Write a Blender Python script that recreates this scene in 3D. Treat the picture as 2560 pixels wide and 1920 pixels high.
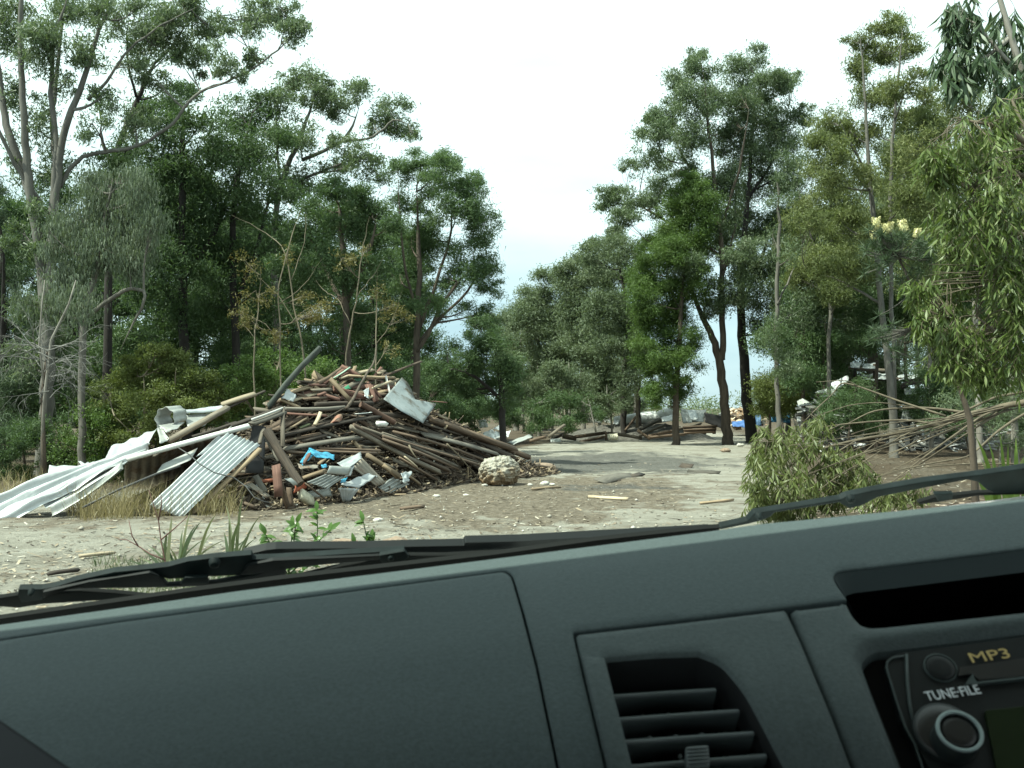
import bpy, bmesh, math, random
import numpy as np
from mathutils import Vector, Matrix
from mathutils.geometry import delaunay_2d_cdt

for _o in list(bpy.data.objects):
    bpy.data.objects.remove(_o)
scene = bpy.context.scene
col = scene.collection
R = math.radians
EYE = 1.6            # eye height above the ground, metres
FPX, CX, HY = 2560.0, 1280.0, 1020.0   # focal length, centre column and horizon row of the view

# ------------------------------------------------------------------ camera
cam_data = bpy.data.cameras.new('camera')
cam = bpy.data.objects.new('camera', cam_data)
col.objects.link(cam)
cam.location = (0, 0, EYE)
cam.rotation_euler = (R(90), 0, 0)
cam_data.sensor_width = 36
cam_data.lens = 36
cam_data.shift_y = 60 / 2560
cam_data.clip_start = 0.02
cam_data.clip_end = 6000
cam_data.dof.use_dof = True
cam_data.dof.focus_distance = 22
cam_data.dof.aperture_fstop = 22
scene.camera = cam

# ------------------------------------------------------------------ sky and sun
SUN_AZ, SUN_EL = 118, 57      # degrees left of straight ahead, degrees up
world = bpy.data.worlds.new('World')
scene.world = world
world.use_nodes = True
wt = world.node_tree
wt.nodes.clear()
w_out = wt.nodes.new('ShaderNodeOutputWorld')
w_bg = wt.nodes.new('ShaderNodeBackground')
w_sky = wt.nodes.new('ShaderNodeTexSky')
w_sky.sky_type = 'NISHITA'
w_sky.sun_disc = False
w_sky.sun_elevation = R(SUN_EL)
w_sky.sun_rotation = R(-SUN_AZ)
w_sky.air_density = 1.0
w_sky.dust_density = 0.4
w_bg.inputs['Strength'].default_value = 0.09
w_geo = wt.nodes.new('ShaderNodeTexCoord')
w_sep = wt.nodes.new('ShaderNodeSeparateXYZ')
wt.links.new(w_geo.outputs['Generated'], w_sep.inputs[0])
w_map = wt.nodes.new('ShaderNodeMapping')
w_map.inputs['Scale'].default_value = (1.0, 1.0, 3.4)
wt.links.new(w_geo.outputs['Generated'], w_map.inputs[0])
w_noise = wt.nodes.new('ShaderNodeTexNoise')
w_noise.inputs['Scale'].default_value = 2.6
w_noise.inputs['Detail'].default_value = 6
wt.links.new(w_map.outputs[0], w_noise.inputs['Vector'])
w_el = wt.nodes.new('ShaderNodeMapRange')
w_el.inputs['From Min'].default_value = 0.05
w_el.inputs['From Max'].default_value = 0.30
w_el.inputs['To Min'].default_value = -0.22
w_el.inputs['To Max'].default_value = 0.75
wt.links.new(w_sep.outputs['Z'], w_el.inputs['Value'])
w_nr = wt.nodes.new('ShaderNodeMapRange')
w_nr.inputs['From Min'].default_value = 0.3
w_nr.inputs['From Max'].default_value = 0.72
w_nr.inputs['To Min'].default_value = 0.0
w_nr.inputs['To Max'].default_value = 0.75
wt.links.new(w_noise.outputs['Fac'], w_nr.inputs['Value'])
w_add = wt.nodes.new('ShaderNodeMath')
w_add.operation = 'ADD'
w_add.use_clamp = True
wt.links.new(w_el.outputs[0], w_add.inputs[0])
wt.links.new(w_nr.outputs[0], w_add.inputs[1])
w_mix = wt.nodes.new('ShaderNodeMix')
w_mix.data_type = 'RGBA'
w_mix.inputs['Factor'].default_value = 0.85
wt.links.new(w_sky.outputs[0], w_mix.inputs['A'])
w_low = wt.nodes.new('ShaderNodeMix')           # thin cloud: pale blue near the horizon, white higher up
w_low.data_type = 'RGBA'
w_low.inputs['A'].default_value = (3.4, 4.6, 5.3, 1)
w_low.inputs['B'].default_value = (7.8, 8.9, 8.7, 1)
wt.links.new(w_add.outputs[0], w_low.inputs['Factor'])
wt.links.new(w_low.outputs['Result'], w_mix.inputs['B'])
wt.links.new(w_mix.outputs['Result'], w_bg.inputs['Color'])
wt.links.new(w_bg.outputs[0], w_out.inputs['Surface'])

sun_data = bpy.data.lights.new('sun', 'SUN')
sun_data.energy = 4.8
sun_data.angle = R(0.6)
sun_data.color = (0.98, 0.97, 0.84)
sun = bpy.data.objects.new('sun', sun_data)
col.objects.link(sun)
_sd = Vector((-math.sin(R(SUN_AZ)) * math.cos(R(SUN_EL)), math.cos(R(SUN_AZ)) * math.cos(R(SUN_EL)), math.sin(R(SUN_EL))))
sun.rotation_euler = _sd.to_track_quat('Z', 'Y').to_euler()
sun.location = (-30, -20, 50)

vs = scene.view_settings
vs.view_transform = 'Standard'
vs.look = 'None'
vs.exposure = 1.0
vs.gamma = 1.0
vs.use_curve_mapping = False
scene.cycles.max_bounces = 6
scene.cycles.diffuse_bounces = 3
scene.cycles.glossy_bounces = 2
scene.cycles.transmission_bounces = 3
scene.cycles.transparent_max_bounces = 6

# ------------------------------------------------------------------ helpers
rng = np.random.default_rng(7)
rnd = random.Random(11)


def P(px, py, d):
    """point seen at photo pixel (px, py), d metres ahead of the eye"""
    return Vector(((px - CX) / FPX * d, d, EYE - (py - HY) / FPX * d))


def Dg(py):
    return EYE * FPX / (py - HY)


def _lat(ix, iy, s):
    h = (ix.astype(np.int64) * 374761393 + iy.astype(np.int64) * 668265263 + s * 974634721) & 0x7fffffff
    h = (h ^ (h >> 13)) * 1274126177 & 0x7fffffff
    h = h ^ (h >> 16)
    return (h & 0xffff) / 65535.0


def vnoise(x, y, s=0):
    x = np.asarray(x, float)
    y = np.asarray(y, float)
    ix = np.floor(x)
    iy = np.floor(y)
    fx = x - ix
    fy = y - iy
    fx = fx * fx * (3 - 2 * fx)
    fy = fy * fy * (3 - 2 * fy)
    a = _lat(ix, iy, s)
    b = _lat(ix + 1, iy, s)
    c = _lat(ix, iy + 1, s)
    d = _lat(ix + 1, iy + 1, s)
    return (a * (1 - fx) + b * fx) * (1 - fy) + (c * (1 - fx) + d * fx) * fy


def fbm(x, y, s=0, o=4):
    t = 0
    a = .5
    for k in range(o):
        t = t + a * vnoise(x * 2 ** k, y * 2 ** k, s + k * 17)
        a *= .5
    return t / (1 - .5 ** o)


def gz(x, y):
    """height of the ground"""
    x = np.asarray(x, float)
    y = np.asarray(y, float)
    near = np.clip((70 - y) / 30, 0, 1) * np.clip((y - 2) / 4, 0, 1)
    z = (fbm(x * .35, y * .35, 3) - .5) * .12 + (fbm(x * 2.2, y * 2.2, 9) - .5) * .06 + (fbm(x * 7, y * 7, 29, 2) - .5) * .028
    m = np.exp(-(((x - 4.5) / 2.6) ** 2 + ((y - 36) / 3.5) ** 2)) * .10
    return (z + m) * near


def setp(o, label=None, cat=None, group=None, kind=None):
    if label:
        o['label'] = label
    if cat:
        o['category'] = cat
    if group:
        o['group'] = group
    if kind:
        o['kind'] = kind
    return o


def link(name, me, mat=None, parent=None, mw=None):
    o = bpy.data.objects.new(name, me)
    col.objects.link(o)
    if mat is not None and me is not None and not me.materials:
        me.materials.append(mat)
    if mw is not None:
        o.matrix_world = mw
    if parent is not None:
        o.parent = parent
        o.matrix_parent_inverse = parent.matrix_world.inverted()
    return o


def empty(name, loc):
    o = bpy.data.objects.new(name, None)
    o.empty_display_size = .2
    col.objects.link(o)
    o.matrix_world = Matrix.Translation(Vector(loc))
    return o


def mesh_np(name, v, f, tint=None, smooth=False):
    """mesh from arrays; f is an (n,3) or (n,4) index array or a list of such arrays"""
    me = bpy.data.meshes.new(name)
    fs = f if isinstance(f, list) else [f]
    fs = [np.asarray(a, np.int32) for a in fs if len(a)]
    v = np.asarray(v, np.float32)
    me.vertices.add(len(v))
    me.vertices.foreach_set('co', v.ravel())
    idx = np.concatenate([a.ravel() for a in fs])
    tot = np.concatenate([np.full(len(a), a.shape[1], np.int32) for a in fs])
    start = np.concatenate([[0], np.cumsum(tot)[:-1]]).astype(np.int32)
    me.loops.add(len(idx))
    me.loops.foreach_set('vertex_index', idx)
    me.polygons.add(len(tot))
    me.polygons.foreach_set('loop_start', start)
    if smooth:
        me.polygons.foreach_set('use_smooth', np.ones(len(tot), bool))
    me.update(calc_edges=True)
    if tint is not None:
        at = me.attributes.new('tint', 'FLOAT', 'FACE')
        at.data.foreach_set('value', np.asarray(tint, np.float32))
    return me


class Geo:
    """collects tubes into one mesh"""
    def __init__(s):
        s.v = []
        s.f = []
        s.t = []
        s.n = 0

    def add(s, v, f):
        s.v.append(np.asarray(v, float))
        for a in (f if isinstance(f, list) else [f]):
            s.f.append(np.asarray(a) + s.n)
        s.n += len(v)

    def tube(s, pts, rad, sides=6, cap=True):
        pts = np.asarray([tuple(p) for p in pts], float)
        n = len(pts)
        rad = np.broadcast_to(np.asarray(rad, float), (n,))
        tan = np.gradient(pts, axis=0)
        tan /= np.linalg.norm(tan, axis=1)[:, None] + 1e-9
        ref = np.array([0.13, 0.97, 0.2]) if abs(tan[:, 1]).mean() < .8 else np.array([1., 0, .1])
        a = np.cross(tan, ref)
        a /= np.linalg.norm(a, axis=1)[:, None] + 1e-9
        b = np.cross(tan, a)
        th = np.arange(sides) / sides * 2 * math.pi
        v = (pts[:, None] + rad[:, None, None] * (np.cos(th)[None, :, None] * a[:, None] + np.sin(th)[None, :, None] * b[:, None])).reshape(-1, 3)
        i = np.arange(n - 1)[:, None] * sides
        j = np.arange(sides)[None]
        k = (j + 1) % sides
        q = np.stack([i + j, i + k, i + sides + k, i + sides + j], -1).reshape(-1, 4)
        fs = [q]
        if cap:
            v = np.vstack([v, pts[0], pts[-1]])
            jj = np.arange(sides)
            kk = (jj + 1) % sides
            e = (n - 1) * sides
            fs.append(np.stack([kk, jj, np.full(sides, n * sides)], -1))
            fs.append(np.stack([e + jj, e + kk, np.full(sides, n * sides + 1)], -1))
        s.add(v, fs)

    def mesh(s, name, smooth=True):
        return mesh_np(name, np.vstack(s.v), s.f, smooth=smooth)


# ------------------------------------------------------------------ materials
class NT:
    def __init__(s, name):
        s.m = bpy.data.materials.new(name)
        s.m.use_nodes = True
        s.t = s.m.node_tree
        s.bsdf = s.t.nodes['Principled BSDF']
        s.out = s.t.nodes['Material Output']

    def n(s, typ, **kw):
        nd = s.t.nodes.new(typ)
        for k, v in kw.items():
            if k in nd.inputs:
                nd.inputs[k].default_value = v
            else:
                setattr(nd, k, v)
        return nd

    def l(s, a, b):
        s.t.links.new(a, b)

    def ramp(s, fac, stops):
        r = s.n('ShaderNodeValToRGB')
        e = r.color_ramp.elements
        while len(e) < len(stops):
            e.new(.5)
        for i, (p, c) in enumerate(stops):
            e[i].position = p
            e[i].color = (*c, 1)
        s.l(fac, r.inputs['Fac'])
        return r.outputs['Color']

    def mix(s, fac, a, b, mode='MIX'):
        m = s.n('ShaderNodeMix', data_type='RGBA', blend_type=mode)
        for sock, val in ((m.inputs['Factor'], fac), (m.inputs['A'], a), (m.inputs['B'], b)):
            if hasattr(val, 'is_linked'):
                s.l(val, sock)
            elif isinstance(val, (int, float)):
                sock.default_value = val
            else:
                sock.default_value = (*val, 1)
        return m.outputs['Result']

    def math(s, op, a, b=0.0, clamp=False):
        m = s.n('ShaderNodeMath', operation=op, use_clamp=clamp)
        for i, val in enumerate((a, b)):
            if hasattr(val, 'is_linked'):
                s.l(val, m.inputs[i])
            else:
                m.inputs[i].default_value = val
        return m.outputs[0]

    def coord(s, which='Object', scale=(1, 1, 1)):
        c = s.n('ShaderNodeTexCoord')
        m = s.n('ShaderNodeMapping')
        m.inputs['Scale'].default_value = scale
        s.l(c.outputs[which], m.inputs[0])
        return m.outputs[0]

    def noise(s, vec, scale, detail=4, rough=.55):
        n = s.n('ShaderNodeTexNoise', Scale=scale, Detail=detail, Roughness=rough)
        if vec is not None:
            s.l(vec, n.inputs['Vector'])
        return n.outputs['Fac']

    def bump(s, h, strength=.4, dist=.02):
        b = s.n('ShaderNodeBump', Strength=strength, Distance=dist)
        s.l(h, b.inputs['Height'])
        s.l(b.outputs[0], s.bsdf.inputs['Normal'])

    def base(s, c):
        if hasattr(c, 'is_linked'):
            s.l(c, s.bsdf.inputs['Base Color'])
        else:
            s.bsdf.inputs['Base Color'].default_value = (*c, 1)

    def set(s, **kw):
        for k, v in kw.items():
            s.bsdf.inputs[k.replace('_', ' ')].default_value = v


def m_leaf(name, c1, c2, c3, transl=.3, rough=.5):
    """leaf: colour varies from leaf to leaf and in broad drifts; some light passes through"""
    t = NT(name)
    a = t.n('ShaderNodeAttribute', attribute_name='tint')
    oi = t.n('ShaderNodeObjectInfo')
    nz = t.noise(t.coord('Object'), .9, 3)
    f = t.math('ADD', t.math('MULTIPLY', a.outputs['Fac'], .75), t.math('MULTIPLY', nz, .5))
    f = t.math('SUBTRACT', f, .12, True)
    c = t.ramp(f, [(.1, c1), (.5, c2), (.95, c3)])
    t.base(c)
    t.set(Roughness=rough)
    t.bsdf.inputs['Specular IOR Level'].default_value = .4
    tr = t.n('ShaderNodeBsdfTranslucent')
    tc = t.mix(.5, c, (c2[0] * 1.5, c2[1] * 1.5, c2[2] * .6))
    t.l(tc, tr.inputs['Color'])
    mx = t.n('ShaderNodeMixShader')
    mx.inputs[0].default_value = transl
    t.l(t.bsdf.outputs[0], mx.inputs[1])
    t.l(tr.outputs[0], mx.inputs[2])
    t.l(mx.outputs[0], t.out.inputs['Surface'])
    return t.m


def m_bark(name, c1, c2, scale=6):
    t = NT(name)
    v = t.coord('Object', (1, 1, .22))
    n1 = t.noise(v, scale, 6, .65)
    n2 = t.noise(t.coord('Object'), 1.1, 3)
    c = t.ramp(n1, [(.3, c1), (.7, c2)])
    c = t.mix(t.math('MULTIPLY', n2, .6), c, tuple(k * .6 for k in c1))
    t.base(c)
    t.set(Roughness=.9)
    t.bump(n1, .7, .03)
    return t.m


def m_wood(name, c1, c2, c3=None, stain=.5):
    """old timber, grain along the piece; each piece differs a little"""
    t = NT(name)
    oi = t.n('ShaderNodeObjectInfo')
    co = t.n('ShaderNodeTexCoord')
    off = t.n('ShaderNodeVectorMath', operation='ADD')
    sc = t.n('ShaderNodeVectorMath', operation='SCALE')
    comb = t.n('ShaderNodeCombineXYZ')
    for i in range(3):
        t.l(oi.outputs['Random'], comb.inputs[i])
    t.l(comb.outputs[0], sc.inputs[0])
    sc.inputs['Scale'].default_value = 37
    t.l(co.outputs['Object'], off.inputs[0])
    t.l(sc.outputs[0], off.inputs[1])
    mp = t.n('ShaderNodeMapping')
    mp.inputs['Scale'].default_value = (1.6, 26, 26)
    t.l(off.outputs[0], mp.inputs[0])
    g = t.noise(mp.outputs[0], 1.6, 5, .6)
    big = t.noise(off.outputs[0], 2.3, 4)
    c = t.ramp(g, [(.32, c1), (.68, c2)])
    c = t.mix(t.math('MULTIPLY', t.math('SUBTRACT', big, .42, True), 2.6 * stain, True), c, c3 or tuple(k * .45 for k in c1))
    hv = t.n('ShaderNodeHueSaturation')
    t.l(t.math('ADD', t.math('MULTIPLY', oi.outputs['Random'], .7), .65), hv.inputs['Value'])
    t.l(c, hv.inputs['Color'])
    t.base(hv.outputs['Color'])
    t.set(Roughness=.85)
    t.bump(g, .5, .006)
    return t.m


def m_metal(name, c1, c2, metallic=.55, rough=.42, rust=None, rust_amt=.0):
    t = NT(name)
    n1 = t.noise(t.coord('Object', (1, 1, 1)), 5, 6, .65)
    n2 = t.noise(t.coord('Object', (1, 1, 1)), 38, 3)
    c = t.ramp(n1, [(.3, c1), (.7, c2)])
    c = t.mix(t.math('MULTIPLY', n2, .25), c, tuple(k * .55 for k in c1))
    if rust:
        n3 = t.noise(t.coord('Object'), 2.6, 7, .7)
        c = t.mix(t.math('MULTIPLY', t.math('SUBTRACT', n3, 1 - rust_amt, True), 7, True), c, rust)
    t.base(c)
    t.set(Metallic=metallic, Roughness=rough)
    t.l(t.math('ADD', t.math('MULTIPLY', n1, .3), rough - .1), t.bsdf.inputs['Roughness'])
    t.bump(n1, .25, .02)
    return t.m


def m_plain(name, c, rough=.6, metallic=0., noise=None, bump=0., bscale=400, spec=.5, nvar=.3):
    t = NT(name)
    if noise:
        n = t.noise(t.coord('Object'), noise, 5, .6)
        t.base(t.ramp(n, [(.3, tuple(k * (1 - nvar) for k in c)), (.7, tuple(min(1, k * (1 + nvar)) for k in c))]))
    else:
        t.base(c)
    t.set(Roughness=rough, Metallic=metallic)
    t.bsdf.inputs['Specular IOR Level'].default_value = spec
    if bump:
        t.bump(t.noise(t.coord('Object'), bscale, 3), bump, .001)
    return t.m
# ------------------------------------------------------------------ ground
def make_ground():
    ys = np.concatenate([np.linspace(-30, 5, 18), np.linspace(5.2, 30, 230), np.geomspace(30.1, 75, 120), np.geomspace(77, 3000, 40)])
    u = np.linspace(-1, 1, 330)
    xs_u = np.sign(u) * (np.abs(u) * .6 + .4 * np.abs(u) ** 3)
    verts = []
    half = np.interp(ys, [-30, 5, 30, 75, 3000], [30, 9, 24, 55, 3000])
    X = xs_u[None] * half[:, None]
    Y = np.repeat(ys[:, None], len(u), 1)
    Z = gz(X, Y)
    v = np.stack([X, Y, Z], -1).reshape(-1, 3)
    n, m = len(ys), len(u)
    i = np.arange(n - 1)[:, None] * m + np.arange(m - 1)[None]
    q = np.stack([i, i + 1, i + m + 1, i + m], -1).reshape(-1, 4)
    me = mesh_np('ground', v, q, smooth=True)
    x, y = v[:, 0], v[:, 1]
    n1 = fbm(x * .55, y * .35, 41)
    n2 = fbm(x * 1.6, y * .8, 77)
    px = np.where(y > 1, x / np.maximum(y, 1) * FPX + CX, 0)

    def ell(cx, cy, rx, ry):
        return np.clip(1.25 - np.sqrt(((x - cx) / rx) ** 2 + ((y - cy) / ry) ** 2), 0, 1)
    streak = (fbm(x * .8 + y * .35, y * 1.5 - x * .1, 91, 5) - .5) * .7
    fine = (fbm(x * 4.5, y * 4.5, 17, 4) - .5) * 1.5
    litter = np.clip(ell(-1.0, 18, 4.2, 4.4) * 1.15 + ell(1.2, 22, 3.5, 4) * .75 + ell(-5, 16, 4, 1.6) * .7 + (n1 - .5) * 1.0 - .02, 0, 1)
    litter = np.clip(litter + streak * 1.5 + fine * .9 + (n2 - .5) * .8, 0, 1) * (y < 60)
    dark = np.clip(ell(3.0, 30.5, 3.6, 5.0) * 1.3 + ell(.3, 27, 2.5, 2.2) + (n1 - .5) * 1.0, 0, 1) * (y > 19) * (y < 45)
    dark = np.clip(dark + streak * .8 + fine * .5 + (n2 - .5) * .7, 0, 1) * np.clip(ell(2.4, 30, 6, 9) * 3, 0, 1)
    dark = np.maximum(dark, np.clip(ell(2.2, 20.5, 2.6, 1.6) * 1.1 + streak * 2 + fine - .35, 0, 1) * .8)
    mulch = np.clip((px - 1880) / 120, 0, 1) * (y < 60) + np.clip((x - 12) / 3, 0, 1)
    foot = np.clip(np.interp(px, [-300, 0, 500, 1100, 1350, 1500], [18, 18.5, 18.5, 26, 44, 60]) * -1 + y, 0, 2) / 2 * (px < 1500) * (y < 90)
    forest = np.clip(np.maximum(foot, mulch * np.clip((y - 9) / 3, 0, 1)) + (n2 - .5) * .6 * (np.maximum(foot, mulch) > .05), 0, 1)
    forest = np.maximum(forest, np.clip((y - 75) / 20, 0, 1))
    for nm, a in (('litter', litter), ('dark', dark), ('forest', forest)):
        at = me.attributes.new(nm, 'FLOAT', 'POINT')
        at.data.foreach_set('value', a.astype(np.float32))
    t = NT('sandy_dirt')
    co = t.coord('Object')
    flat = t.coord('Object', (.4, 1.25, 1))
    a_l = t.n('ShaderNodeAttribute', attribute_name='litter').outputs['Fac']
    a_d = t.n('ShaderNodeAttribute', attribute_name='dark').outputs['Fac']
    a_f = t.n('ShaderNodeAttribute', attribute_name='forest').outputs['Fac']
    f1 = t.noise(flat, 1.4, 8, .65)
    f2 = t.noise(co, 9, 8, .7)
    f3 = t.noise(co, 46, 4, .7)
    sand = t.ramp(f1, [(.3, (.195, .182, .152)), (.5, (.305, .29, .247)), (.72, (.395, .382, .335))])
    brown = t.ramp(f2, [(.28, (.070, .058, .045)), (.5, (.178, .150, .115)), (.72, (.30, .262, .21))])
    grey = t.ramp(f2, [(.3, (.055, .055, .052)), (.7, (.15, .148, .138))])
    duff = t.ramp(f2, [(.3, (.040, .032, .022)), (.6, (.115, .088, .062)), (.8, (.22, .18, .13))])
    lf = t.math('MULTIPLY', t.math('SUBTRACT', t.math('ADD', a_l, t.math('MULTIPLY', f2, .9)), .62), 2.2, True)
    c = t.mix(lf, sand, brown)
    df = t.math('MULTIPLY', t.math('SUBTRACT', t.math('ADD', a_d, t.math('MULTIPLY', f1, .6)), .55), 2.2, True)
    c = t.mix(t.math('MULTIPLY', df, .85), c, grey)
    c = t.mix(a_f, c, duff)
    sp = t.math('MULTIPLY', t.math('SUBTRACT', f3, .6, True), 5, True)
    c = t.mix(t.math('MULTIPLY', sp, .6), c, (.10, .075, .05))
    vo = t.n('ShaderNodeTexVoronoi', Scale=26)
    t.l(flat, vo.inputs['Vector'])
    ch = t.math('LESS_THAN', vo.outputs['Distance'], .13)
    sel = t.n('ShaderNodeSeparateColor')
    t.l(vo.outputs['Color'], sel.inputs[0])
    ch = t.math('MULTIPLY', ch, t.math('GREATER_THAN', sel.outputs[0], .62))
    c = t.mix(t.math('MULTIPLY', ch, .7), c, t.ramp(sel.outputs[1], [(.2, (.09, .065, .04)), (.5, (.32, .25, .16)), (.9, (.5, .48, .42))]))
    t.base(c)
    t.set(Roughness=.95)
    t.bsdf.inputs['Specular IOR Level'].default_value = .15
    h = t.math('ADD', t.math('MULTIPLY', f2, .8), t.math('MULTIPLY', f3, .5))
    t.bump(h, 1.0, .10)
    setp(link('ground', me, t.m), kind='structure')


make_ground()


def scatter_chips():
    N = 24000
    y = 1 / rng.uniform(1 / 42, 1 / 7.2, N)
    px = rng.uniform(-60, 2620, N)
    x = (px - CX) / FPX * y
    keep = np.ones(N, bool)
    dens = np.clip(.22 + fbm(x * .8, y * .5, 5) * 1.3 - .45 + np.exp(-((px - 1000) / 500) ** 2) * .35 + (px > 1900) * .5, .05, 1)
    keep = rng.random(N) < dens
    x, y, px = x[keep], y[keep], px[keep]
    n = len(x)
    L = rng.uniform(.02, .085, n) * (1 + 1.6 * (rng.random(n) < .08))
    L *= np.where(px > 1900, 1.5, 1.0)
    W = np.minimum(rng.uniform(.010, .026, n) + L * .07, .05)
    th = rng.normal(0, .9, n)
    a = np.stack([np.cos(th), np.sin(th), rng.normal(0, .16, n)], -1)
    b = np.stack([-np.sin(th), np.cos(th), rng.normal(0, .22, n)], -1)
    c = np.stack([x, y, gz(x, y) + .014], -1)
    k = rng.uniform(.4, 1.0, n)[:, None]
    v = np.stack([c - a * L[:, None] / 2 - b * W[:, None] / 2 * k, c + a * L[:, None] / 2 - b * W[:, None] / 2, c + a * L[:, None] * .45 + b * W[:, None] / 2 * k, c - a * L[:, None] / 2 + b * W[:, None] / 2], 1).reshape(-1, 3)
    q = np.arange(4 * n).reshape(-1, 4)
    t = NT('chip_wood')
    at = t.n('ShaderNodeAttribute', attribute_name='tint').outputs['Fac']
    t.base(t.ramp(at, [(0, (.03, .024, .018)), (.3, (.10, .075, .05)), (.55, (.24, .19, .13)), (.8, (.32, .28, .215)), (1, (.46, .44, .39))]))
    t.set(Roughness=.9)
    o = link('wood_chips', mesh_np('wood_chips', v, q, rng.beta(1.4, 1.7, n)), t.m)
    setp(o, 'scattered wood chips, bark and twigs littering the bare ground', 'wood chips', kind='stuff')
    # gravel
    n = 2400
    y = 1 / rng.uniform(1 / 40, 1 / 8, n)
    px = np.where(rng.random(n) < .5, rng.normal(1150, 330, n), rng.uniform(-50, 2600, n))
    x = (px - CX) / FPX * y
    r = rng.gamma(1.6, .005, n) + .005
    dirs = np.array([[1, 0, 0], [0, 1, 0], [-1, 0, 0], [0, -1, 0], [0, 0, .8], [0, 0, -.6]], float)
    v = dirs[None] * r[:, None, None] * rng.uniform(.6, 1.4, (n, 6, 1))
    rot = rng.uniform(0, 6.28, n)
    vx = v[:, :, 0] * np.cos(rot)[:, None] - v[:, :, 1] * np.sin(rot)[:, None]
    vy = v[:, :, 0] * np.sin(rot)[:, None] + v[:, :, 1] * np.cos(rot)[:, None]
    v = np.stack([vx, vy, v[:, :, 2]], -1) + np.stack([x, y, gz(x, y) + r * .4], -1)[:, None]
    f = np.array([[0, 1, 4], [1, 2, 4], [2, 3, 4], [3, 0, 4], [1, 0, 5], [2, 1, 5], [3, 2, 5], [0, 3, 5]])
    f = (f[None] + np.arange(n)[:, None, None] * 6).reshape(-1, 3)
    t = NT('pebble_stone')
    at = t.n('ShaderNodeAttribute', attribute_name='tint').outputs['Fac']
    t.base(t.ramp(at, [(0, (.10, .08, .06)), (.4, (.24, .21, .17)), (.75, (.32, .30, .26)), (1, (.48, .46, .42))]))
    t.set(Roughness=.9)
    o = link('gravel', mesh_np('gravel', v.reshape(-1, 3), f, np.repeat(rng.random(n), 8)), t.m)
    setp(o, 'loose pale and brown pebbles strewn over the clearing', 'gravel', kind='stuff')


scatter_chips()
# ------------------------------------------------------------------ the van the view is taken from
YAW, ROLL = R(4.0), R(6.6)
VU = Vector((math.cos(YAW) * math.cos(ROLL), math.sin(YAW) * math.cos(ROLL), math.sin(ROLL)))
VF = Vector((-math.sin(YAW), math.cos(YAW), 0))
VW = VU.cross(VF).normalized()
EYEP = Vector((0, 0, EYE))


def V(s, f, w):
    """a place in the van: s to the right, f forward, w up, from the passenger's eye"""
    return EYEP + VU * s + VF * f + VW * w


_prof = [(1.20, -.108), (1.08, -.1185), (.99, -.1265), (.93, -.132), (.87, -.1376), (.82, -.144), (.775, -.1535), (.735, -.1635), (.712, -.170), (.685, -.1815), (.655, -.194), (.632, -.207), (.612, -.222),
         (.597, -.242), (.587, -.268), (.58, -.30), (.575, -.34), (.572, -.40), (.57, -.50)]
_t = [0.]
for _a, _b in zip(_prof, _prof[1:]):
    _t.append(_t[-1] + math.hypot(_b[0] - _a[0], _b[1] - _a[1]))
_tt = np.linspace(0, _t[-1], 90)
_pf = np.interp(_tt, _t, [p[0] for p in _prof])
_pw = np.interp(_tt, _t, [p[1] for p in _prof])
for _k in range(3):
    _pf[1:-1] = (_pf[:-2] + 2 * _pf[1:-1] + _pf[2:]) / 4
    _pw[1:-1] = (_pw[:-2] + 2 * _pw[1:-1] + _pw[2:]) / 4
_tf, _tw = np.gradient(_pf, _tt), np.gradient(_pw, _tt)


def dash_pt(s, t, lift=0.):
    f = np.interp(t, _tt, _pf)
    w = np.interp(t, _tt, _pw)
    df, dw = np.interp(t, _tt, _tf), np.interp(t, _tt, _tw)
    l = math.hypot(df, dw)
    return V(s, f + lift * dw / l, w - lift * df / l)      # outward is up and towards the seats


def ray(px, py):
    r = Vector(((px - CX) / FPX, 1, -(py - HY) / FPX))
    return Vector((r.dot(VU), r.dot(VF), r.dot(VW)))


def to_st(px, py):
    """where on the dashboard skin the pixel lies: (across, along the profile)"""
    r = ray(px, py)
    g = _pf * r.z - _pw * r.y
    for i in range(len(g) - 2, -1, -1):
        if g[i] == 0 or g[i] * g[i + 1] < 0:
            k = g[i] / (g[i] - g[i + 1])
            t = _tt[i] + k * (_tt[i + 1] - _tt[i])
            f = np.interp(t, _tt, _pf)
            return (f / r.y * r.x, t)
    t = _tt[-1] if r.z / r.y < _pw[-1] / _pf[-1] else 0
    f = np.interp(t, _tt, _pf)
    return (f / r.y * r.x, t)


def inside(poly, x, y):
    x, y = np.asarray(x), np.asarray(y)
    c = np.zeros(x.shape, bool)
    n = len(poly)
    for i in range(n):
        x1, y1 = poly[i]
        x2, y2 = poly[(i + 1) % n]
        if y1 == y2:
            continue
        c ^= ((y1 > y) != (y2 > y)) & (x < (x2 - x1) * (y - y1) / (y2 - y1) + x1)
    return c


def offset_poly(p, d):
    """grow (d > 0) or shrink a polygon"""
    n = len(p)
    area = sum(p[i][0] * p[(i + 1) % n][1] - p[(i + 1) % n][0] * p[i][1] for i in range(n))
    sg = 1 if area > 0 else -1
    out = []
    for i in range(n):
        a, b, c = np.array(p[i - 1]), np.array(p[i]), np.array(p[(i + 1) % n])
        e1 = (b - a) / (np.linalg.norm(b - a) + 1e-12)
        e2 = (c - b) / (np.linalg.norm(c - b) + 1e-12)
        n1, n2 = np.array([e1[1], -e1[0]]), np.array([e2[1], -e2[0]])
        m = n1 + n2
        l = np.dot(m, m)
        m = m * 2 / max(l, .6) if l > 1e-6 else n1
        out.append(tuple(b + m * d * sg))
    return out


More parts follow.
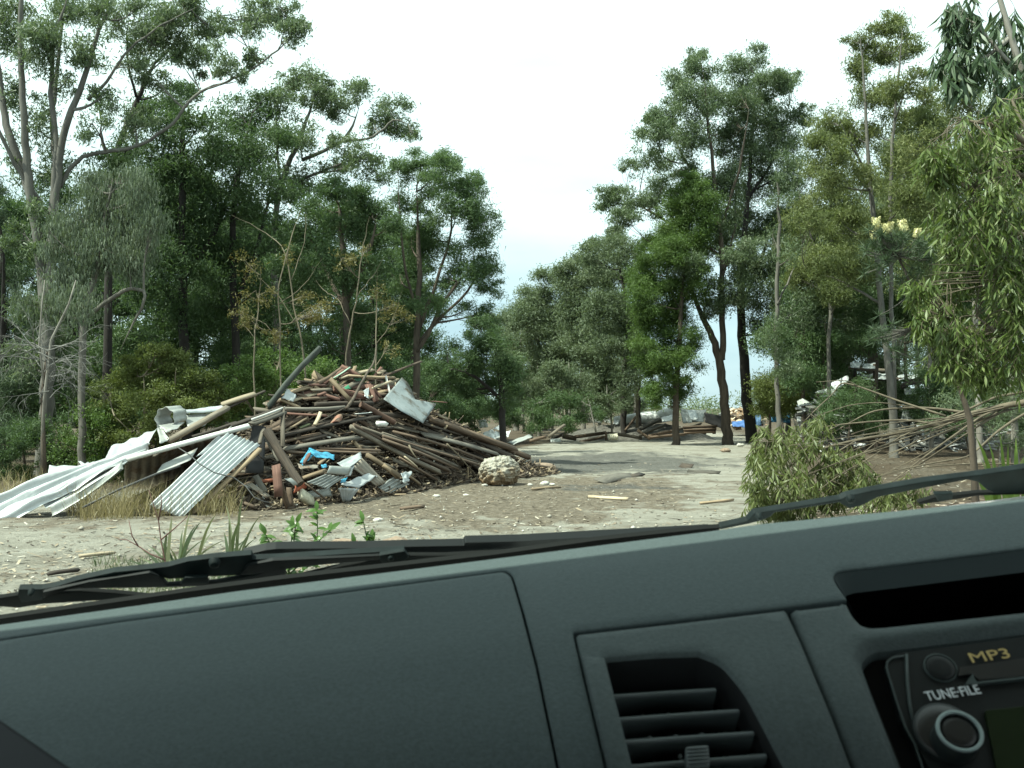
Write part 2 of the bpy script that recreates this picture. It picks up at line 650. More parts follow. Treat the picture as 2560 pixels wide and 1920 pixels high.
def densify(p, step, closed=True):
    out = []
    n = len(p)
    for i in range(n if closed else n - 1):
        a, b = p[i], p[(i + 1) % n]
        k = max(1, int(math.hypot(b[0] - a[0], b[1] - a[1]) / step))
        for j in range(k):
            out.append((a[0] + (b[0] - a[0]) * j / k, a[1] + (b[1] - a[1]) * j / k))
    return out


def round_poly(p, r):
    """round the corners of a pixel polygon; points given as (x, y, radius) keep their own radius"""
    out = []
    n = len(p)
    for i in range(n):
        b = np.array(p[i][:2], float)
        rr = p[i][2] if len(p[i]) > 2 else r
        a, c = np.array(p[i - 1][:2], float), np.array(p[(i + 1) % n][:2], float)
        la, lc = np.linalg.norm(a - b), np.linalg.norm(c - b)
        rr = min(rr, la * .45, lc * .45)
        if rr < 1:
            out.append(tuple(b))
            continue
        p0, p1 = b + (a - b) / la * rr, b + (c - b) / lc * rr
        for k in range(7):
            u = k / 6
            out.append(tuple((1 - u) ** 2 * p0 + 2 * u * (1 - u) * b + u * u * p1))
    return out


def skin_panel(name, outer, holes, mat, parent, lift=0., bev=.0016, skirt=.007, hole_bev=.004, hole_skirt=.02, grid=.013, dark=None):
    """a moulded piece of the dashboard: outline and openings in pixels, laid on the dashboard's skin, with rounded edges that turn inwards"""
    O = [to_st(*p) for p in densify(outer, 14)]
    H = [[to_st(*p) for p in densify(h, 12)] for h in holes]
    Oi = offset_poly(O, -bev)
    Hi = [offset_poly(h, hole_bev) for h in H]
    pts, edges, drop = [], [], []

    def ring(r, d):
        b = len(pts)
        pts.extend(r)
        drop.extend([d] * len(r))
        edges.extend([(b + i, b + (i + 1) % len(r)) for i in range(len(r))])
        return b
    bo = ring(O, -bev)
    ring(Oi, 0)
    hb = []
    for h, hi in zip(H, Hi):
        hb.append(ring(h, -hole_bev))
        ring(hi, 0)
        mid = [((a[0] + 2 * b_[0]) / 3, (a[1] + 2 * b_[1]) / 3) for a, b_ in zip(h, hi)]
        ring(mid, -hole_bev * .22)
    xs = np.arange(min(p[0] for p in O), max(p[0] for p in O), grid)
    ys = np.arange(min(p[1] for p in O), max(p[1] for p in O), grid * .7)
    gx, gy = [a.ravel() for a in np.meshgrid(xs, ys)]
    k = inside(offset_poly(O, -bev - .004), gx, gy)
    for h in Hi:
        k &= ~inside(offset_poly(h, .004), gx, gy)
    nb = len(pts)
    pts.extend(zip(gx[k], gy[k]))
    drop.extend([0.] * int(k.sum()))
    vo, eo, fo, ov, oe, of = delaunay_2d_cdt([Vector(p) for p in pts], edges, [], 0, 1e-6)
    vo = [(v.x, v.y) for v in vo]
    dz = [drop[o[0]] if len(o) else 0. for o in ov]
    fa = np.array(fo)
    va = np.array(vo)
    cen = va[fa].mean(1)
    keep = inside(O, cen[:, 0], cen[:, 1])
    for h in H:
        keep &= ~inside(h, cen[:, 0], cen[:, 1])
    bm = bmesh.new()
    bv = [bm.verts.new(dash_pt(p[0], p[1], d + lift)) for p, d in zip(vo, dz)]
    for f in fa[keep]:
        try:
            bm.faces.new([bv[i] for i in f])
        except ValueError:
            pass
    for v in [v for v in bm.verts if not v.link_faces]:
        bm.verts.remove(v)
    bmesh.ops.recalc_face_normals(bm, faces=bm.faces)
    ref = Vector(EYEP)
    up = sum((f.normal.dot(ref - f.calc_center_median()) > 0) * f.calc_area() - (f.normal.dot(ref - f.calc_center_median()) < 0) * f.calc_area() for f in bm.faces)
    if up < 0:
        bmesh.ops.reverse_faces(bm, faces=bm.faces)

    def wall(r, d0, depth, mi=0):
        a = [bm.verts.new(dash_pt(p[0], p[1], lift + d0)) for p in r]
        b = [bm.verts.new(dash_pt(p[0], p[1], lift + d0 - depth)) for p in r]
        n = len(r)
        for i in range(n):
            j = (i + 1) % n
            bm.faces.new((a[i], a[j], b[j], b[i])).material_index = mi
    wall(O, -bev, skirt)
    for h in H:
        wall(h, -hole_bev, hole_skirt, 1 if dark else 0)
    bmesh.ops.remove_doubles(bm, verts=bm.verts, dist=1e-5)
    for f in bm.faces:
        f.smooth = True
    me = bpy.data.meshes.new(name)
    bm.to_mesh(me)
    bm.free()
    try:
        me.set_sharp_from_angle(angle=R(70))
    except Exception:
        pass
    me.materials.append(mat)
    if dark:
        me.materials.append(dark)
    return link(name, me, None, parent)


def box_in(name, corners8, mat, parent, bevel=0.):
    """solid with eight given corners: 0-3 one face in order, 4-7 the opposite face in the same order"""
    bm = bmesh.new()
    v = [bm.verts.new(c) for c in corners8]
    for f in ((0, 1, 2, 3), (7, 6, 5, 4), (0, 4, 5, 1), (1, 5, 6, 2), (2, 6, 7, 3), (3, 7, 4, 0)):
        bm.faces.new([v[i] for i in f])
    bmesh.ops.recalc_face_normals(bm, faces=bm.faces)
    if bevel:
        bmesh.ops.bevel(bm, geom=list(bm.edges), offset=bevel, segments=2, affect='EDGES', profile=.6)
        for f in bm.faces:
            f.smooth = True
    me = bpy.data.meshes.new(name)
    bm.to_mesh(me)
    bm.free()
    return link(name, me, mat, parent)


def vbox(name, s0, s1, f0, f1, w0, w1, mat, parent, bevel=0.):
    return box_in(name, [V(s0, f0, w0), V(s1, f0, w0), V(s1, f1, w0), V(s0, f1, w0), V(s0, f0, w1), V(s1, f0, w1), V(s1, f1, w1), V(s0, f1, w1)], mat, parent, bevel)


def plate(name, poly, org, nrm, thick, mat, parent, bevel=.0015, lift=0.):
    """flat piece with a pixel outline on the plane through org with normal nrm (towards the eye), thick metres deep"""
    nrm = nrm.normalized()
    vs_ = []
    for x, y in poly:
        r = Vector(((x - CX) / FPX, 1, -(y - HY) / FPX))
        k = (org + nrm * lift - EYEP).dot(nrm) / r.dot(nrm)
        vs_.append(EYEP + r * k)
    bm = bmesh.new()
    a = [bm.verts.new(p) for p in vs_]
    f = bm.faces.new(a)
    if f.normal.dot(nrm) < 0:
        f.normal_flip()
    bm.normal_update()
    top = f
    ex = bmesh.ops.extrude_face_region(bm, geom=[f])
    for v in [g for g in ex['geom'] if isinstance(g, bmesh.types.BMVert)]:
        v.co -= nrm * thick
    bmesh.ops.recalc_face_normals(bm, faces=bm.faces)
    if bevel:
        bmesh.ops.bevel(bm, geom=[e for e in bm.edges], offset=bevel, segments=2, affect='EDGES', profile=.6, clamp_overlap=True)
    bmesh.ops.triangulate(bm, faces=[f for f in bm.faces if len(f.verts) > 4])
    me = bpy.data.meshes.new(name)
    bm.to_mesh(me)
    bm.free()
    return link(name, me, mat, parent)


def disc(name, px, py, rpx, org, nrm, h0, h1, mat, parent, r2=None, sides=40, hole=0.):
    """round knob or ring standing on a plane: centre and radius in pixels there, from h0 to h1 metres off the plane"""
    nrm = nrm.normalized()
    r = Vector(((px - CX) / FPX, 1, -(py - HY) / FPX))
    k = (org - EYEP).dot(nrm) / r.dot(nrm)
    c = EYEP + r * k
    k = (org + nrm * h1 - EYEP).dot(nrm) / r.dot(nrm)
    c = EYEP + r * k - nrm * h1
    rad = rpx / FPX * c.y
    a = nrm.cross(VU).normalized()
    b = nrm.cross(a)
    r2 = rad if r2 is None else rad * r2
    bv = min(.0012, (h1 - h0) * .3)
    prof = [(rad, h0), (r2 + 0, h1 - bv), (r2 - bv, h1)]
    if hole:
        prof += [(rad * hole + bv, h1), (rad * hole, h1 - bv), (rad * hole, h0)]
    else:
        prof += [(r2 * .55, h1 + .0002), (0.0001, h1 + .0003)]
    g = Geo()
    th = np.arange(sides) / sides * 2 * math.pi
    v = []
    for rr, hh in prof:
        for t_ in th:
            v.append(tuple(c + a * (rr * math.cos(t_)) + b * (rr * math.sin(t_)) + nrm * hh))
    i = np.arange(len(prof) - 1)[:, None] * sides
    j = np.arange(sides)[None]
    q = np.stack([i + j, i + (j + 1) % sides, i + sides + (j + 1) % sides, i + sides + j], -1).reshape(-1, 4)
    me = mesh_np(name, v, q, smooth=True)
    try:
        me.set_sharp_from_angle(angle=R(50))
    except Exception:
        pass
    return link(name, me, mat, parent)


def build_van():
    van = empty('van', V(0, .6, -1.3))
    setp(van, 'van cab with a dark grey dashboard, windscreen and black wipers, seen from the passenger seat', 'van')
    pad = m_plain('dash_plastic', (.054, .071, .073), rough=.62, noise=330, nvar=.16, bump=.6, bscale=520, spec=.10)
    pad2 = m_plain('fascia_plastic', (.058, .074, .075), rough=.6, noise=330, nvar=.16, bump=.5, bscale=600, spec=.12)
    lid = m_plain('lid_plastic', (.056, .073, .075), rough=.66, noise=330, nvar=.16, bump=.6, bscale=520, spec=.10)
    blk = m_plain('black_plastic', (.012, .013, .014), rough=.5)
    vblk = m_plain('void_black', (.006, .006, .006), rough=.9, spec=.1)
    slatm = m_plain('slat_plastic', (.060, .075, .075), rough=.45)
    wip = m_plain('wiper_metal', (.010, .015, .016), rough=.65, noise=40, spec=.12)
    wipd = m_plain('wiper_dark', (.006, .008, .009), rough=.6, spec=.2)
    rub = m_plain('rubber', (.008, .009, .009), rough=.85, spec=.15)
    paint = m_plain('body_paint', (.75, .76, .74), rough=.25)
    trim = m_plain('grey_trim', (.075, .08, .08), rough=.8)
    lining = m_plain('roof_lining', (.55, .56, .54), rough=.95)

    dash_edge = [(-260, 1598), (0, 1561), (350, 1512), (600, 1476), (1000, 1426), (1300, 1388), (1777, 1327), (1895, 1310), (2560, 1246), (2900, 1212)]
    # dash pad with its cut-outs for glovebox lid and centre console
    console_cut = round_poly([(1431, 1580, 8), (1968, 1517, 0), (2085, 1503, 0), (2118, 1499, 3), (2070, 1430, 40), (2300, 1403, 0), (2560, 1370, 0), (2900, 1326, 6), (2990, 2190, 6), (1590, 2190, 6), (1513, 1925, 0)], 4)
    lid_cut = round_poly([(-230, 1632, 6), (300, 1551, 0), (640, 1506, 0), (1000, 1459, 0), (1278, 1423, 26), (1310, 1530, 0), (1345, 1665, 0), (1399, 1925, 0), (1460, 2190, 6), (-230, 2190, 6)], 4)
    skin_panel('dashboard', dash_edge + [(3000, 2230), (-280, 2230)], [console_cut, lid_cut], pad, van, hole_bev=.001, hole_skirt=.010, grid=.012)
    skin_panel('glovebox_lid', round_poly([(-222, 1636, 6), (300, 1555, 0), (640, 1510, 0), (1000, 1463, 0), (1274, 1427, 26), (1304, 1531, 0), (1339, 1666, 0), (1392, 1925, 0), (1452, 2180, 6), (-222, 2180, 6)], 4), [], lid, van, grid=.012, bev=.001)
    # dark backing behind the joints
    skin_panel('dashboard_frame', [(-250, 1612), (600, 1490), (1300, 1402), (1440, 1384), (1480, 1530), (1440, 1560), (1500, 1700), (1520, 1960), (1520, 2200), (-250, 2200)], [], vblk, van, lift=-.009, skirt=.004)
    skin_panel('dashboard_frame', [(1400, 1560), (2060, 1490), (2060, 1560), (2200, 1960), (2260, 2205), (1540, 2205), (1480, 1960)], [round_poly([(1500, 1640), (1760, 1625), (1870, 1700), (1990, 1930), (2100, 2190), (1600, 2190), (1570, 1930)], 10)], vblk, van, lift=-.010, skirt=.004)
    # passenger-side air vent panel
    vent_hole = round_poly([(1514, 1648, 6), (1640, 1637, 0), (1745, 1634, 0), (1800, 1655, 40), (1860, 1725, 40), (1900, 1800, 0), (1962, 1920, 0), (2050, 2090, 8), (1630, 2090, 8), (1583, 1920, 0)], 6)
    skin_panel('vent_panel', round_poly([(1438, 1586, 10), (1700, 1556, 0), (1964, 1524, 6), (2000, 1600, 0), (2080, 1790, 0), (2131, 1925, 0), (2225, 2180, 6), (1600, 2180, 6), (1519, 1925, 0), (1473, 1735, 0)], 4), [vent_hole], pad2, van, hole_bev=.003, hole_skirt=.034, dark=blk)
    skin_panel('vent_trim', round_poly([(1455, 1645, 3), (1511, 1650, 3), (1580, 1920, 0), (1625, 2095, 3), (1575, 2095, 3), (1524, 1920, 0)], 3), [], pad2, van, lift=.0025, bev=.001, skirt=.004)
    air_vent(van, slatm, vblk, blk)
    # console panel with storage tray and radio opening
    radio_hole = round_poly([(2152, 1640, 30), (2180, 1612, 40), (2560, 1566, 0), (2900, 1522, 8), (2930, 2120, 8), (2335, 2120, 8), (2262, 1920, 0), (2180, 1715, 0)], 6)
    skin_panel('console_panel', round_poly([(1974, 1522, 6), (2080, 1509, 0), (2116, 1505, 5), (2136, 1538, 20), (2165, 1564, 30), (2210, 1561, 10), (2560, 1524, 0), (2895, 1486, 6), (2985, 2180, 6), (2235, 2180, 6), (2138, 1925, 0), (2086, 1790, 0), (2006, 1600, 0)], 4), [radio_hole], pad2, van, bev=.004, hole_bev=.007, hole_skirt=.03)
    # open tray above the radio, with its turned-in rim
    ro = [(2122, 1502), (2096, 1462), (2085, 1443), (2090, 1432), (2112, 1427), (2300, 1403), (2560, 1370), (2900, 1326)]
    ri = [(2152, 1532), (2122, 1484), (2112, 1464), (2116, 1455), (2136, 1449), (2310, 1428), (2560, 1397), (2900, 1353)]
    ro, ri = densify(ro, 25, False), densify(ri, 25, False)
    n_ = min(len(ro), len(ri))
    rv = [tuple(dash_pt(*to_st(*ro[int(i * (len(ro) - 1) / (n_ - 1))]), -.0015)) for i in range(n_)] + [tuple(dash_pt(*to_st(*ri[int(i * (len(ri) - 1) / (n_ - 1))]), -.011)) for i in range(n_)]
    link('tray_rim', mesh_np('tray_rim', rv, np.array([[i, i + 1, n_ + i + 1, n_ + i] for i in range(n_ - 1)]), smooth=True), m_plain('rim_shade', (.020, .028, .030), .7, spec=.1), van)  # shade on the inward-turned face is put into the rim's colour
    a = [to_st(*p) for p in ((2050, 1415), (2920, 1310), (2925, 1500), (2110, 1580))]
    fr = [dash_pt(s, t, -.012) for s, t in a]
    inn = -(dash_pt(.35, a[0][1], 1) - dash_pt(.35, a[0][1], 0))
    dirn = (VF * .8 - VW * .55).normalized()
    bk = [p + dirn * .17 for p in fr]
    bm = bmesh.new()
    v = [bm.verts.new(p) for p in fr + bk]
    for q in ((4, 5, 6, 7), (0, 1, 5, 4), (1, 2, 6, 5), (2, 3, 7, 6), (3, 0, 4, 7)):
        bm.faces.new([v[i] for i in q])
    me = bpy.data.meshes.new('storage_tray')
    bm.to_mesh(me)
    bm.free()
    link('storage_tray', me, vblk, van)
    radio(van, blk, vblk)

    # windscreen, seals, pillars, roof and shell: the cab is a closed room with its windows; unseen rear side ones added to light the dash
    b0, b1 = (1.13, -.175), (.66, .43)
    gl = bpy.data.materials.new('windscreen_glass')
    gl.use_nodes = True
    gl.node_tree.nodes.clear()
    go = gl.node_tree.nodes.new('ShaderNodeOutputMaterial')
    gt = gl.node_tree.nodes.new('ShaderNodeBsdfTransparent')
    gt.inputs['Color'].default_value = (.902, .985, .945, 1)
    gl.node_tree.links.new(gt.outputs[0], go.inputs['Surface'])
    sl, sr = -.70, 1.05
    me = mesh_np('windscreen', [tuple(V(sl, *b0)), tuple(V(sr, *b0)), tuple(V(sr, *b1)), tuple(V(sl, *b1))], np.array([[0, 1, 2, 3]]))
    link('windscreen', me, gl, van)
    n_ws = (VU.cross(V(0, *b1) - V(0, *b0))).normalized()
    if n_ws.dot(VF) > 0:
        n_ws = -n_ws
    org = V(0, *b0)
    seal = [(-280, 1584), (0, 1547), (463, 1480), (700, 1448), (980, 1416), (1240, 1386), (1500, 1350), (1760, 1322), (1800, 1319), (1777, 1400), (1300, 1450), (600, 1560), (-280, 1680)]
    plate('windscreen_seal', seal, org, n_ws, .006, rub, van, bevel=0, lift=.004)
    for nm, s in (('windscreen_pillar', sl - .02), ('windscreen_pillar', sr + .02)):
        box_in(nm, [V(s - .05, b0[0] - .05, b0[1]), V(s + .05, b0[0] - .05, b0[1]), V(s + .05, b0[0] + .05, b0[1]), V(s - .05, b0[0] + .05, b0[1]),
                    V(s - .05, b1[0] - .05, b1[1] + .06), V(s + .05, b1[0] - .05, b1[1] + .06), V(s + .05, b1[0] + .05, b1[1] + .06), V(s - .05, b1[0] + .05, b1[1] + .06)], paint, van, .01)
    vbox('roof', sl - .06, sr + .06, -2.4, .70, .46, .52, paint, van, .02)
    vbox('roof_lining', sl - .04, sr + .04, -2.35, .66, .435, .457, lining, van, .004)
    for s in (sl, sr):
        vbox('door', s - .04, s + .04, -.45, 1.05, -1.0, -.14, paint, van, .015)
        vbox('side_wall', s - .04, s + .04, -2.4, -.455, -1.0, -.14, paint, van, .015)
        vbox('side_pillar', s - .04, s + .04, -.60, -.47, -.138, .434, paint, van, .01)
        vbox('side_pillar', s - .04, s + .04, -2.4, -2.25, -.138, .434, paint, van, .01)
        vbox('door_frame', s - .035, s + .035, -.45, .62, .33, .45, trim, van, .01)
    vbox('rear_wall', sl + .042, sr - .042, -2.4, -2.34, -1.0, .43, lining, van, .01)
    vbox('cab_floor', sl + .042, sr - .042, -2.33, 1.0, -1.05, -1.0, trim, van, .01)
    vbox('front_body', sl - .05, sr + .05, 1.11, 1.20, -1.0, -.185, paint, van, .02)
    wipers(van, org, n_ws, wip, wipd, rub)
    # dark slanting block that cuts across the lower left corner
    a, b = P(-160, 1682, .53), P(440, 2092, .42)
    dn, bk = VW * -.22, Vector((-.04, .03, -.09))
    box_in('corner_block', [a, b, b + bk, a + bk, a + dn, b + dn, b + bk + dn, a + bk + dn], m_plain('corner_block_dark', (.014, .020, .023), .8), van, .004)


def air_vent(van, slatm, vblk, blk):
    root = empty('air_vent', dash_pt(*to_st(1720, 1800), -.02))
    root.parent = van
    root.matrix_parent_inverse = van.matrix_world.inverted()
    nrm = (dash_pt(*to_st(1720, 1800), 1) - dash_pt(*to_st(1720, 1800), 0)).normalized()
    f = [dash_pt(*to_st(*p), -.03) for p in ((1490, 1625), (1890, 1610), (2090, 2110), (1600, 2110))]
    bk = [p - nrm * .06 for p in f]
    bm = bmesh.new()
    v = [bm.verts.new(p) for p in f + bk]
    for q in ((4, 5, 6, 7), (0, 1, 5, 4), (1, 2, 6, 5), (2, 3, 7, 6), (3, 0, 4, 7)):
        bm.faces.new([v[i] for i in q])
    me = bpy.data.meshes.new('housing')
    bm.to_mesh(me)
    bm.free()
    link('housing', me, vblk, root)
    sl = [((1526, 1697), (1790, 1681)), ((1545, 1757), (1850, 1737)), ((1560, 1818), (1890, 1798)), ((1577, 1889), (1925, 1864)), ((1597, 1958), (1965, 1930)), ((1617, 2028), (2005, 1995))]
    for (a, b) in sl:
        p, q = dash_pt(*to_st(*a), -.014), dash_pt(*to_st(*b), -.014)
        u = VU
        n_ = nrm
        d = u.cross(n_).normalized()
        if d.z > 0:
            d = -d
        tilt = (n_ * -1 + d * -.12).normalized()
        g = Geo()
        N = 8
        prof = [(0, -.0002), (.0008, -.0016), (.004, -.0017), (.024, -.0008), (.024, .0008), (.004, .0017), (.0008, .0016), (0, .0002)]
        vv = []
        for e in (p, q):
            for x, y in prof:
                vv.append(tuple(e + tilt * x + d * y))
        ff = [[i, (i + 1) % N, N + (i + 1) % N, N + i] for i in range(N)]
        me = mesh_np('slat', vv, [np.array(ff), np.array([list(range(N)), [N + i for i in reversed(range(N))]])])
        link('slat', me, slatm, root)
    for k in range(5):
        x = 1600 + k * 66
        p, q = dash_pt(*to_st(x, 1650), -.04), dash_pt(*to_st(x + 110, 2090), -.04)
        box_in('vane', [p - VU * .0008, p + VU * .0008, q + VU * .0008, q - VU * .0008, p - VU * .0008 - nrm * .02, p + VU * .0008 - nrm * .02, q + VU * .0008 - nrm * .02, q - VU * .0008 - nrm * .02], blk, root)
    for (x, y) in ((1626, 1790), (1693, 1787), (1760, 1783), (1707, 1847), (1775, 1843), (1793, 1913)):
        c = dash_pt(*to_st(x, y), -.022)
        g = Geo()
        g.tube([c + VW * .0016, c - VW * .0016], .0013, 8)
        link('vane_pin', g.mesh('vane_pin'), slatm, root)
    tab = empty_child('vent_tab', dash_pt(*to_st(1742, 1890), -.01), root)
    q = [dash_pt(*to_st(*p), -.002) for p in ((1713, 1862), (1772, 1857), (1776, 1912), (1720, 1918))]
    box_in('tab', [p for p in q] + [p - nrm * .022 for p in q], slatm, tab, .0016)
    for k in range(5):
        a, b = dash_pt(*to_st(1717 + k, 1870 + 9 * k), -.0012), dash_pt(*to_st(1771 + k, 1866 + 9 * k), -.0012)
        g = Geo()
        g.tube([a, b], .0009, 6)
        link('ridge', g.mesh('ridge'), slatm, tab)


def empty_child(name, loc, parent):
    e = empty(name, loc)
    e.parent = parent
    e.matrix_parent_inverse = parent.matrix_world.inverted()
    return e


def radio(van, blk, vblk):
    c0 = to_st(2400, 1760)
    nrm = (dash_pt(*c0, 1) - dash_pt(*c0, 0)).normalized()
    org = dash_pt(*c0, -.012)
    root = empty('radio', org)
    root.parent = van
    root.matrix_parent_inverse = van.matrix_world.inverted()
    face = m_plain('radio_face', (.007, .009, .009), rough=.5, spec=.2)
    dark = m_plain('radio_dark', (.006, .006, .006), rough=.35)
    slv = m_plain('radio_silver', (.22, .28, .28), rough=.35, metallic=.3)
    edge = m_plain('radio_edge', (.050, .066, .064), rough=.4, spec=.2)
    slatdark = m_plain('knob_dark', (.012, .016, .016), rough=.45, spec=.25)
    wht = m_plain('print_white', (.62, .66, .68), rough=.6)
    gold = m_plain('print_gold', (.46, .34, .12), rough=.6)
    lcd = m_plain('lcd_green', (.008, .016, .004), rough=.3, spec=.2)
    plate('surround', round_poly([(2120, 1590), (2560, 1535), (2960, 1490), (2980, 2150), (2350, 2150)], 10), org, nrm, .02, vblk, root, lift=-.012)
    plate('faceplate', round_poly([(2212, 1650, 18), (2240, 1634, 18), (2560, 1592, 0), (2900, 1545, 8), (2930, 2110, 8), (2400, 2110, 8), (2325, 1920, 0), (2252, 1800, 0)], 4), org, nrm, .008, face, root, lift=-.002)
    g = Geo()

    def on(px, py, h=0.):
        r = Vector(((px - CX) / FPX, 1, -(py - HY) / FPX))
        return EYEP + r * ((org + nrm * h - EYEP).dot(nrm) / r.dot(nrm))
    g.tube([on(x, y, -.001) for x, y in ((2262, 1640), (2232, 1644), (2219, 1655), (2216, 1668), (2240, 1750), (2262, 1815), (2288, 1862), (2310, 1930))], .0007, 6)
    g.tube([on(x, y, -.001) for x, y in ((2266, 1636), (2268, 1700), (2274, 1760), (2284, 1812))], .0011, 6)
    link('trim_line', g.mesh('trim_line'), edge, root)
    disc('button', 2352, 1668, 35, org, nrm, -.002, .0005, face, root)
    disc('button_ring', 2352, 1668, 41, org, nrm, -.002, -.0008, edge, root, hole=.88)
    plate('disc_slot', round_poly([(2395, 1690, 4), (2430, 1684, 4), (2448, 1700, 4), (2560, 1690, 0), (2900, 1650, 2), (2900, 1600, 2), (2560, 1645, 0), (2400, 1668, 4)], 3), org, nrm, .004, dark, root, lift=.0004, bevel=.0003)
    plate('slot_tab', round_poly([(2412, 1712), (2432, 1683), (2440, 1702), (2446, 1706)], 2), org, nrm, .004, edge, root, lift=.0008, bevel=.0003)
    plate('slot_lip', [(2425, 1706), (2560, 1691), (2900, 1652), (2900, 1657), (2560, 1697), (2430, 1711)], org, nrm, .003, edge, root, lift=.0012, bevel=.0002)
    plate('display', round_poly([(2462, 1775), (2560, 1765), (2900, 1725), (2920, 2050), (2520, 2060)], 8), org, nrm, .003, lcd, root, lift=.0006, bevel=.0003)
    disc('knob_base', 2366, 1826, 80, org, nrm, -.002, .002, slatdark, root, sides=56)
    disc('knob_well', 2366, 1826, 74, org, nrm, -.001, .0028, dark, root, sides=56)
    knob = empty_child('knob', on(2380, 1826), root)
    disc('cap', 2398, 1826, 57, org, nrm, .001, .0165, slatdark, knob, r2=.97, sides=56, hole=.82)
    disc('cap_ring', 2400, 1826, 56, org, nrm, .0160, .0174, slv, knob, sides=56, hole=.84)
    disc('cap_face', 2400, 1826, 45, org, nrm, .001, .0155, dark, knob, sides=48)

    def text(name, s, px, py, h, wid, mat):
        cu = bpy.data.curves.new(name, 'FONT')
        cu.body = s
        cu.align_x = 'CENTER'
        cu.align_y = 'CENTER'
        c = on(px, py, .0004)
        sc = c.y / FPX
        cu.size = h * sc * 1.38
        cu.extrude = .0002
        cu.offset = 0.0
        tmp = bpy.data.objects.new('text_source', cu)
        col.objects.link(tmp)
        bpy.context.view_layer.update()
        me = bpy.data.meshes.new_from_object(tmp.evaluated_get(bpy.context.evaluated_depsgraph_get()))
        bpy.data.objects.remove(tmp)
        me.materials.clear()
        o = link(name, me, mat)
        x = (VU - nrm * VU.dot(nrm)).normalized()
        y = nrm.cross(x).normalized()
        m = Matrix((x, y, nrm)).transposed().to_4x4()
        bpy.context.view_layer.update()
        k = wid * sc / max(o.dimensions.x, 1e-6)
        o.matrix_world = Matrix.Translation(c) @ m @ Matrix.Diagonal((k, 1, 1, 1))
        o.parent = root
        o.matrix_parent_inverse = root.matrix_world.inverted()
    text('lettering', 'TUNE\u00b7FILE', 2382, 1733, 27, 140, wht)
    text('lettering', 'MP3', 2474, 1640, 29, 100, gold)


def z4(*pp):
    return [(.3165 * x, 1330 + .3165 * y) for x, y in pp]


def z5(*pp):
    return [(600 + .3165 * x, 1280 + .3165 * y) for x, y in pp]


def r4(*pp):
    return [(1800 + .3436 * x, 800 + .3436 * y) for x, y in pp]


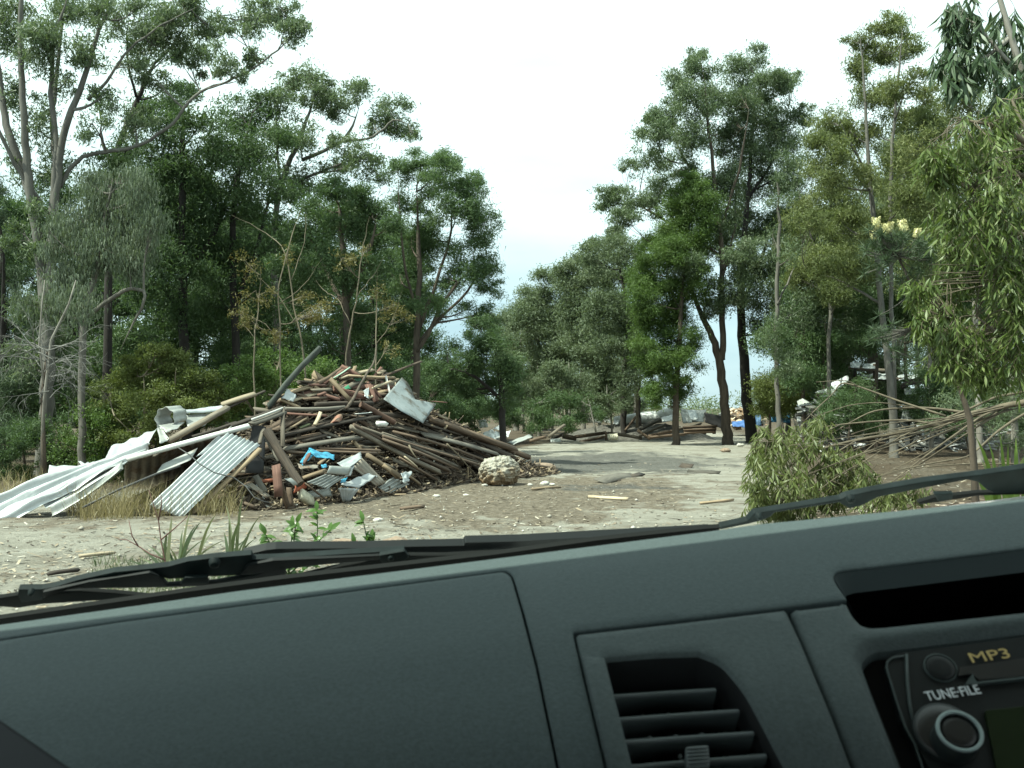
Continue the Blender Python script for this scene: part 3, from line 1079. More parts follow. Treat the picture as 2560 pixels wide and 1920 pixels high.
def wipers(van, org, n, wip, wipd, rub):
    w = empty_child('windscreen_wiper', EYEP + (P(535, 1420, 1.1) - EYEP), van)
    plate('rubber_blade', z4((-600, 640), (-300, 575), (0, 522), (140, 500), (330, 492), (640, 466), (900, 482), (1190, 512), (900, 535), (330, 572), (150, 602), (0, 592), (-300, 660), (-600, 720)), org, n, .006, rub, w, lift=-.028)
    plate('rubber_blade', z5((480, 505), (800, 430), (1100, 375), (1300, 345), (1640, 345), (1930, 328), (2190, 318), (2190, 335), (1900, 372), (1640, 390), (1290, 412), (900, 450), (600, 512)), org, n, .006, rub, w, lift=-.028)
    plate('bridge_web', z4((335, 478), (700, 395), (1180, 322), (1260, 345), (1320, 420), (1700, 400), (2020, 340), (2260, 250), (2260, 420), (1750, 425), (1330, 440), (640, 450), (440, 470), (340, 530)), org, n, .006, wipd, w, lift=-.022)
    plate('bridge_web', z5((60, 420), (260, 385), (700, 365), (1110, 345), (1100, 380), (600, 425), (250, 470), (100, 495), (0, 500)), org, n, .006, wipd, w, lift=-.022)
    br = z4((145, 455), (330, 452), (430, 435), (620, 378), (900, 318), (1200, 288), (1330, 273), (1480, 232), (1700, 203), (1985, 180), (1996, 210)) + z5((90, 375), (280, 368), (700, 340), (1300, 305), (1300, 345), (1105, 348), (700, 370), (300, 395), (235, 415), (170, 470), (110, 495)) \
        + z4((1780, 345), (1330, 372), (1255, 345), (1190, 320), (900, 352), (640, 408), (420, 462), (345, 480), (330, 535), (170, 558), (140, 500))
    plate('bridge', br, org, n, .008, wip, w, lift=-.026)
    plate('bridge_clip', z4((1460, 362), (1640, 358), (1652, 410), (1420, 418)), org, n, .005, wip, w, lift=-.018)
    plate('bridge_clip', z5((1100, 345), (1300, 310), (1335, 358), (1292, 402), (1140, 420), (1105, 390)), org, n, .006, wip, w, lift=-.016)
    arm = z5((20, 345), (200, 302), (280, 292), (1000, 286), (1290, 276), (1770, 266), (1780, 243), (2212, 232), (2700, 205), (3300, 172), (3720, 150), (3715, 165), (3300, 215), (2700, 272), (2212, 312), (1780, 318), (1770, 322), (1290, 332), (1000, 322), (290, 338), (110, 374), (20, 372))
    plate('arm', arm, org, n, .012, wipd, w, lift=-.040)
    for x, y, r in ((535, 1415, 15), (76, 1488, 9), (977, 1399, 10)):
        disc('rivet', x, y, r, org, n, -.02, -.013, wip, w, r2=.8, sides=20)
    w2 = empty_child('windscreen_wiper', P(2130, 1290, 1.15), van)
    plate('bridge', r4((0, 1508), (200, 1465), (250, 1408), (380, 1388), (880, 1306), (920, 1284), (1100, 1245), (1500, 1176), (1900, 1126), (2212, 1080), (2500, 1040), (2500, 1230), (2212, 1258), (2000, 1262), (1940, 1235), (1880, 1180), (1800, 1163), (1500, 1220), (1150, 1290), (1030, 1352), (940, 1372), (865, 1330), (400, 1402), (372, 1430), (300, 1462), (220, 1482), (0, 1528)), org, n, .009, wip, w2, lift=-.026)
    plate('rubber_blade', r4((360, 1425), (930, 1378), (1020, 1384), (1560, 1278), (1900, 1255), (2500, 1235), (2500, 1290), (1900, 1300), (1560, 1325), (1000, 1425), (300, 1480)), org, n, .006, rub, w2, lift=-.032) if False else None
    plate('rubber_blade', r4((1440, 1330), (1570, 1290), (1880, 1258), (2300, 1250), (2300, 1268), (1880, 1280), (1600, 1325), (1450, 1345)), org, n, .006, rub, w2, lift=-.032)
    plate('bridge_clip', r4((1560, 1268), (1700, 1262), (1690, 1312), (1590, 1322)), org, n, .006, wip, w2, lift=-.016)
    disc('rivet', 2130, 1254, 12, org, n, -.02, -.013, wip, w2, r2=.8, sides=20)
    disc('rivet', 1900, 1298, 9, org, n, -.02, -.013, wip, w2, r2=.8, sides=20)


build_van()
# ------------------------------------------------------------------ vegetation
LEAF = {
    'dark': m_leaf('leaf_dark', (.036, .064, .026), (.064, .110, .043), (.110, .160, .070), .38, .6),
    'gum': m_leaf('leaf_gum', (.060, .088, .042), (.102, .146, .076), (.175, .21, .13), .36, .5),
    'grey': m_leaf('leaf_grey', (.062, .085, .052), (.106, .138, .090), (.170, .198, .142), .34, .55),
    'bright': m_leaf('leaf_bright', (.046, .086, .022), (.082, .140, .034), (.13, .188, .058), .38, .6),
    'paper': m_leaf('leaf_paper', (.046, .086, .036), (.082, .136, .056), (.130, .185, .085), .4, .6),
    'yellow': m_leaf('leaf_yellow', (.072, .096, .032), (.122, .152, .054), (.19, .205, .08), .36, .6),
    'bush': m_leaf('leaf_bush', (.062, .082, .020), (.104, .134, .034), (.16, .185, .06), .34, .6),
    'gold': m_leaf('leaf_gold', (.085, .080, .024), (.135, .120, .036), (.19, .16, .055), .3),
    'far': m_leaf('leaf_far', (.076, .106, .060), (.120, .160, .092), (.18, .215, .13), .34, .6),
    'olive': m_leaf('leaf_olive', (.068, .092, .026), (.126, .156, .050), (.21, .225, .11), .36, .45),
    'near': m_leaf('leaf_near', (.050, .085, .020), (.098, .142, .036), (.18, .22, .085), .38, .45),
    'hang': m_leaf('leaf_hang', (.030, .056, .026), (.056, .096, .044), (.12, .16, .10), .24, .45),
    'pine': m_leaf('leaf_pine', (.032, .055, .028), (.055, .090, .046), (.095, .13, .078), .28, .6),
    'strap': m_leaf('leaf_strap', (.07, .12, .02), (.13, .20, .04), (.2, .27, .08), .35),
    'blade': m_leaf('leaf_blade', (.04, .062, .03), (.085, .115, .06), (.20, .20, .11), .3),
    'weed': m_leaf('leaf_weed', (.035, .075, .015), (.06, .125, .022), (.10, .18, .05), .35, .35),
    'straw': m_leaf('leaf_straw', (.13, .115, .05), (.23, .19, .095), (.34, .28, .16), .3),
}
BARK = {
    'pale': m_bark('bark_pale', (.13, .115, .095), (.34, .32, .285), 5),
    'brown': m_bark('bark_brown', (.045, .035, .027), (.15, .115, .085), 8),
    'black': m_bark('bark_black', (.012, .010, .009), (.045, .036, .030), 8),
    'grey': m_bark('bark_grey', (.075, .068, .058), (.20, .185, .160), 7),
    'twig': m_bark('bark_twig', (.12, .10, .068), (.27, .225, .16), 9),
    'gumbark': m_bark('bark_gum', (.070, .065, .056), (.205, .192, .168), 5),
    'bough': m_bark('bark_bough', (.065, .052, .036), (.19, .155, .105), 9),
    'dead': m_bark('bark_dead', (.10, .098, .09), (.25, .245, .23), 9),
}


def leaf_cloud(centres, sig, counts, L, W, droop, tints, flat=.7):
    """leaf quads scattered round spray centres"""
    c = np.repeat(centres, counts, 0)
    s = np.repeat(sig, counts)[:, None]
    n = len(c)
    off = rng.normal(0, 1, (n, 3)) * s * np.array([1, 1, flat])
    p = c + off
    d = rng.normal(0, 1, (n, 3))
    d /= np.linalg.norm(d, axis=1)[:, None]
    d = d * (1 - abs(droop) * .8) + np.array([0, 0, -1.]) * droop
    d /= np.linalg.norm(d, axis=1)[:, None] + 1e-9
    b = np.cross(d, rng.normal(0, 1, (n, 3)))
    b /= np.linalg.norm(b, axis=1)[:, None] + 1e-9
    l = (L * rng.uniform(.6, 1.3, n))[:, None]
    w = (W * rng.uniform(.7, 1.25, n))[:, None]
    v = np.stack([p - d * l * .45 - b * w * .42, p - d * l * .45 + b * w * .42, p + d * l * .55], 1).reshape(-1, 3)
    t = np.clip(np.repeat(tints, counts) + rng.normal(0, .2, n), 0, 1)
    return v, np.arange(3 * n).reshape(-1, 3), t


def bez(a, b, c, n=6):
    u = np.linspace(0, 1, n)[:, None]
    return (1 - u) ** 2 * np.asarray(a) + 2 * u * (1 - u) * np.asarray(b) + u * u * np.asarray(c)


def tree(name, label, cat, D, limbs, clumps, leaf='gum', bark='grey', L=.15, W=.045, cover=1.0, droop=.45, group=None,
         spread=1.0, twig_r=1.0, spray=.30, wob=.25, seed=0, flat=.7, base=True):
    """limbs: lists of (x, y, half width) in photo pixels, first one the trunk; clumps: (x, y, rx, ry[, density]) in photo pixels"""
    global rng
    keep = rng
    rng = np.random.default_rng(seed + int(D * 100) + len(clumps) * 7 + len(label))
    k = D / FPX
    polys = []
    for li, lm in enumerate(limbs):
        pts = []
        dd = 0. if li == 0 else rng.uniform(-.5, .5)
        n = len(lm)
        for i, (x, y, r) in enumerate(lm):
            p = np.array(P(x, y, D))
            p[1] += (i / max(1, n - 1)) * dd * spread * 2 + (rng.normal(0, wob * .35) if 0 < i else 0)
            pts.append((p, r * k))
        if li == 0 and base:
            p0, r0 = pts[0]
            g0 = float(gz(p0[0], p0[1]))
            pts[0] = (np.array([p0[0], p0[1], g0 - .12]), r0 * 1.25)
            pts.insert(1, (np.array([p0[0], p0[1], g0 + .35]), r0))
        # subdivide smoothly
        pp = np.array([p for p, r in pts])
        rr = np.array([r for p, r in pts])
        t = np.linspace(0, len(pp) - 1, (len(pp) - 1) * 4 + 1)
        q = np.stack([np.interp(t, np.arange(len(pp)), pp[:, a]) for a in range(3)], 1)
        for _ in range(2):
            q[1:-1] = (q[:-2] + 2 * q[1:-1] + q[2:]) / 4
        q[1:-1] += rng.normal(0, .012, (len(q) - 2, 3)) * D / 25
        polys.append((q, np.interp(t, np.arange(len(pp)), rr)))
    x0, y0 = polys[0][0][0][0], polys[0][0][0][1]
    root = empty(name, (x0, y0, float(gz(x0, y0))))
    setp(root, label, cat, group)
    for i, (q, r) in enumerate(polys):
        g = Geo()
        r = r.copy()
        r[-3:] *= np.array([.8, .5, .15])
        g.tube(q, r, 9 if r.max() > .06 else 6)
        link('trunk' if i == 0 else 'limb', g.mesh('trunk' if i == 0 else 'limb'), BARK[bark], root)
    anch = np.vstack([q for q, r in polys])
    ar = np.concatenate([r for q, r in polys])
    tw = Geo()
    C, S, N, T = [], [], [], []
    L, W = L * .86, W * .86
    larea = L * W * .42 * .62
    for cl in clumps:
        x, y, rx, ry = cl[:4]
        den = cl[4] if len(cl) > 4 else 1.0
        c = np.array(P(x, y, D + rng.uniform(-1, 1) * spread))
        Rx, Rz = rx * k, ry * k
        Ry = (Rx + Rz) * .55
        dist = np.linalg.norm((anch - c) * np.array([1, .6, 1]), axis=1) + np.where(anch[:, 2] > c[2] - Rz * .2, 2.0 * (Rx + Rz), 0)
        j = int(np.argmin(dist))
        a = anch[j]
        mid = a * .5 + c * .5 + np.array([0, 0, -.12 * np.linalg.norm(c - a)]) + rng.normal(0, .08, 3) * np.linalg.norm(c - a)
        tip = c + np.array([0, 0, Rz * .35])
        br = bez(a, mid, tip, 7)
        r0 = min(ar[j] * .75, (.010 + .016 * np.linalg.norm(tip - a)) * twig_r)
        tw.tube(br, np.linspace(max(r0, .006), .005 * twig_r + .002, 7), 5, cap=False)
        ns = int(max(5, 13 * den * (.30 / spray) ** 2))
        u = rng.normal(0, 1, (ns, 3))
        u /= np.linalg.norm(u, axis=1)[:, None]
        u *= rng.random(ns)[:, None] ** .42
        sc = c + u * np.array([Rx, Ry, Rz])
        sg = spray * min(Rx, Rz) * rng.uniform(.7, 1.3, ns)
        nl = 1.62 * cover * den * math.pi * Rx * Rz * 1.25 / larea
        cnt = np.maximum(3, (nl / ns * rng.uniform(.5, 1.6, ns))).astype(int)
        C.append(sc)
        S.append(sg)
        N.append(cnt)
        T.append(np.clip(.45 + rng.normal(0, .1) + rng.normal(0, .13, ns), 0, 1))
        for s_ in sc[:: (1 if ns < 14 else 2)]:
            b = br[rng.integers(2, 7)]
            tw.tube(bez(b, (b + s_) / 2 + rng.normal(0, .1, 3) * np.linalg.norm(s_ - b), s_, 4), np.linspace(.0075, .003, 4) * twig_r * (.5 + D / 50), 3, cap=False)
    if tw.n:
        setp(link('twigs', tw.mesh('twigs'), BARK[bark], root), kind='stuff')
    if C:
        v, f, t = leaf_cloud(np.vstack(C), np.concatenate(S), np.concatenate(N), L, W, droop, np.concatenate(T), flat)
        setp(link('crown', mesh_np('crown', v, f, t), LEAF[leaf], root), kind='stuff')
    rng = keep
    return root


def grow(g, p, d, length, r, depth, spread=.6, kids=3, droop=0., seg=5, shrink=.68, tips=None, rr=None):
    """branching twig work"""
    rr = rr or rnd
    pts, q, dd = [p.copy()], p.copy(), d.normalized()
    for i in range(seg):
        dd = (dd + Vector((rr.gauss(0, .16), rr.gauss(0, .16), rr.gauss(0, .13) - droop * .12))).normalized()
        q = q + dd * (length / seg)
        pts.append(q.copy())
    g.tube(pts, np.linspace(r, r * .55, len(pts)), 5 if r > .01 else 3, cap=False)
    if depth == 0:
        if tips is not None:
            tips.append((pts[-1], dd))
        return
    for k in range(kids):
        b = pts[rr.randint(max(1, seg // 3), seg)]
        nd = (dd + Vector((rr.uniform(-1, 1), rr.uniform(-1, 1), rr.uniform(-.6, .8) - droop)) * spread).normalized()
        grow(g, b, nd, length * shrink * rr.uniform(.7, 1.2), r * .55, depth - 1, spread, kids, droop, max(3, seg - 1), shrink, tips, rr)


# left-hand stand
tree('gum_tree', 'tall multi-stemmed gum with smooth pale limbs at the far left edge', 'tree', 24,
     [[(108, 1185, 19.4), (115, 1050, 16.6), (122, 900, 15.8), (115, 760, 16.6), (100, 640, 14.4), (90, 560, 8.6), (88, 520, 3.6)],
      [(112, 720, 12.2), (98, 610, 13.0), (82, 500, 12.2), (55, 420, 10.8), (25, 340, 9.4), (5, 240, 7.9), (-14, 120, 6.5), (-25, 0, 4.3)],
      [(110, 690, 8.6), (100, 590, 11.5), (90, 500, 10.8), (80, 400, 9.4), (82, 260, 7.9), (78, 120, 6.5), (90, 0, 5.0), (95, -80, 2.9)],
      [(118, 760, 10.1), (122, 640, 10.8), (130, 430, 8.6), (117, 360, 7.9), (105, 260, 6.5), (110, 150, 5.0), (116, 0, 3.6), (120, -60, 2.2)],
      [(120, 740, 8.6), (128, 620, 8.6), (143, 440, 7.2), (152, 350, 7.2), (137, 250, 5.8), (152, 110, 4.3), (190, 0, 2.9)],
      [(122, 780, 10.1), (132, 640, 10.8), (152, 440, 8.6), (174, 324, 8.6), (217, 243, 7.2), (255, 116, 5.0), (307, 12, 3.6), (320, -60, 2.2)],
      [(150, 470, 5.8), (179, 417, 5.8), (220, 388, 5.0), (284, 379, 5.0), (359, 365, 4.3), (440, 312, 4.3), (492, 243, 3.6), (555, 214, 2.9), (625, 191, 2.5), (683, 145, 2.2), (752, 93, 1.4)],
      [(220, 250, 5.0), (284, 190, 3.6), (330, 130, 2.9), (420, 80, 2.2), (520, 40, 1.4)],
      [(104, 509, 6.5), (52, 417, 5.0), (23, 324, 4.3), (0, 278, 3.6)],
      [(87, 498, 6.5), (46, 440, 5.8), (0, 347, 5.0), (-30, 300, 3.6)]],
     [(20, 60, 60, 90, .9), (100, 110, 60, 80), (50, 230, 40, 60, .5), (165, 30, 60, 60), (205, 130, 45, 50, .6), (330, 50, 60, 50, .8), (400, 100, 70, 55), (460, 30, 60, 45), (515, 70, 55, 45, .9),
      (470, 160, 60, 35, .6), (560, 150, 60, 35, .6), (640, 60, 55, 45), (700, 28, 55, 35), (738, 80, 42, 36), (640, 140, 55, 30, .5), (590, 195, 50, 22, .4), (380, 200, 60, 40, .5), (300, 170, 50, 45, .4),
      (230, 320, 60, 35, .4), (330, 300, 70, 35, .5), (170, 210, 35, 55, .3), (250, 20, 50, 40, .7), (60, 600, 40, 70, .6), (120, 660, 50, 60, .8), (80, 760, 60, 70, .8), (130, 860, 50, 60, .7), (60, 900, 50, 60, .6), (120, 540, 40, 40, .6), (90, 330, 60, 70, .5), (140, 430, 60, 60, .4), (60, 420, 50, 60, .4), (270, 240, 50, 40, .5), (430, 60, 50, 40, .7), (580, 60, 45, 35, .6)],
     'gum', 'gumbark', .14, .045, 1.5, .5, spread=1.0, wob=.1, twig_r=1.6)
tree('dark_branched_tree', 'dark thin-limbed gum with a rising black branch behind the pale multi-stemmed gum', 'tree', 27,
     [[(262, 1160, 13), (268, 900, 11), (275, 600, 9), (284, 417, 8), (301, 347, 7), (341, 243, 6), (376, 174, 4), (428, 116, 3), (492, 35, 2)],
      [(284, 430, 6), (240, 350, 4), (225, 280, 3)], [(341, 243, 4), (330, 150, 3), (350, 60, 2)]],
     [(420, 140, 50, 35, .7), (380, 40, 60, 40, .8), (300, 90, 45, 35, .5), (250, 270, 50, 40, .6), (320, 380, 50, 40, .8), (430, 220, 60, 40, .6), (370, 280, 55, 40, .8), (500, 130, 50, 30, .6), (250, 420, 50, 40, .8)],
     'dark', 'black', .14, .05, .9, .45)
tree('weeping_tree', 'grey-green gum with weeping leaves in front of the dark trees', 'tree', 22,
     [[(205, 1190, 10), (200, 1000, 9), (205, 800, 9), (250, 600, 7), (290, 450, 4)], [(205, 800, 6), (320, 720, 5), (385, 730, 4), (300, 880, 3)]],
     [(225, 455, 45, 35), (300, 450, 65, 40), (350, 490, 55, 50), (265, 530, 85, 65), (200, 560, 55, 65), (345, 575, 65, 65), (250, 640, 80, 60), (160, 690, 60, 60, .8), (385, 560, 45, 45), (125, 600, 35, 55, .7), (100, 770, 55, 55, .6), (190, 770, 60, 50, .7), (330, 660, 60, 50, .8)],
     'grey', 'grey', .15, .035, 1.1, .85, flat=1.2)
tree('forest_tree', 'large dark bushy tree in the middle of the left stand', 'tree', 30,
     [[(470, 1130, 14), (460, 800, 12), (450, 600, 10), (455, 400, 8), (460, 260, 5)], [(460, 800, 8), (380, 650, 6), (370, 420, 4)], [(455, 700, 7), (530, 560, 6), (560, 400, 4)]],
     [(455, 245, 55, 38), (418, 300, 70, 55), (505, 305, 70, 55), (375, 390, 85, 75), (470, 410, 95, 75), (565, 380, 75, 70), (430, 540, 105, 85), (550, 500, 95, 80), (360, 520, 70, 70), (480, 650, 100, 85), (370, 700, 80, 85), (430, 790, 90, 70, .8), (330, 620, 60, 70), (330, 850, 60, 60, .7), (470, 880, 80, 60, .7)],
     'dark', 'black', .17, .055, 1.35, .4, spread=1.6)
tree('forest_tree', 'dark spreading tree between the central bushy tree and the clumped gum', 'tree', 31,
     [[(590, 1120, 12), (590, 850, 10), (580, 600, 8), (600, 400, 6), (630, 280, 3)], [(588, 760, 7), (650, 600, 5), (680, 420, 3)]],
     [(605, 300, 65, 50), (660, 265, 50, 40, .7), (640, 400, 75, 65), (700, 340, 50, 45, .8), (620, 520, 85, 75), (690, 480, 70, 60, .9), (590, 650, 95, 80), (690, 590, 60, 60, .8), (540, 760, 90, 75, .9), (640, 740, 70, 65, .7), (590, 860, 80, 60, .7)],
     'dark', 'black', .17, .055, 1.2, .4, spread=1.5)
tree('clumped_gum_tree', 'slender gum with separate round leaf clumps against the white sky', 'tree', 33,
     [[(695, 1120, 10), (692, 800, 9), (682, 600, 8), (703, 450, 7), (755, 340, 5), (790, 220, 3)], [(755, 400, 5), (860, 345, 4), (885, 250, 3)], [(850, 355, 3), (940, 350, 3), (985, 300, 2), (1025, 318, 1.5)], [(700, 460, 4), (690, 330, 3), (690, 230, 2)], [(720, 460, 4), (830, 430, 3), (905, 400, 2)]],
     [(765, 197, 55, 33), (800, 225, 60, 40), (725, 215, 40, 40, .7), (810, 255, 60, 36), (888, 235, 44, 38), (838, 280, 40, 28, .8), (978, 280, 48, 38), (1000, 322, 48, 32), (1030, 338, 24, 14, .8), (937, 314, 34, 28), (870, 370, 58, 36, .7), (914, 405, 48, 36), (856, 420, 48, 36, .7), (940, 445, 38, 30, .7),
      (700, 260, 55, 45, .8), (680, 340, 55, 45, .8), (750, 360, 65, 55, .8), (720, 440, 60, 55, .8), (790, 455, 50, 45, .6)],
     'gum', 'grey', .16, .055, 1.15, .4)
tree('dense_green_tree', 'dense deep-green tree with dipping branches behind the timber pile', 'tree', 27,
     [[(872, 1150, 10), (868, 800, 9), (850, 560, 6), (845, 490, 3)], [(866, 780, 6), (800, 660, 5), (760, 580, 3)], [(866, 760, 6), (930, 640, 5), (950, 560, 3)]],
     [(842, 478, 48, 32, 1.4), (890, 500, 48, 34, 1.2), (800, 525, 55, 45), (760, 590, 58, 46), (868, 565, 68, 46, 1.2), (930, 535, 46, 44), (980, 565, 38, 40, .8), (718, 645, 48, 46, .8), (820, 650, 65, 56, .9), (900, 670, 60, 56, .9), (770, 740, 58, 56, .7), (860, 790, 70, 56, .7), (925, 780, 40, 60, .6), (800, 860, 65, 56, .7)],
     'dark', 'brown', .14, .045, 1.4, .25)
tree('paperbark_tree', 'rounded fine-leaved paperbark with fanning pale stems at the edge of the left stand', 'tree', 28,
     [[(1036, 1150, 10), (1040, 950, 9), (1045, 800, 8), (1050, 650, 6), (1042, 480, 3)], [(1042, 880, 6), (1070, 840, 5), (1117, 740, 4), (1186, 665, 3)], [(1045, 830, 5), (1090, 700, 4), (1125, 600, 3), (1130, 480, 2)], [(1046, 860, 5), (1100, 790, 4), (1170, 730, 3), (1215, 640, 2)], [(1044, 800, 4), (1010, 650, 3), (1005, 450, 2)]],
     [(1000, 425, 44, 34), (1060, 410, 56, 36), (1120, 405, 40, 26), (1090, 440, 66, 46), (1175, 475, 42, 40), (1198, 446, 18, 22, .8), (1040, 505, 66, 46), (1130, 520, 76, 56), (1205, 560, 42, 58), (1080, 600, 84, 56), (1185, 640, 60, 66), (1130, 695, 76, 48, .65), (1222, 690, 32, 66, .9), (1030, 610, 48, 56, .9), (1180, 775, 56, 38, .5), (1000, 700, 46, 46, .5), (1222, 790, 30, 40, .8), (1090, 770, 60, 40, .4)],
     'paper', 'brown', .15, .03, 1.35, .15, spray=.26)
tree('dark_bushy_tree', 'low dark green bushy tree at the right end of the left stand', 'tree', 26,
     [[(1258, 1078, 9), (1256, 950, 8), (1232, 860, 4)], [(1256, 1000, 5), (1190, 940, 4), (1140, 925, 2)]],
     [(1230, 860, 46, 38), (1185, 890, 46, 38), (1268, 905, 42, 48), (1145, 925, 48, 28), (1210, 950, 58, 48), (1278, 965, 28, 48), (1250, 1008, 40, 36), (1120, 890, 40, 38, .7), (1175, 975, 50, 20, .7), (1195, 820, 50, 30, .8), (1110, 960, 40, 24, .6)],
     'dark', 'black', .13, .03, 1.7, .2)
tree('casuarina_tree', 'dark feathery casuarina cut by the left edge of the view', 'tree', 26,
     [[(12, 1170, 14), (8, 900, 12), (2, 700, 9), (-8, 500, 5)], [(8, 900, 8), (40, 760, 5), (60, 650, 3)]],
     [(-20, 500, 38, 70), (0, 600, 34, 60, .8), (-10, 700, 50, 70), (0, 850, 55, 80), (40, 960, 60, 70), (-20, 1000, 60, 90), (55, 800, 40, 50, .6), (30, 1080, 70, 60)],
     'pine', 'black', .2, .02, 1.5, .5)
# straggly saplings in front
for lab, lm, cl in (
        ('bare pale sapling leaning left behind the top of the timber pile', [[(772, 1120, 5), (764, 886, 5), (735, 770, 4), (718, 625, 3), (665, 579, 2), (579, 538, 1.5)], [(728, 700, 2), (760, 600, 1.6), (752, 521, 1.2)], [(745, 820, 2), (690, 730, 1.8), (640, 690, 1.2)]], [(781, 790, 45, 28, .9), (720, 640, 30, 25, .4)]),
        ('thin sapling with golden-yellow foliage among the left trees', [[(706, 1120, 5), (700, 833, 4), (697, 718, 3.4), (729, 608, 2.6), (752, 521, 1.6)], [(700, 850, 2), (650, 800, 1.6), (600, 780, 1.2)], [(698, 760, 2), (760, 720, 1.6), (810, 650, 1.1)]], [(690, 838, 40, 20, .9), (630, 810, 40, 20, .4), (800, 770, 40, 26, .9), (760, 745, 30, 24, .6)]),
        ('pale forked sapling right of centre behind the timber pile', [[(865, 1120, 5), (862, 868, 4.5), (891, 752, 3.6), (903, 637, 2.6), (926, 544, 1.6)], [(876, 810, 2.4), (840, 740, 2), (810, 729, 1.6), (781, 694, 1.2)], [(893, 740, 2), (930, 690, 1.6), (960, 640, 1)]], [(856, 654, 34, 26, .6), (984, 770, 35, 25, .5), (920, 620, 24, 24, .3)]),
        ('thin straight sapling beside the paperbark trunk', [[(942, 1120, 4.5), (940, 903, 4), (937, 781, 3), (945, 680, 1.6)], [(940, 860, 2), (985, 800, 1.6), (1010, 730, 1)]], [(985, 800, 40, 26, .5), (935, 730, 30, 30, .3), (970, 870, 36, 22, .4)]),
        ('thin leafy sapling left of the bare pale ones', [[(640, 1120, 4.5), (637, 845, 4), (648, 752, 3), (654, 665, 1.6)], [(640, 850, 2), (600, 800, 1.6), (590, 740, 1)]], [(613, 665, 40, 40, .3), (640, 740, 40, 40, .35), (600, 790, 40, 30, .4)])):
    lm = [[(x, y, r * .48) for x, y, r in q] for q in lm]
    tree('sapling', lab, 'sapling', 21.5 + len(lab) % 3 * .4, lm, cl, 'gold', 'twig', .09, .026, .5, .2, 'straggly saplings behind the timber pile', spread=.4)
# bushes at the foot of the stand
tree('bush', 'rounded yellow-green bush behind the iron roofing sheets', 'bush', 22.4,
     [[(370, 1190, 6), (365, 1050, 5), (360, 940, 3)], [(370, 1120, 4), (440, 1000, 3), (460, 920, 2)], [(368, 1120, 4), (300, 1040, 3)]],
     [(330, 930, 75, 46), (425, 905, 75, 40), (395, 880, 50, 30), (500, 965, 65, 56), (385, 990, 95, 56), (275, 1000, 58, 56, .8), (450, 1040, 95, 50), (350, 1070, 90, 50), (550, 1010, 60, 50, .8)],
     'bush', 'twig', .075, .04, 1.6, .1, spray=.24)
tree('bush', 'darker green bush directly behind the timber pile', 'bush', 23.6,
     [[(690, 1180, 6), (690, 1050, 5), (690, 930, 3)], [(690, 1100, 4), (620, 1000, 3), (600, 940, 2)]],
     [(620, 940, 66, 46), (700, 910, 66, 42), (770, 930, 58, 46), (690, 985, 85, 48), (590, 1000, 60, 50), (800, 990, 60, 50, .8)],
     'bright', 'twig', .085, .04, 1.6, .1, spray=.24)
tree('undergrowth_shrub', 'dark ferny shrub in the shade at the far left', 'shrub', 22.5,
     [[(60, 1200, 4), (60, 1100, 3)]], [(40, 1110, 80, 50), (110, 1080, 70, 50, .8), (30, 1180, 80, 30), (140, 1150, 70, 40)], 'dark', 'brown', .12, .025, 1.3, .2, spray=.24)
tree('undergrowth_shrub', 'dark leafy shrub at the left foot of the yellow-green bush', 'shrub', 22.8,
     [[(240, 1200, 4), (240, 1110, 3)]], [(200, 1110, 75, 55), (270, 1120, 70, 55), (230, 1050, 60, 45, .8), (300, 1170, 70, 35), (190, 1180, 70, 30)], 'bright', 'brown', .09, .04, 1.4, .1, spray=.24)
# trees deeper in the left stand
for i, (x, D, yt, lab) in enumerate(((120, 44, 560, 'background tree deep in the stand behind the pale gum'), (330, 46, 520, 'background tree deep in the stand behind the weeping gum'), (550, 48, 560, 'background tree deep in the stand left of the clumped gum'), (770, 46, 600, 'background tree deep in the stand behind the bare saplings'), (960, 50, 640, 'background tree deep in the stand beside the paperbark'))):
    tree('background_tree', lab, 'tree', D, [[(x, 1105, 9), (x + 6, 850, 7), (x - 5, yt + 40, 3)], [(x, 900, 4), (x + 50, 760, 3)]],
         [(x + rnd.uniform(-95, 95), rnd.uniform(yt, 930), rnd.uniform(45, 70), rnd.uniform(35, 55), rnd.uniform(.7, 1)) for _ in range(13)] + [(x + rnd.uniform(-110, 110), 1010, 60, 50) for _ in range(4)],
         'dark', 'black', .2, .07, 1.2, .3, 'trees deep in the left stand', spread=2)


def dead_shrub():
    D = 20.5
    rr = random.Random(5)
    root = empty('dead_shrub', P(110, 1020 + EYE * FPX / D, D))
    setp(root, 'grey leafless shrub of fine drooping twigs in front of the pale gum', 'shrub')
    st = Geo()
    st.tube([P(112, 1225, D), P(108, 1100, D), P(106, 980, D + .1), (P(118, 880, D))], [.05, .045, .038, .02], 7)
    link('stem', st.mesh('stem'), BARK['brown'], root)
    st = Geo()
    st.tube([P(100, 1225, D), P(110, 1000, D), P(128, 850, D), P(172, 760, D), P(190, 700, D)], [.035, .03, .026, .02, .012], 7)
    st.tube([P(110, 960, D), P(98, 860, D), P(105, 760, D), P(112, 700, D)], [.024, .02, .016, .01], 6)
    link('stem', st.mesh('stem'), BARK['pale'], root)
    g = Geo()
    for k in range(26):
        p = P(rr.uniform(85, 130), rr.uniform(850, 1010), D + rr.uniform(-.1, .1))
        d = Vector((rr.uniform(-1, 1), rr.uniform(-.6, .6), rr.uniform(-.1, .9)))
        grow(g, p, d, rr.uniform(.5, .85), .012, 3, .75, 3, .35, 5, .66, None, rr)
    setp(link('twigs', g.mesh('twigs'), BARK['dead'], root), kind='stuff')


dead_shrub()

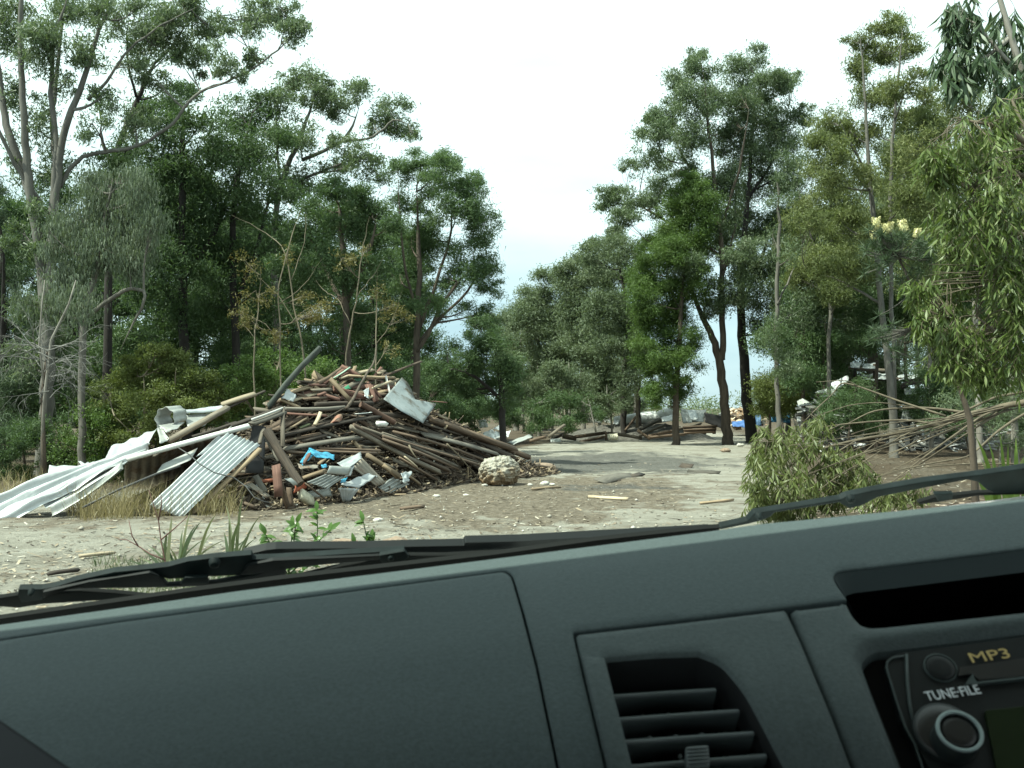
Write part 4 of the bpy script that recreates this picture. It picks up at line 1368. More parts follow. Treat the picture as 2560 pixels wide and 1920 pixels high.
# beyond the clearing, middle distance
tree('grey_green_tree', 'grey-green tree at the left of the middle distance, past the gap', 'tree', 58,
     [[(1348, 1086, 5), (1346, 900, 4), (1350, 700, 2)], [(1310, 1080, 3), (1305, 900, 2.5), (1300, 800, 1.5)]],
     [(1370, 695, 36, 28), (1340, 745, 48, 40), (1400, 770, 48, 45), (1320, 800, 50, 45), (1375, 840, 56, 46), (1300, 880, 42, 48), (1350, 920, 58, 44), (1410, 880, 48, 50), (1330, 985, 52, 40), (1400, 980, 50, 44), (1280, 960, 26, 50, .8)],
     'far', 'pale', .2, .07, 1.7, .3, 'trees across the clearing', spread=2)
tree('grey_green_tree', 'rounded grey-green gum in the centre of the middle distance', 'tree', 54,
     [[(1460, 1090, 6), (1455, 900, 5), (1460, 720, 3)], [(1458, 900, 3.5), (1500, 760, 2.5)], [(1425, 1080, 4), (1420, 900, 3)]],
     [(1420, 675, 32, 24), (1465, 650, 48, 38), (1440, 700, 52, 40), (1495, 700, 46, 42), (1460, 760, 62, 46), (1410, 770, 46, 42), (1480, 830, 66, 52), (1420, 850, 56, 50), (1470, 910, 68, 46), (1410, 950, 50, 44), (1500, 970, 54, 46), (1450, 1000, 48, 34)],
     'far', 'pale', .2, .07, 1.7, .35, 'trees across the clearing', spread=2)
tree('grey_green_tree', 'taller grey-green gum with dark trunk touching the bright green tree', 'tree', 51,
     [[(1560, 1085, 8), (1558, 980, 7), (1566, 900, 6), (1560, 720, 4), (1540, 620, 2)], [(1562, 960, 5), (1595, 900, 4), (1600, 800, 2)], [(1600, 1080, 4), (1598, 980, 3.4), (1605, 900, 2.5)]],
     [(1515, 608, 46, 32), (1562, 620, 54, 40), (1540, 590, 36, 22), (1480, 650, 42, 36), (1530, 690, 64, 50), (1590, 680, 46, 50), (1500, 770, 56, 50), (1565, 790, 66, 56), (1530, 870, 66, 50), (1580, 900, 44, 40, .7), (1500, 940, 46, 46, .8), (1540, 980, 46, 36, .7)],
     'far', 'black', .2, .07, 1.6, .35, 'trees across the clearing', spread=2)
tree('low_scrub', 'mid-green low scrub with bare twigs beside the far rubble', 'shrub', 47,
     [[(1330, 1085, 3), (1335, 1010, 2)], [(1490, 1080, 2.5), (1470, 990, 2)]],
     [(1330, 1040, 50, 36), (1400, 1050, 56, 28), (1470, 1035, 48, 28), (1280, 1050, 30, 30), (1370, 1000, 50, 36, .8), (1440, 1000, 44, 30, .7)],
     'paper', 'pale', .14, .05, 1.2, .2, spread=.8)
tree('conical_tree', 'bright green dense conical tree standing before the tall right-hand gum', 'tree', 44.2,
     [[(1690, 1095, 9), (1688, 950, 7), (1715, 600, 4), (1730, 460, 2)]],
     [(1725, 455, 36, 26), (1705, 490, 44, 36), (1755, 500, 44, 42), (1690, 545, 56, 46), (1750, 560, 54, 50), (1650, 610, 52, 44), (1715, 620, 64, 54), (1610, 685, 46, 46), (1668, 690, 64, 58), (1735, 695, 46, 60), (1615, 745, 52, 50), (1690, 765, 62, 60), (1630, 815, 56, 50), (1695, 845, 58, 56), (1635, 885, 54, 46), (1700, 915, 52, 50), (1650, 955, 54, 40), (1705, 985, 44, 36), (1640, 1000, 40, 30, .7), (1680, 630, 50, 50)],
     'bright', 'brown', .15, .045, 1.9, .05, spray=.24)
tree('tall_gum_tree', 'tall gum with a dark leaning trunk standing at the edge of the clearing', 'tree', 45,
     [[(1820, 1106, 13), (1812, 1010, 11.5), (1804, 930, 11), (1789, 856, 9), (1760, 804, 7), (1735, 740, 5), (1700, 640, 3)], [(1805, 900, 9), (1806, 868, 8), (1803, 752, 7), (1800, 600, 6), (1782, 420, 4.5), (1760, 250, 2.5), (1755, 180, 1.5)], [(1800, 640, 4.5), (1700, 560, 3), (1600, 500, 2), (1540, 480, 1.5)], [(1790, 500, 4), (1720, 400, 3), (1680, 300, 2)], [(1804, 700, 4), (1850, 560, 3), (1860, 420, 2)], [(1798, 580, 4), (1840, 440, 3), (1850, 300, 2)]],
     [(1755, 175, 48, 36), (1738, 145, 36, 20), (1700, 215, 38, 38), (1735, 260, 54, 44), (1785, 240, 48, 46), (1680, 290, 56, 40), (1632, 292, 28, 24), (1640, 345, 54, 38), (1715, 350, 56, 46), (1800, 340, 60, 46), (1620, 400, 46, 32, .7), (1690, 425, 56, 38, .7), (1540, 478, 50, 32), (1508, 508, 28, 24), (1590, 500, 50, 36), (1560, 548, 46, 28), (1640, 520, 36, 36, .6), (1800, 450, 62, 46), (1720, 590, 54, 34, .8), (1790, 620, 60, 46), (1820, 720, 70, 46, .8), (1740, 680, 50, 36, .7), (1800, 540, 56, 50), (1850, 250, 44, 40), (1840, 320, 46, 46), (1660, 470, 50, 40, .7), (1750, 470, 50, 46), (1700, 520, 40, 36, .8), (1840, 640, 50, 44), (1760, 770, 50, 36, .6), (1580, 420, 36, 26, .6)],
     'gum', 'brown', .18, .06, 1.5, .5, spread=2)
tree('tall_gum_tree', 'tall gum with a straight blackened trunk right of the leaning trunk', 'tree', 47,
     [[(1880, 1090, 15), (1868, 1000, 13.5), (1860, 900, 12), (1850, 781, 10), (1858, 600, 7), (1880, 400, 5), (1890, 180, 2.5)], [(1852, 760, 5), (1920, 640, 4), (1960, 500, 2.5)], [(1870, 500, 4), (1940, 400, 3), (1980, 280, 2)]],
     [(1870, 155, 56, 40), (1925, 180, 42, 34), (1860, 230, 54, 46), (1945, 230, 46, 38), (1980, 200, 24, 20), (1900, 290, 64, 46), (2008, 290, 36, 28), (1880, 380, 74, 56), (1955, 330, 54, 46), (1900, 470, 74, 56), (1980, 430, 54, 46), (1850, 560, 74, 56), (1940, 560, 64, 56), (1880, 660, 74, 56, .9), (1960, 650, 54, 56), (1900, 745, 66, 46, .8), (2000, 520, 38, 36, .6), (1960, 730, 40, 40, .6), (1990, 600, 40, 44, .8), (2000, 370, 40, 40, .8), (1930, 700, 50, 44, .8), (1900, 820, 60, 40, .6), (1990, 820, 46, 44, .6)],
     'gum', 'black', .18, .06, 1.5, .5, spread=2)
tree('slender_gum_tree', 'slender grey-trunked gum just right of the blackened trunk', 'tree', 38,
     [[(1950, 1100, 7), (1946, 1000, 6), (1942, 850, 5.5), (1945, 700, 5), (1950, 560, 4), (1940, 420, 2)], [(1944, 760, 3), (1985, 690, 2.4), (2010, 650, 1.5)]],
     [(1950, 480, 40, 40, .5), (1990, 640, 40, 40, .5), (1930, 600, 36, 40, .4), (1930, 830, 44, 50, .7), (1960, 920, 40, 50, .7), (1990, 780, 50, 50, .7)],
     'gum', 'grey', .17, .05, 1.0, .5, spread=1)
tree('pale_trunk_gum', 'tall gum with a pale straight trunk and yellow-green crown on the right', 'tree', 33,
     [[(2236, 1095, 10.5), (2226, 950, 9), (2208, 800, 7.5), (2190, 600, 7), (2168, 350, 4.5), (2160, 150, 2.2), (2150, 80, 1)], [(2236, 1000, 6), (2228, 700, 5), (2226, 400, 4.5), (2240, 200, 3), (2250, 90, 2)], [(2180, 450, 4), (2110, 380, 3), (2070, 330, 2)], [(2205, 760, 3.5), (2130, 700, 2.6), (2060, 670, 1.6)], [(2228, 520, 3.5), (2280, 420, 3), (2320, 360, 2)]],
     [(2210, 72, 42, 32), (2244, 60, 32, 36), (2150, 112, 42, 30), (2205, 140, 56, 42), (2265, 125, 40, 36), (2140, 180, 42, 36), (2196, 230, 56, 46), (2268, 215, 46, 42), (2080, 300, 38, 36), (2120, 335, 54, 46), (2060, 380, 56, 46), (2180, 330, 56, 46, .7), (2275, 300, 54, 42), (2060, 450, 46, 46, .9), (2130, 430, 54, 46, .5), (2230, 420, 56, 56, .6), (2300, 380, 54, 56), (2030, 550, 46, 36, .8), (2100, 570, 56, 46), (2200, 560, 56, 56, .6), (2280, 500, 54, 56), (2050, 650, 56, 46), (2130, 680, 54, 46), (2335, 320, 46, 46), (2320, 235, 28, 28)],
     'yellow', 'gumbark', .155, .048, 1.5, .5, spread=1.6)
tree('screen_tree', 'mid-green bushy tree behind the pale-trunked gum, left half', 'tree', 42,
     [[(2010, 1100, 5), (2008, 900, 4), (2015, 740, 2)], [(2060, 1095, 4), (2070, 900, 3), (2085, 780, 2)]],
     [(2000, 745, 66, 56), (2070, 735, 60, 46), (1985, 845, 66, 56), (2065, 850, 66, 56), (1930, 840, 46, 56, .8), (2000, 930, 60, 44), (2080, 930, 46, 36, .7), (2030, 670, 50, 40, .8)],
     'paper', 'brown', .17, .06, 1.4, .3, spread=1.6)
tree('screen_tree', 'mid-green bushy tree behind the pale-trunked gum, right half', 'tree', 41,
     [[(2190, 1100, 5), (2188, 900, 4), (2180, 760, 2)], [(2280, 1100, 5), (2275, 900, 4), (2290, 720, 2)]],
     [(2150, 770, 66, 56), (2140, 870, 62, 46, .9), (2220, 800, 56, 56, .8), (2260, 740, 56, 60), (2320, 800, 56, 66, .9), (2380, 740, 60, 60), (2280, 660, 60, 50), (2370, 640, 56, 56), (2460, 800, 60, 80, .8), (2530, 700, 50, 80, .8), (2440, 900, 70, 50, .6)],
     'paper', 'brown', .17, .06, 1.3, .3, spread=1.6)
tree('yellowing_shrub', 'yellowish shrub at the foot of the blackened trunk', 'shrub', 44,
     [[(1925, 1090, 4), (1922, 1000, 3)]], [(1915, 960, 40, 46), (1945, 1010, 44, 36), (1990, 1000, 46, 40), (1905, 1020, 24, 34, .7)], 'bush', 'brown', .14, .05, 1.3, .2, spread=.8)
tree('thin_gum_tree', 'thin pale gum behind the flowering shrub, nearer the right edge', 'tree', 30,
     [[(2450, 1140, 8), (2446, 900, 7), (2440, 600, 6), (2428, 300, 4), (2420, 180, 2)], [(2443, 640, 4), (2400, 520, 3), (2370, 430, 2)]],
     [(2378, 225, 46, 38), (2420, 275, 56, 46), (2480, 330, 54, 46, .8), (2398, 395, 56, 56), (2350, 440, 46, 52), (2460, 450, 56, 56, .7), (2450, 560, 56, 56, .7), (2360, 560, 56, 56, .8), (2380, 650, 50, 40, .6)],
     'yellow', 'pale', .15, .045, 1.1, .5)
tree('thin_gum_tree', 'thin pale gum right at the edge behind the hanging leaves', 'tree', 28,
     [[(2538, 1150, 9), (2530, 900, 8), (2515, 600, 7), (2490, 300, 5), (2478, 100, 3)], [(2518, 640, 4), (2560, 500, 3)]],
     [(2500, 235, 42, 56, .8), (2545, 400, 38, 56), (2530, 520, 46, 56, .8), (2490, 140, 46, 46, .6), (2560, 300, 40, 60, .8), (2540, 640, 46, 50, .8)],
     'yellow', 'pale', .15, .045, 1.0, .5)


# fillers that close the right side and the middle distance
for i, (x, D, yt, yb, lf, lab) in enumerate(((1290, 72, 760, 1010, 'far', 'background tree across the clearing at the left of the grey-green trees'), (1420, 76, 740, 1010, 'far', 'background tree across the clearing between the grey-green trees'), (2020, 56, 560, 1000, 'far', 'background tree on the right between the slender and the pale-trunked gum'), (2120, 60, 520, 960, 'gum', 'background tree on the right just left of the pale-trunked gum'), (2290, 54, 420, 940, 'far', 'background tree on the right behind the flowering shrub'), (2400, 50, 480, 960, 'gum', 'background tree on the right behind the thin pale gums'), (2510, 48, 420, 980, 'far', 'background tree at the right edge behind the nearest gum'))):
    tree('background_tree', lab, 'tree', D, [[(x, 1085, 7), (x + 6, 850, 5), (x - 5, yt + 40, 2)], [(x, 900, 3), (x + 50, 760, 2)]],
         [(x + rnd.uniform(-85, 85), rnd.uniform(yt, yb), rnd.uniform(40, 60), rnd.uniform(32, 50), rnd.uniform(.7, 1)) for _ in range(16 if x > 1900 else 11)],
         lf, 'grey', .2, .065, 1.2, .35, 'background trees on the far side of the clearing', spread=2)
tree('low_scrub', 'leafy green scrub low in front of the middle-distance trees', 'shrub', 49,
     [[(1380, 1086, 3), (1385, 980, 2)], [(1530, 1080, 2.5), (1520, 960, 2)]],
     [(1300, 990, 46, 40), (1370, 940, 50, 40), (1440, 960, 46, 36), (1520, 1010, 46, 34), (1570, 960, 40, 40, .8), (1280, 930, 40, 44)], 'far', 'pale', .16, .055, 1.3, .2, spread=.8)
tree('strappy_shrub', 'dark green strappy shrub left of the pale-trunked gum base', 'shrub', 36,
     [[(2120, 1110, 3), (2125, 1030, 2)]], [(2090, 1010, 46, 40), (2150, 1020, 50, 46), (2110, 1060, 60, 26), (2060, 1050, 36, 24), (2180, 1070, 40, 20), (2140, 970, 36, 26, .7)], 'paper', 'brown', .26, .03, 1.2, .2, spread=.6, flat=.9)
tree('undergrowth_shrub', 'brownish shrubby undergrowth at the far right behind the bough', 'shrub', 27,
     [[(2500, 1170, 3), (2510, 1080, 2)]], [(2400, 1010, 50, 44, .6), (2480, 1040, 60, 50, .7), (2550, 1000, 50, 60, .8), (2340, 1060, 40, 40, .5), (2540, 1100, 50, 30, .7)], 'far', 'grey', .13, .03, 1.0, .2, spread=1)
for i, (x, D, lab) in enumerate(((1000, 34, 'low shrub behind the right shoulder of the heap'), (1110, 40, 'low shrub behind the low dark bushy tree'), (800, 30, 'low shrub hidden behind the crest of the heap'), (60, 36, 'low shrub deep behind the pale gum'), (480, 34, 'low shrub deep behind the yellow-green bush'))):
    tree('undergrowth_shrub', lab, 'shrub', D, [[(x, 1020 + EYE * FPX / D, 3), (x, 1020, 2)]],
         [(x + rnd.uniform(-110, 110), rnd.uniform(930, 1020 + 1000 / D), rnd.uniform(45, 65), rnd.uniform(30, 45), .9) for _ in range(9)], 'dark', 'brown', .14, .05, 1.2, .2, spread=1.5)


tree('airy_gum_tree', 'airy yellow-green gum filling the gap left of the pale-trunked gum', 'tree', 39,
     [[(2075, 1100, 6), (2070, 850, 5), (2080, 600, 4), (2070, 380, 2)], [(2074, 700, 3), (2020, 560, 2), (2000, 450, 1)], [(2078, 620, 3), (2140, 500, 2), (2150, 400, 1)]],
     [(2060, 330, 44, 40, .7), (2110, 380, 46, 44, .7), (2030, 440, 46, 44, .8), (2090, 470, 50, 48), (2150, 450, 46, 48, .8), (2010, 530, 50, 50), (2070, 560, 52, 48), (2130, 560, 52, 52), (1990, 620, 46, 48, .9), (2060, 650, 54, 48), (2130, 650, 50, 48), (2180, 590, 40, 50, .8), (2020, 710, 50, 44), (2100, 730, 54, 44), (2170, 700, 44, 48)],
     'yellow', 'grey', .16, .05, 1.25, .5, spread=1.5)
tree('airy_gum_tree', 'airy yellow-green gum filling the gap right of the pale-trunked gum', 'tree', 37,
     [[(2330, 1110, 6), (2322, 850, 5), (2330, 600, 4), (2320, 340, 2)], [(2326, 700, 3), (2270, 560, 2), (2250, 430, 1)], [(2328, 600, 3), (2390, 480, 2), (2400, 380, 1)]],
     [(2310, 290, 46, 40, .8), (2360, 340, 46, 44, .8), (2270, 380, 50, 46, .8), (2330, 420, 54, 50), (2400, 400, 46, 48, .8), (2250, 470, 46, 46, .9), (2310, 520, 54, 50), (2380, 510, 52, 50), (2260, 590, 50, 50, .9), (2330, 620, 54, 48), (2400, 610, 50, 50), (2290, 700, 54, 46), (2370, 710, 54, 46), (2440, 680, 46, 56), (2340, 800, 60, 50, .8), (2420, 820, 50, 50, .8)],
     'yellow', 'grey', .155, .05, 1.25, .5, spread=1.5)


def copy_tree(src, px, D, scale, rot, label, group):
    """another tree of the same kind: the thing and each of its parts copied"""
    r = src.copy()
    col.objects.link(r)
    x, y = (px - CX) / FPX * D, D
    r.matrix_world = Matrix.Translation((x, y, float(gz(x, y)))) @ Matrix.Rotation(rot, 4, 'Z') @ Matrix.Scale(scale, 4)
    r['label'] = label
    r['group'] = group
    for ch in list(src.children):
        c = ch.copy()
        col.objects.link(c)
        c.parent = r
        c.matrix_parent_inverse = ch.matrix_parent_inverse
    return r


_bg = [o for o in col.objects if o.name.startswith('background_tree') and o.parent is None]
_left = [o for o in _bg if 'left stand' in o.get('group', '')]
_right = [o for o in _bg if 'far side' in o.get('group', '')]
_sh = [o for o in col.objects if o.name.startswith('undergrowth_shrub') and o.parent is None and o['label'].startswith('low shrub')]
_ll = ['hard against the far left edge', 'just behind the weeping gum', 'behind the left half of the yellow-green bush', 'behind the right half of the yellow-green bush', 'left of the bare saplings', 'straight behind the bare saplings', 'behind the crest of the timber pile', 'behind the dense deep-green tree', 'behind the paperbark stems', 'farthest back, seen over the weeping gum', 'farthest back, seen left of the clumped gum']
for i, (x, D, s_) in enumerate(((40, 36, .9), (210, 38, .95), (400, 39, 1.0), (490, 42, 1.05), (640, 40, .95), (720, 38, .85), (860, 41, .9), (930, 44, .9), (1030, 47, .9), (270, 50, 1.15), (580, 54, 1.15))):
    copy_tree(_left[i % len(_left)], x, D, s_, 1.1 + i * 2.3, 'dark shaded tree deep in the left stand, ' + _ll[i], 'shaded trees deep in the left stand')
_rl = ['behind the slender grey gum', 'left of the white wreckage', 'behind the pale-trunked gum', 'behind the dark flowering shrub', 'behind the nearest gum leaves', 'at the right edge', 'farthest back, right of the pale-trunked gum', 'at the left end of the far mound', 'behind the far gravel mound', 'behind the bright green conical tree']
for i, (x, D, s_) in enumerate(((1970, 52, .9), (2060, 50, .95), (2180, 48, .95), (2330, 46, 1.0), (2450, 44, 1.0), (2550, 42, 1.0), (2240, 58, 1.1), (1330, 64, .75), (1500, 66, .8), (1590, 70, .8))):
    copy_tree(_right[(i * 3 + 2) % len(_right)], x, D, s_, .6 + i * 1.9, 'green tree filling the background ' + _rl[i], 'filler trees ' + ('on the right' if x > 1900 else 'across the clearing'))
for i, (x, D) in enumerate(((-20, 27), (150, 30), (330, 30), (560, 31), (690, 33), (880, 36), (1060, 38), (1190, 44))):
    copy_tree(_sh[i % len(_sh)], x, D, 1.0, 2.2 + i * 1.7, 'low dark shrub in the shade ' + ['at the far left edge', 'beside the dead grey shrub', 'behind the ribbed pale roofing', 'behind the curled iron hoop', 'behind the left shoulder of the timber pile', 'behind the crest of the timber pile', 'behind the galvanised plate', 'left of the far white rubbish'][i], 'low shrubs under the left stand')
for i, (x, D) in enumerate(((1960, 50), (2060, 46), (2300, 40), (2420, 34), (2540, 32), (2190, 52))):
    copy_tree(_sh[(i + 2) % len(_sh)], x, D, .9, .4 + i * 1.3, 'low dark shrub ' + ['beside the blackened trunk', 'below the white wreckage', 'behind the fallen bough, right of the pale gum', 'behind the flowering shrub stem', 'at the right edge behind the bough', 'far back beside the wrecked shed'][i], 'low shrubs under the right-hand trees')


def far_treeline():
    C, S, N, T = [], [], [], []
    for k in range(330):
        D = rng.uniform(105, 150)
        x = rng.uniform(-120, 120)
        h = 1.2 + 3.2 * float(vnoise(x * .12, D * .1, 8))
        C.append((x, D, h * rng.uniform(.35, .9)))
        S.append(rng.uniform(.7, 1.2))
        N.append(160)
        T.append(rng.uniform(.3, .9))
    v, f, t = leaf_cloud(np.array(C), np.array(S), np.array(N), .40, .2, .1, np.array(T))
    setp(link('far_woodland', mesh_np('far_woodland', v, f, t), LEAF['far']), 'low pale band of woodland on the horizon beyond the clearing', 'woodland', kind='stuff')


far_treeline()
# ------------------------------------------------------------------ demolition debris
WOOD = {
    'brown': m_wood('wood_brown', (.058, .038, .026), (.160, .110, .074)),
    'dark': m_wood('wood_dark', (.022, .017, .013), (.075, .055, .040)),
    'grey': m_wood('wood_grey', (.082, .067, .050), (.185, .157, .122)),
    'slate': m_wood('wood_slate', (.074, .066, .054), (.148, .135, .113), stain=.35),
    'tan': m_wood('wood_tan', (.165, .118, .074), (.30, .228, .148), (.11, .075, .048), .45),
    'pale': m_wood('wood_pale', (.27, .215, .145), (.43, .36, .26), (.22, .16, .10), .3),
    'red': m_wood('wood_red', (.10, .046, .034), (.20, .105, .078), (.08, .04, .03), .5),
    'white': m_wood('wood_white', (.52, .52, .49), (.70, .70, .67), (.30, .28, .24), .3),
    'green': m_wood('wood_green', (.22, .33, .25), (.36, .48, .39), (.16, .18, .12), .4),
    'moss': m_wood('wood_moss', (.055, .070, .030), (.13, .15, .07), (.05, .045, .03), .4),
    'pole': m_wood('wood_pole', (.016, .020, .016), (.045, .052, .044), (.012, .012, .01), .5),
    'terra': m_wood('wood_terra', (.26, .075, .035), (.38, .13, .07), (.16, .06, .04), .3),
}
MET = {
    'zinc': m_metal('zinc_bright', (.40, .43, .435), (.55, .58, .585), .45, .42),
    'white': m_metal('zinc_white', (.36, .38, .385), (.50, .52, .525), .35, .45),
    'dull': m_metal('zinc_dull', (.27, .285, .27), (.42, .43, .41), .5, .5, (.20, .15, .10), .42),
    'rust': m_metal('zinc_rusty', (.22, .19, .15), (.36, .33, .28), .3, .6, (.15, .075, .04), .5),
    'plate': m_metal('zinc_plate', (.25, .285, .295), (.34, .375, .385), .35, .55, (.085, .07, .048), .53),
    'dark': m_metal('metal_dark', (.05, .05, .05), (.10, .10, .10), .4, .5),
    'pipe': m_metal('pipe_rust', (.075, .042, .030), (.15, .085, .06), .1, .8),
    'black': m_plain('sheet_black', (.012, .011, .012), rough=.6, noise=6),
}
TARP = m_plain('tarp_blue', (.045, .27, .42), rough=.45, noise=9)
TARP2 = m_plain('tarp_deep_blue', (.05, .13, .34), rough=.5, noise=6)
PLASTIC = m_plain('white_plastic', (.62, .64, .63), rough=.45, noise=7)
CREAM = m_plain('cream_block', (.50, .47, .36), rough=.8, noise=14)

_FX = [-400, 0, 430, 700, 1000, 1200, 1380, 1600]
_FY = [1330, 1300, 1293, 1274, 1236, 1202, 1186, 1170]


def pileD(px, py, m=.78):
    """depth of the face of the heap at a pixel"""
    yf = np.interp(px, _FX, _FY)
    d = EYE * FPX / (yf - HY)
    q = (np.asarray(py, float) - HY) / FPX
    return np.where(np.asarray(py) >= yf, d, (d + EYE / m) / (1 + q / m))


def pp(x, y, dd=0.):
    return P(x, y, float(pileD(x, y)) + dd)


def frame(p, q, roll, face=None):
    x = (q - p).normalized()
    f = face or (Vector((-.15, -1, .75)))
    z = (f - x * f.dot(x)).normalized()
    y = z.cross(x)
    m = Matrix((x, y, z)).transposed()
    return Matrix.Rotation(roll, 3, x) @ m


def beam(p, q, w, t, mat, label=None, roll=0., name='plank', cat='timber', group=None, rr=rnd, warp=.006):
    """sawn board or beam from p to q, w wide across the view and t thick"""
    L = (q - p).length
    m = frame(p, q, roll).to_4x4()
    m.translation = (p + q) / 2
    ns = 4
    vv, ff = [], []
    b1, b2 = rr.gauss(0, warp) * L, rr.gauss(0, warp) * L
    for i in range(ns):
        u = i / (ns - 1)
        x = (u - .5) * L
        bow = 4 * u * (1 - u)
        for sy, sz in ((-1, -1), (1, -1), (1, 1), (-1, 1)):
            e = rr.uniform(-.022, .022) if i in (0, ns - 1) else 0
            vv.append((x + e, sy * w / 2 * rr.uniform(.95, 1.03) + b1 * bow, sz * t / 2 + b2 * bow))
    for i in range(ns - 1):
        for j in range(4):
            k = (j + 1) % 4
            ff.append((i * 4 + j, i * 4 + k, i * 4 + 4 + k, i * 4 + 4 + j))
    ff.append((3, 2, 1, 0))
    e = (ns - 1) * 4
    ff.append((e, e + 1, e + 2, e + 3))
    o = link(name, mesh_np(name, vv, np.array(ff)), mat, None, m)
    return setp(o, label, cat, group)


def log(p, q, r0, r1, mat, label, name='log', cat='log', group=None, rr=rnd, sides=9, bends=5):
    L = (q - p).length
    m = frame(p, q, 0).to_4x4()
    m.translation = (p + q) / 2
    g = Geo()
    pts = [((i / bends - .5) * L, rr.gauss(0, .012) * L * (0 < i < bends), rr.gauss(0, .008) * L * (0 < i < bends)) for i in range(bends + 1)]
    g.tube(pts, [(r0 + (r1 - r0) * i / bends) * rr.uniform(.94, 1.06) for i in range(bends + 1)], sides)
    me = g.mesh(name)
    try:
        me.set_sharp_from_angle(angle=R(50))
    except Exception:
        pass
    return setp(link(name, me, mat, None, m), label, cat, group)


def sheet(c, label, mat, waves=7, amp=.018, name='roofing_sheet', cat='roofing sheet', along='u', nu=None, nv=6, bend=0., crumple=.0, curl=0., group=None, seed=0, thick=.003, square=False):
    """metal sheet through four corner points (tl, tr, br, bl); corrugations count across u"""
    tl, tr, br, bl = [np.array(a) for a in c]
    nu = nu or (waves * 6 if waves else 10)
    u = np.linspace(0, 1, nu + 1)
    v = np.linspace(0, 1, nv + 1)
    U, VV = np.meshgrid(u, v)
    p = (tl * ((1 - U) * (1 - VV))[..., None] + tr * (U * (1 - VV))[..., None] + br * (U * VV)[..., None] + bl * ((1 - U) * VV)[..., None])
    n = np.cross(tr - tl, bl - tl) + np.cross(br - bl, br - tr)
    n = n / (np.linalg.norm(n) + 1e-9)
    if n[1] > 0:
        n = -n
    size = max(np.linalg.norm(tr - tl), np.linalg.norm(bl - tl))
    h = np.zeros_like(U)
    if waves:
        ph = np.sin(U * waves * 2 * math.pi)
        if square:
            ph = np.clip(ph * 3, -1, 1)
        h = amp * ph
    h = h + bend * size * 4 * VV * (1 - VV)
    h = h + curl * size * np.clip(U - .55, 0, 1) ** 2 * 4
    if crumple:
        h = h + (fbm(U * 4 + seed, VV * 3.3, 3 + seed) - .5) * crumple * size * 2
        sh = (fbm(U * 3.1 + 9, VV * 3 + seed, 23 + seed) - .5) * crumple * size
        p = p + sh[..., None] * (tr - tl)[None, None] / (np.linalg.norm(tr - tl) + 1e-9)
    p = p + n * h[..., None]
    a = (nv + 1, nu + 1)
    i = np.arange(nv)[:, None] * (nu + 1) + np.arange(nu)[None]
    q = np.stack([i, i + 1, i + nu + 2, i + nu + 1], -1).reshape(-1, 4)
    ctr = p.reshape(-1, 3).mean(0)
    me = mesh_np(name, p.reshape(-1, 3) - ctr, q, smooth=True)
    o = link(name, me, mat, None, Matrix.Translation(Vector(ctr)))
    md = o.modifiers.new('thickness', 'SOLIDIFY')
    md.thickness = thick
    return setp(o, label, cat, group)


def crumple(cpx, label, mat, name, cat, D=None, dd=0., nu=14, nv=10, amp=.25, seed=0, group=None):
    """crushed soft or thin sheet filling a four-cornered patch of pixels"""
    c = [P(x, y, D + d) if D else pp(x, y, dd + d) for x, y, d in cpx]
    return sheet(c, label, mat, 0, 0, name, cat, nu=nu, nv=nv, crumple=amp, seed=seed, group=group)


def heap_core():
    px = np.linspace(70, 1400, 120)
    top = np.interp(px, [70, 200, 300, 450, 560, 620, 700, 760, 880, 1000, 1080, 1180, 1300, 1400], [1290, 1265, 1235, 1170, 1120, 1055, 1000, 968, 950, 968, 1025, 1085, 1150, 1188])
    foot = np.interp(px, _FX, _FY) - np.interp(px, [70, 560, 640], [10, 14, 0])
    rows = []
    nv = 26
    for i in range(nv + 1):
        v = i / nv
        py = foot + (top - foot) * v
        back = np.interp(px, [70, 540, 660], [1.5, 1.2, .22])
        D = pileD(px, py) + .05 + back * min(1, v * 4) + (fbm(px * .03, py * .05, 4) - .5) * .5 * min(1, v * 3)
        rows.append(np.stack([(px - CX) / FPX * D, D, EYE - (py - HY) / FPX * D - .03 - .1 * v], -1))
    lastr = rows[-1]
    for k, s in ((.8, .75), (1.7, .35), (2.6, -.05)):
        r = lastr.copy()
        r[:, 1] += k
        r[:, 2] = np.maximum(r[:, 2], .02) * s - .05
        rows.append(r)
    p = np.stack(rows)
    m, n = p.shape[:2]
    i = np.arange(m - 1)[:, None] * n + np.arange(n - 1)[None]
    q = np.stack([i, i + 1, i + n + 1, i + n], -1).reshape(-1, 4)
    t = NT('rubble_dirt')
    f = t.noise(t.coord('Object'), 7, 8, .7)
    f3 = t.noise(t.coord('Object'), 30, 4, .7)
    c = t.ramp(f, [(.3, (.020, .015, .011)), (.55, (.075, .056, .040)), (.75, (.15, .12, .09))])
    t.base(t.mix(t.math('MULTIPLY', t.math('SUBTRACT', f3, .6, True), 3, True), c, (.26, .21, .15)))
    t.set(Roughness=.95)
    t.bump(f, 1, .12)
    setp(link('rubble', mesh_np('rubble', p.reshape(-1, 3), q, smooth=True), t.m), 'dark heap of soil, splinters and fine rubble under the timber and roofing iron', 'rubble', kind='stuff')


heap_core()


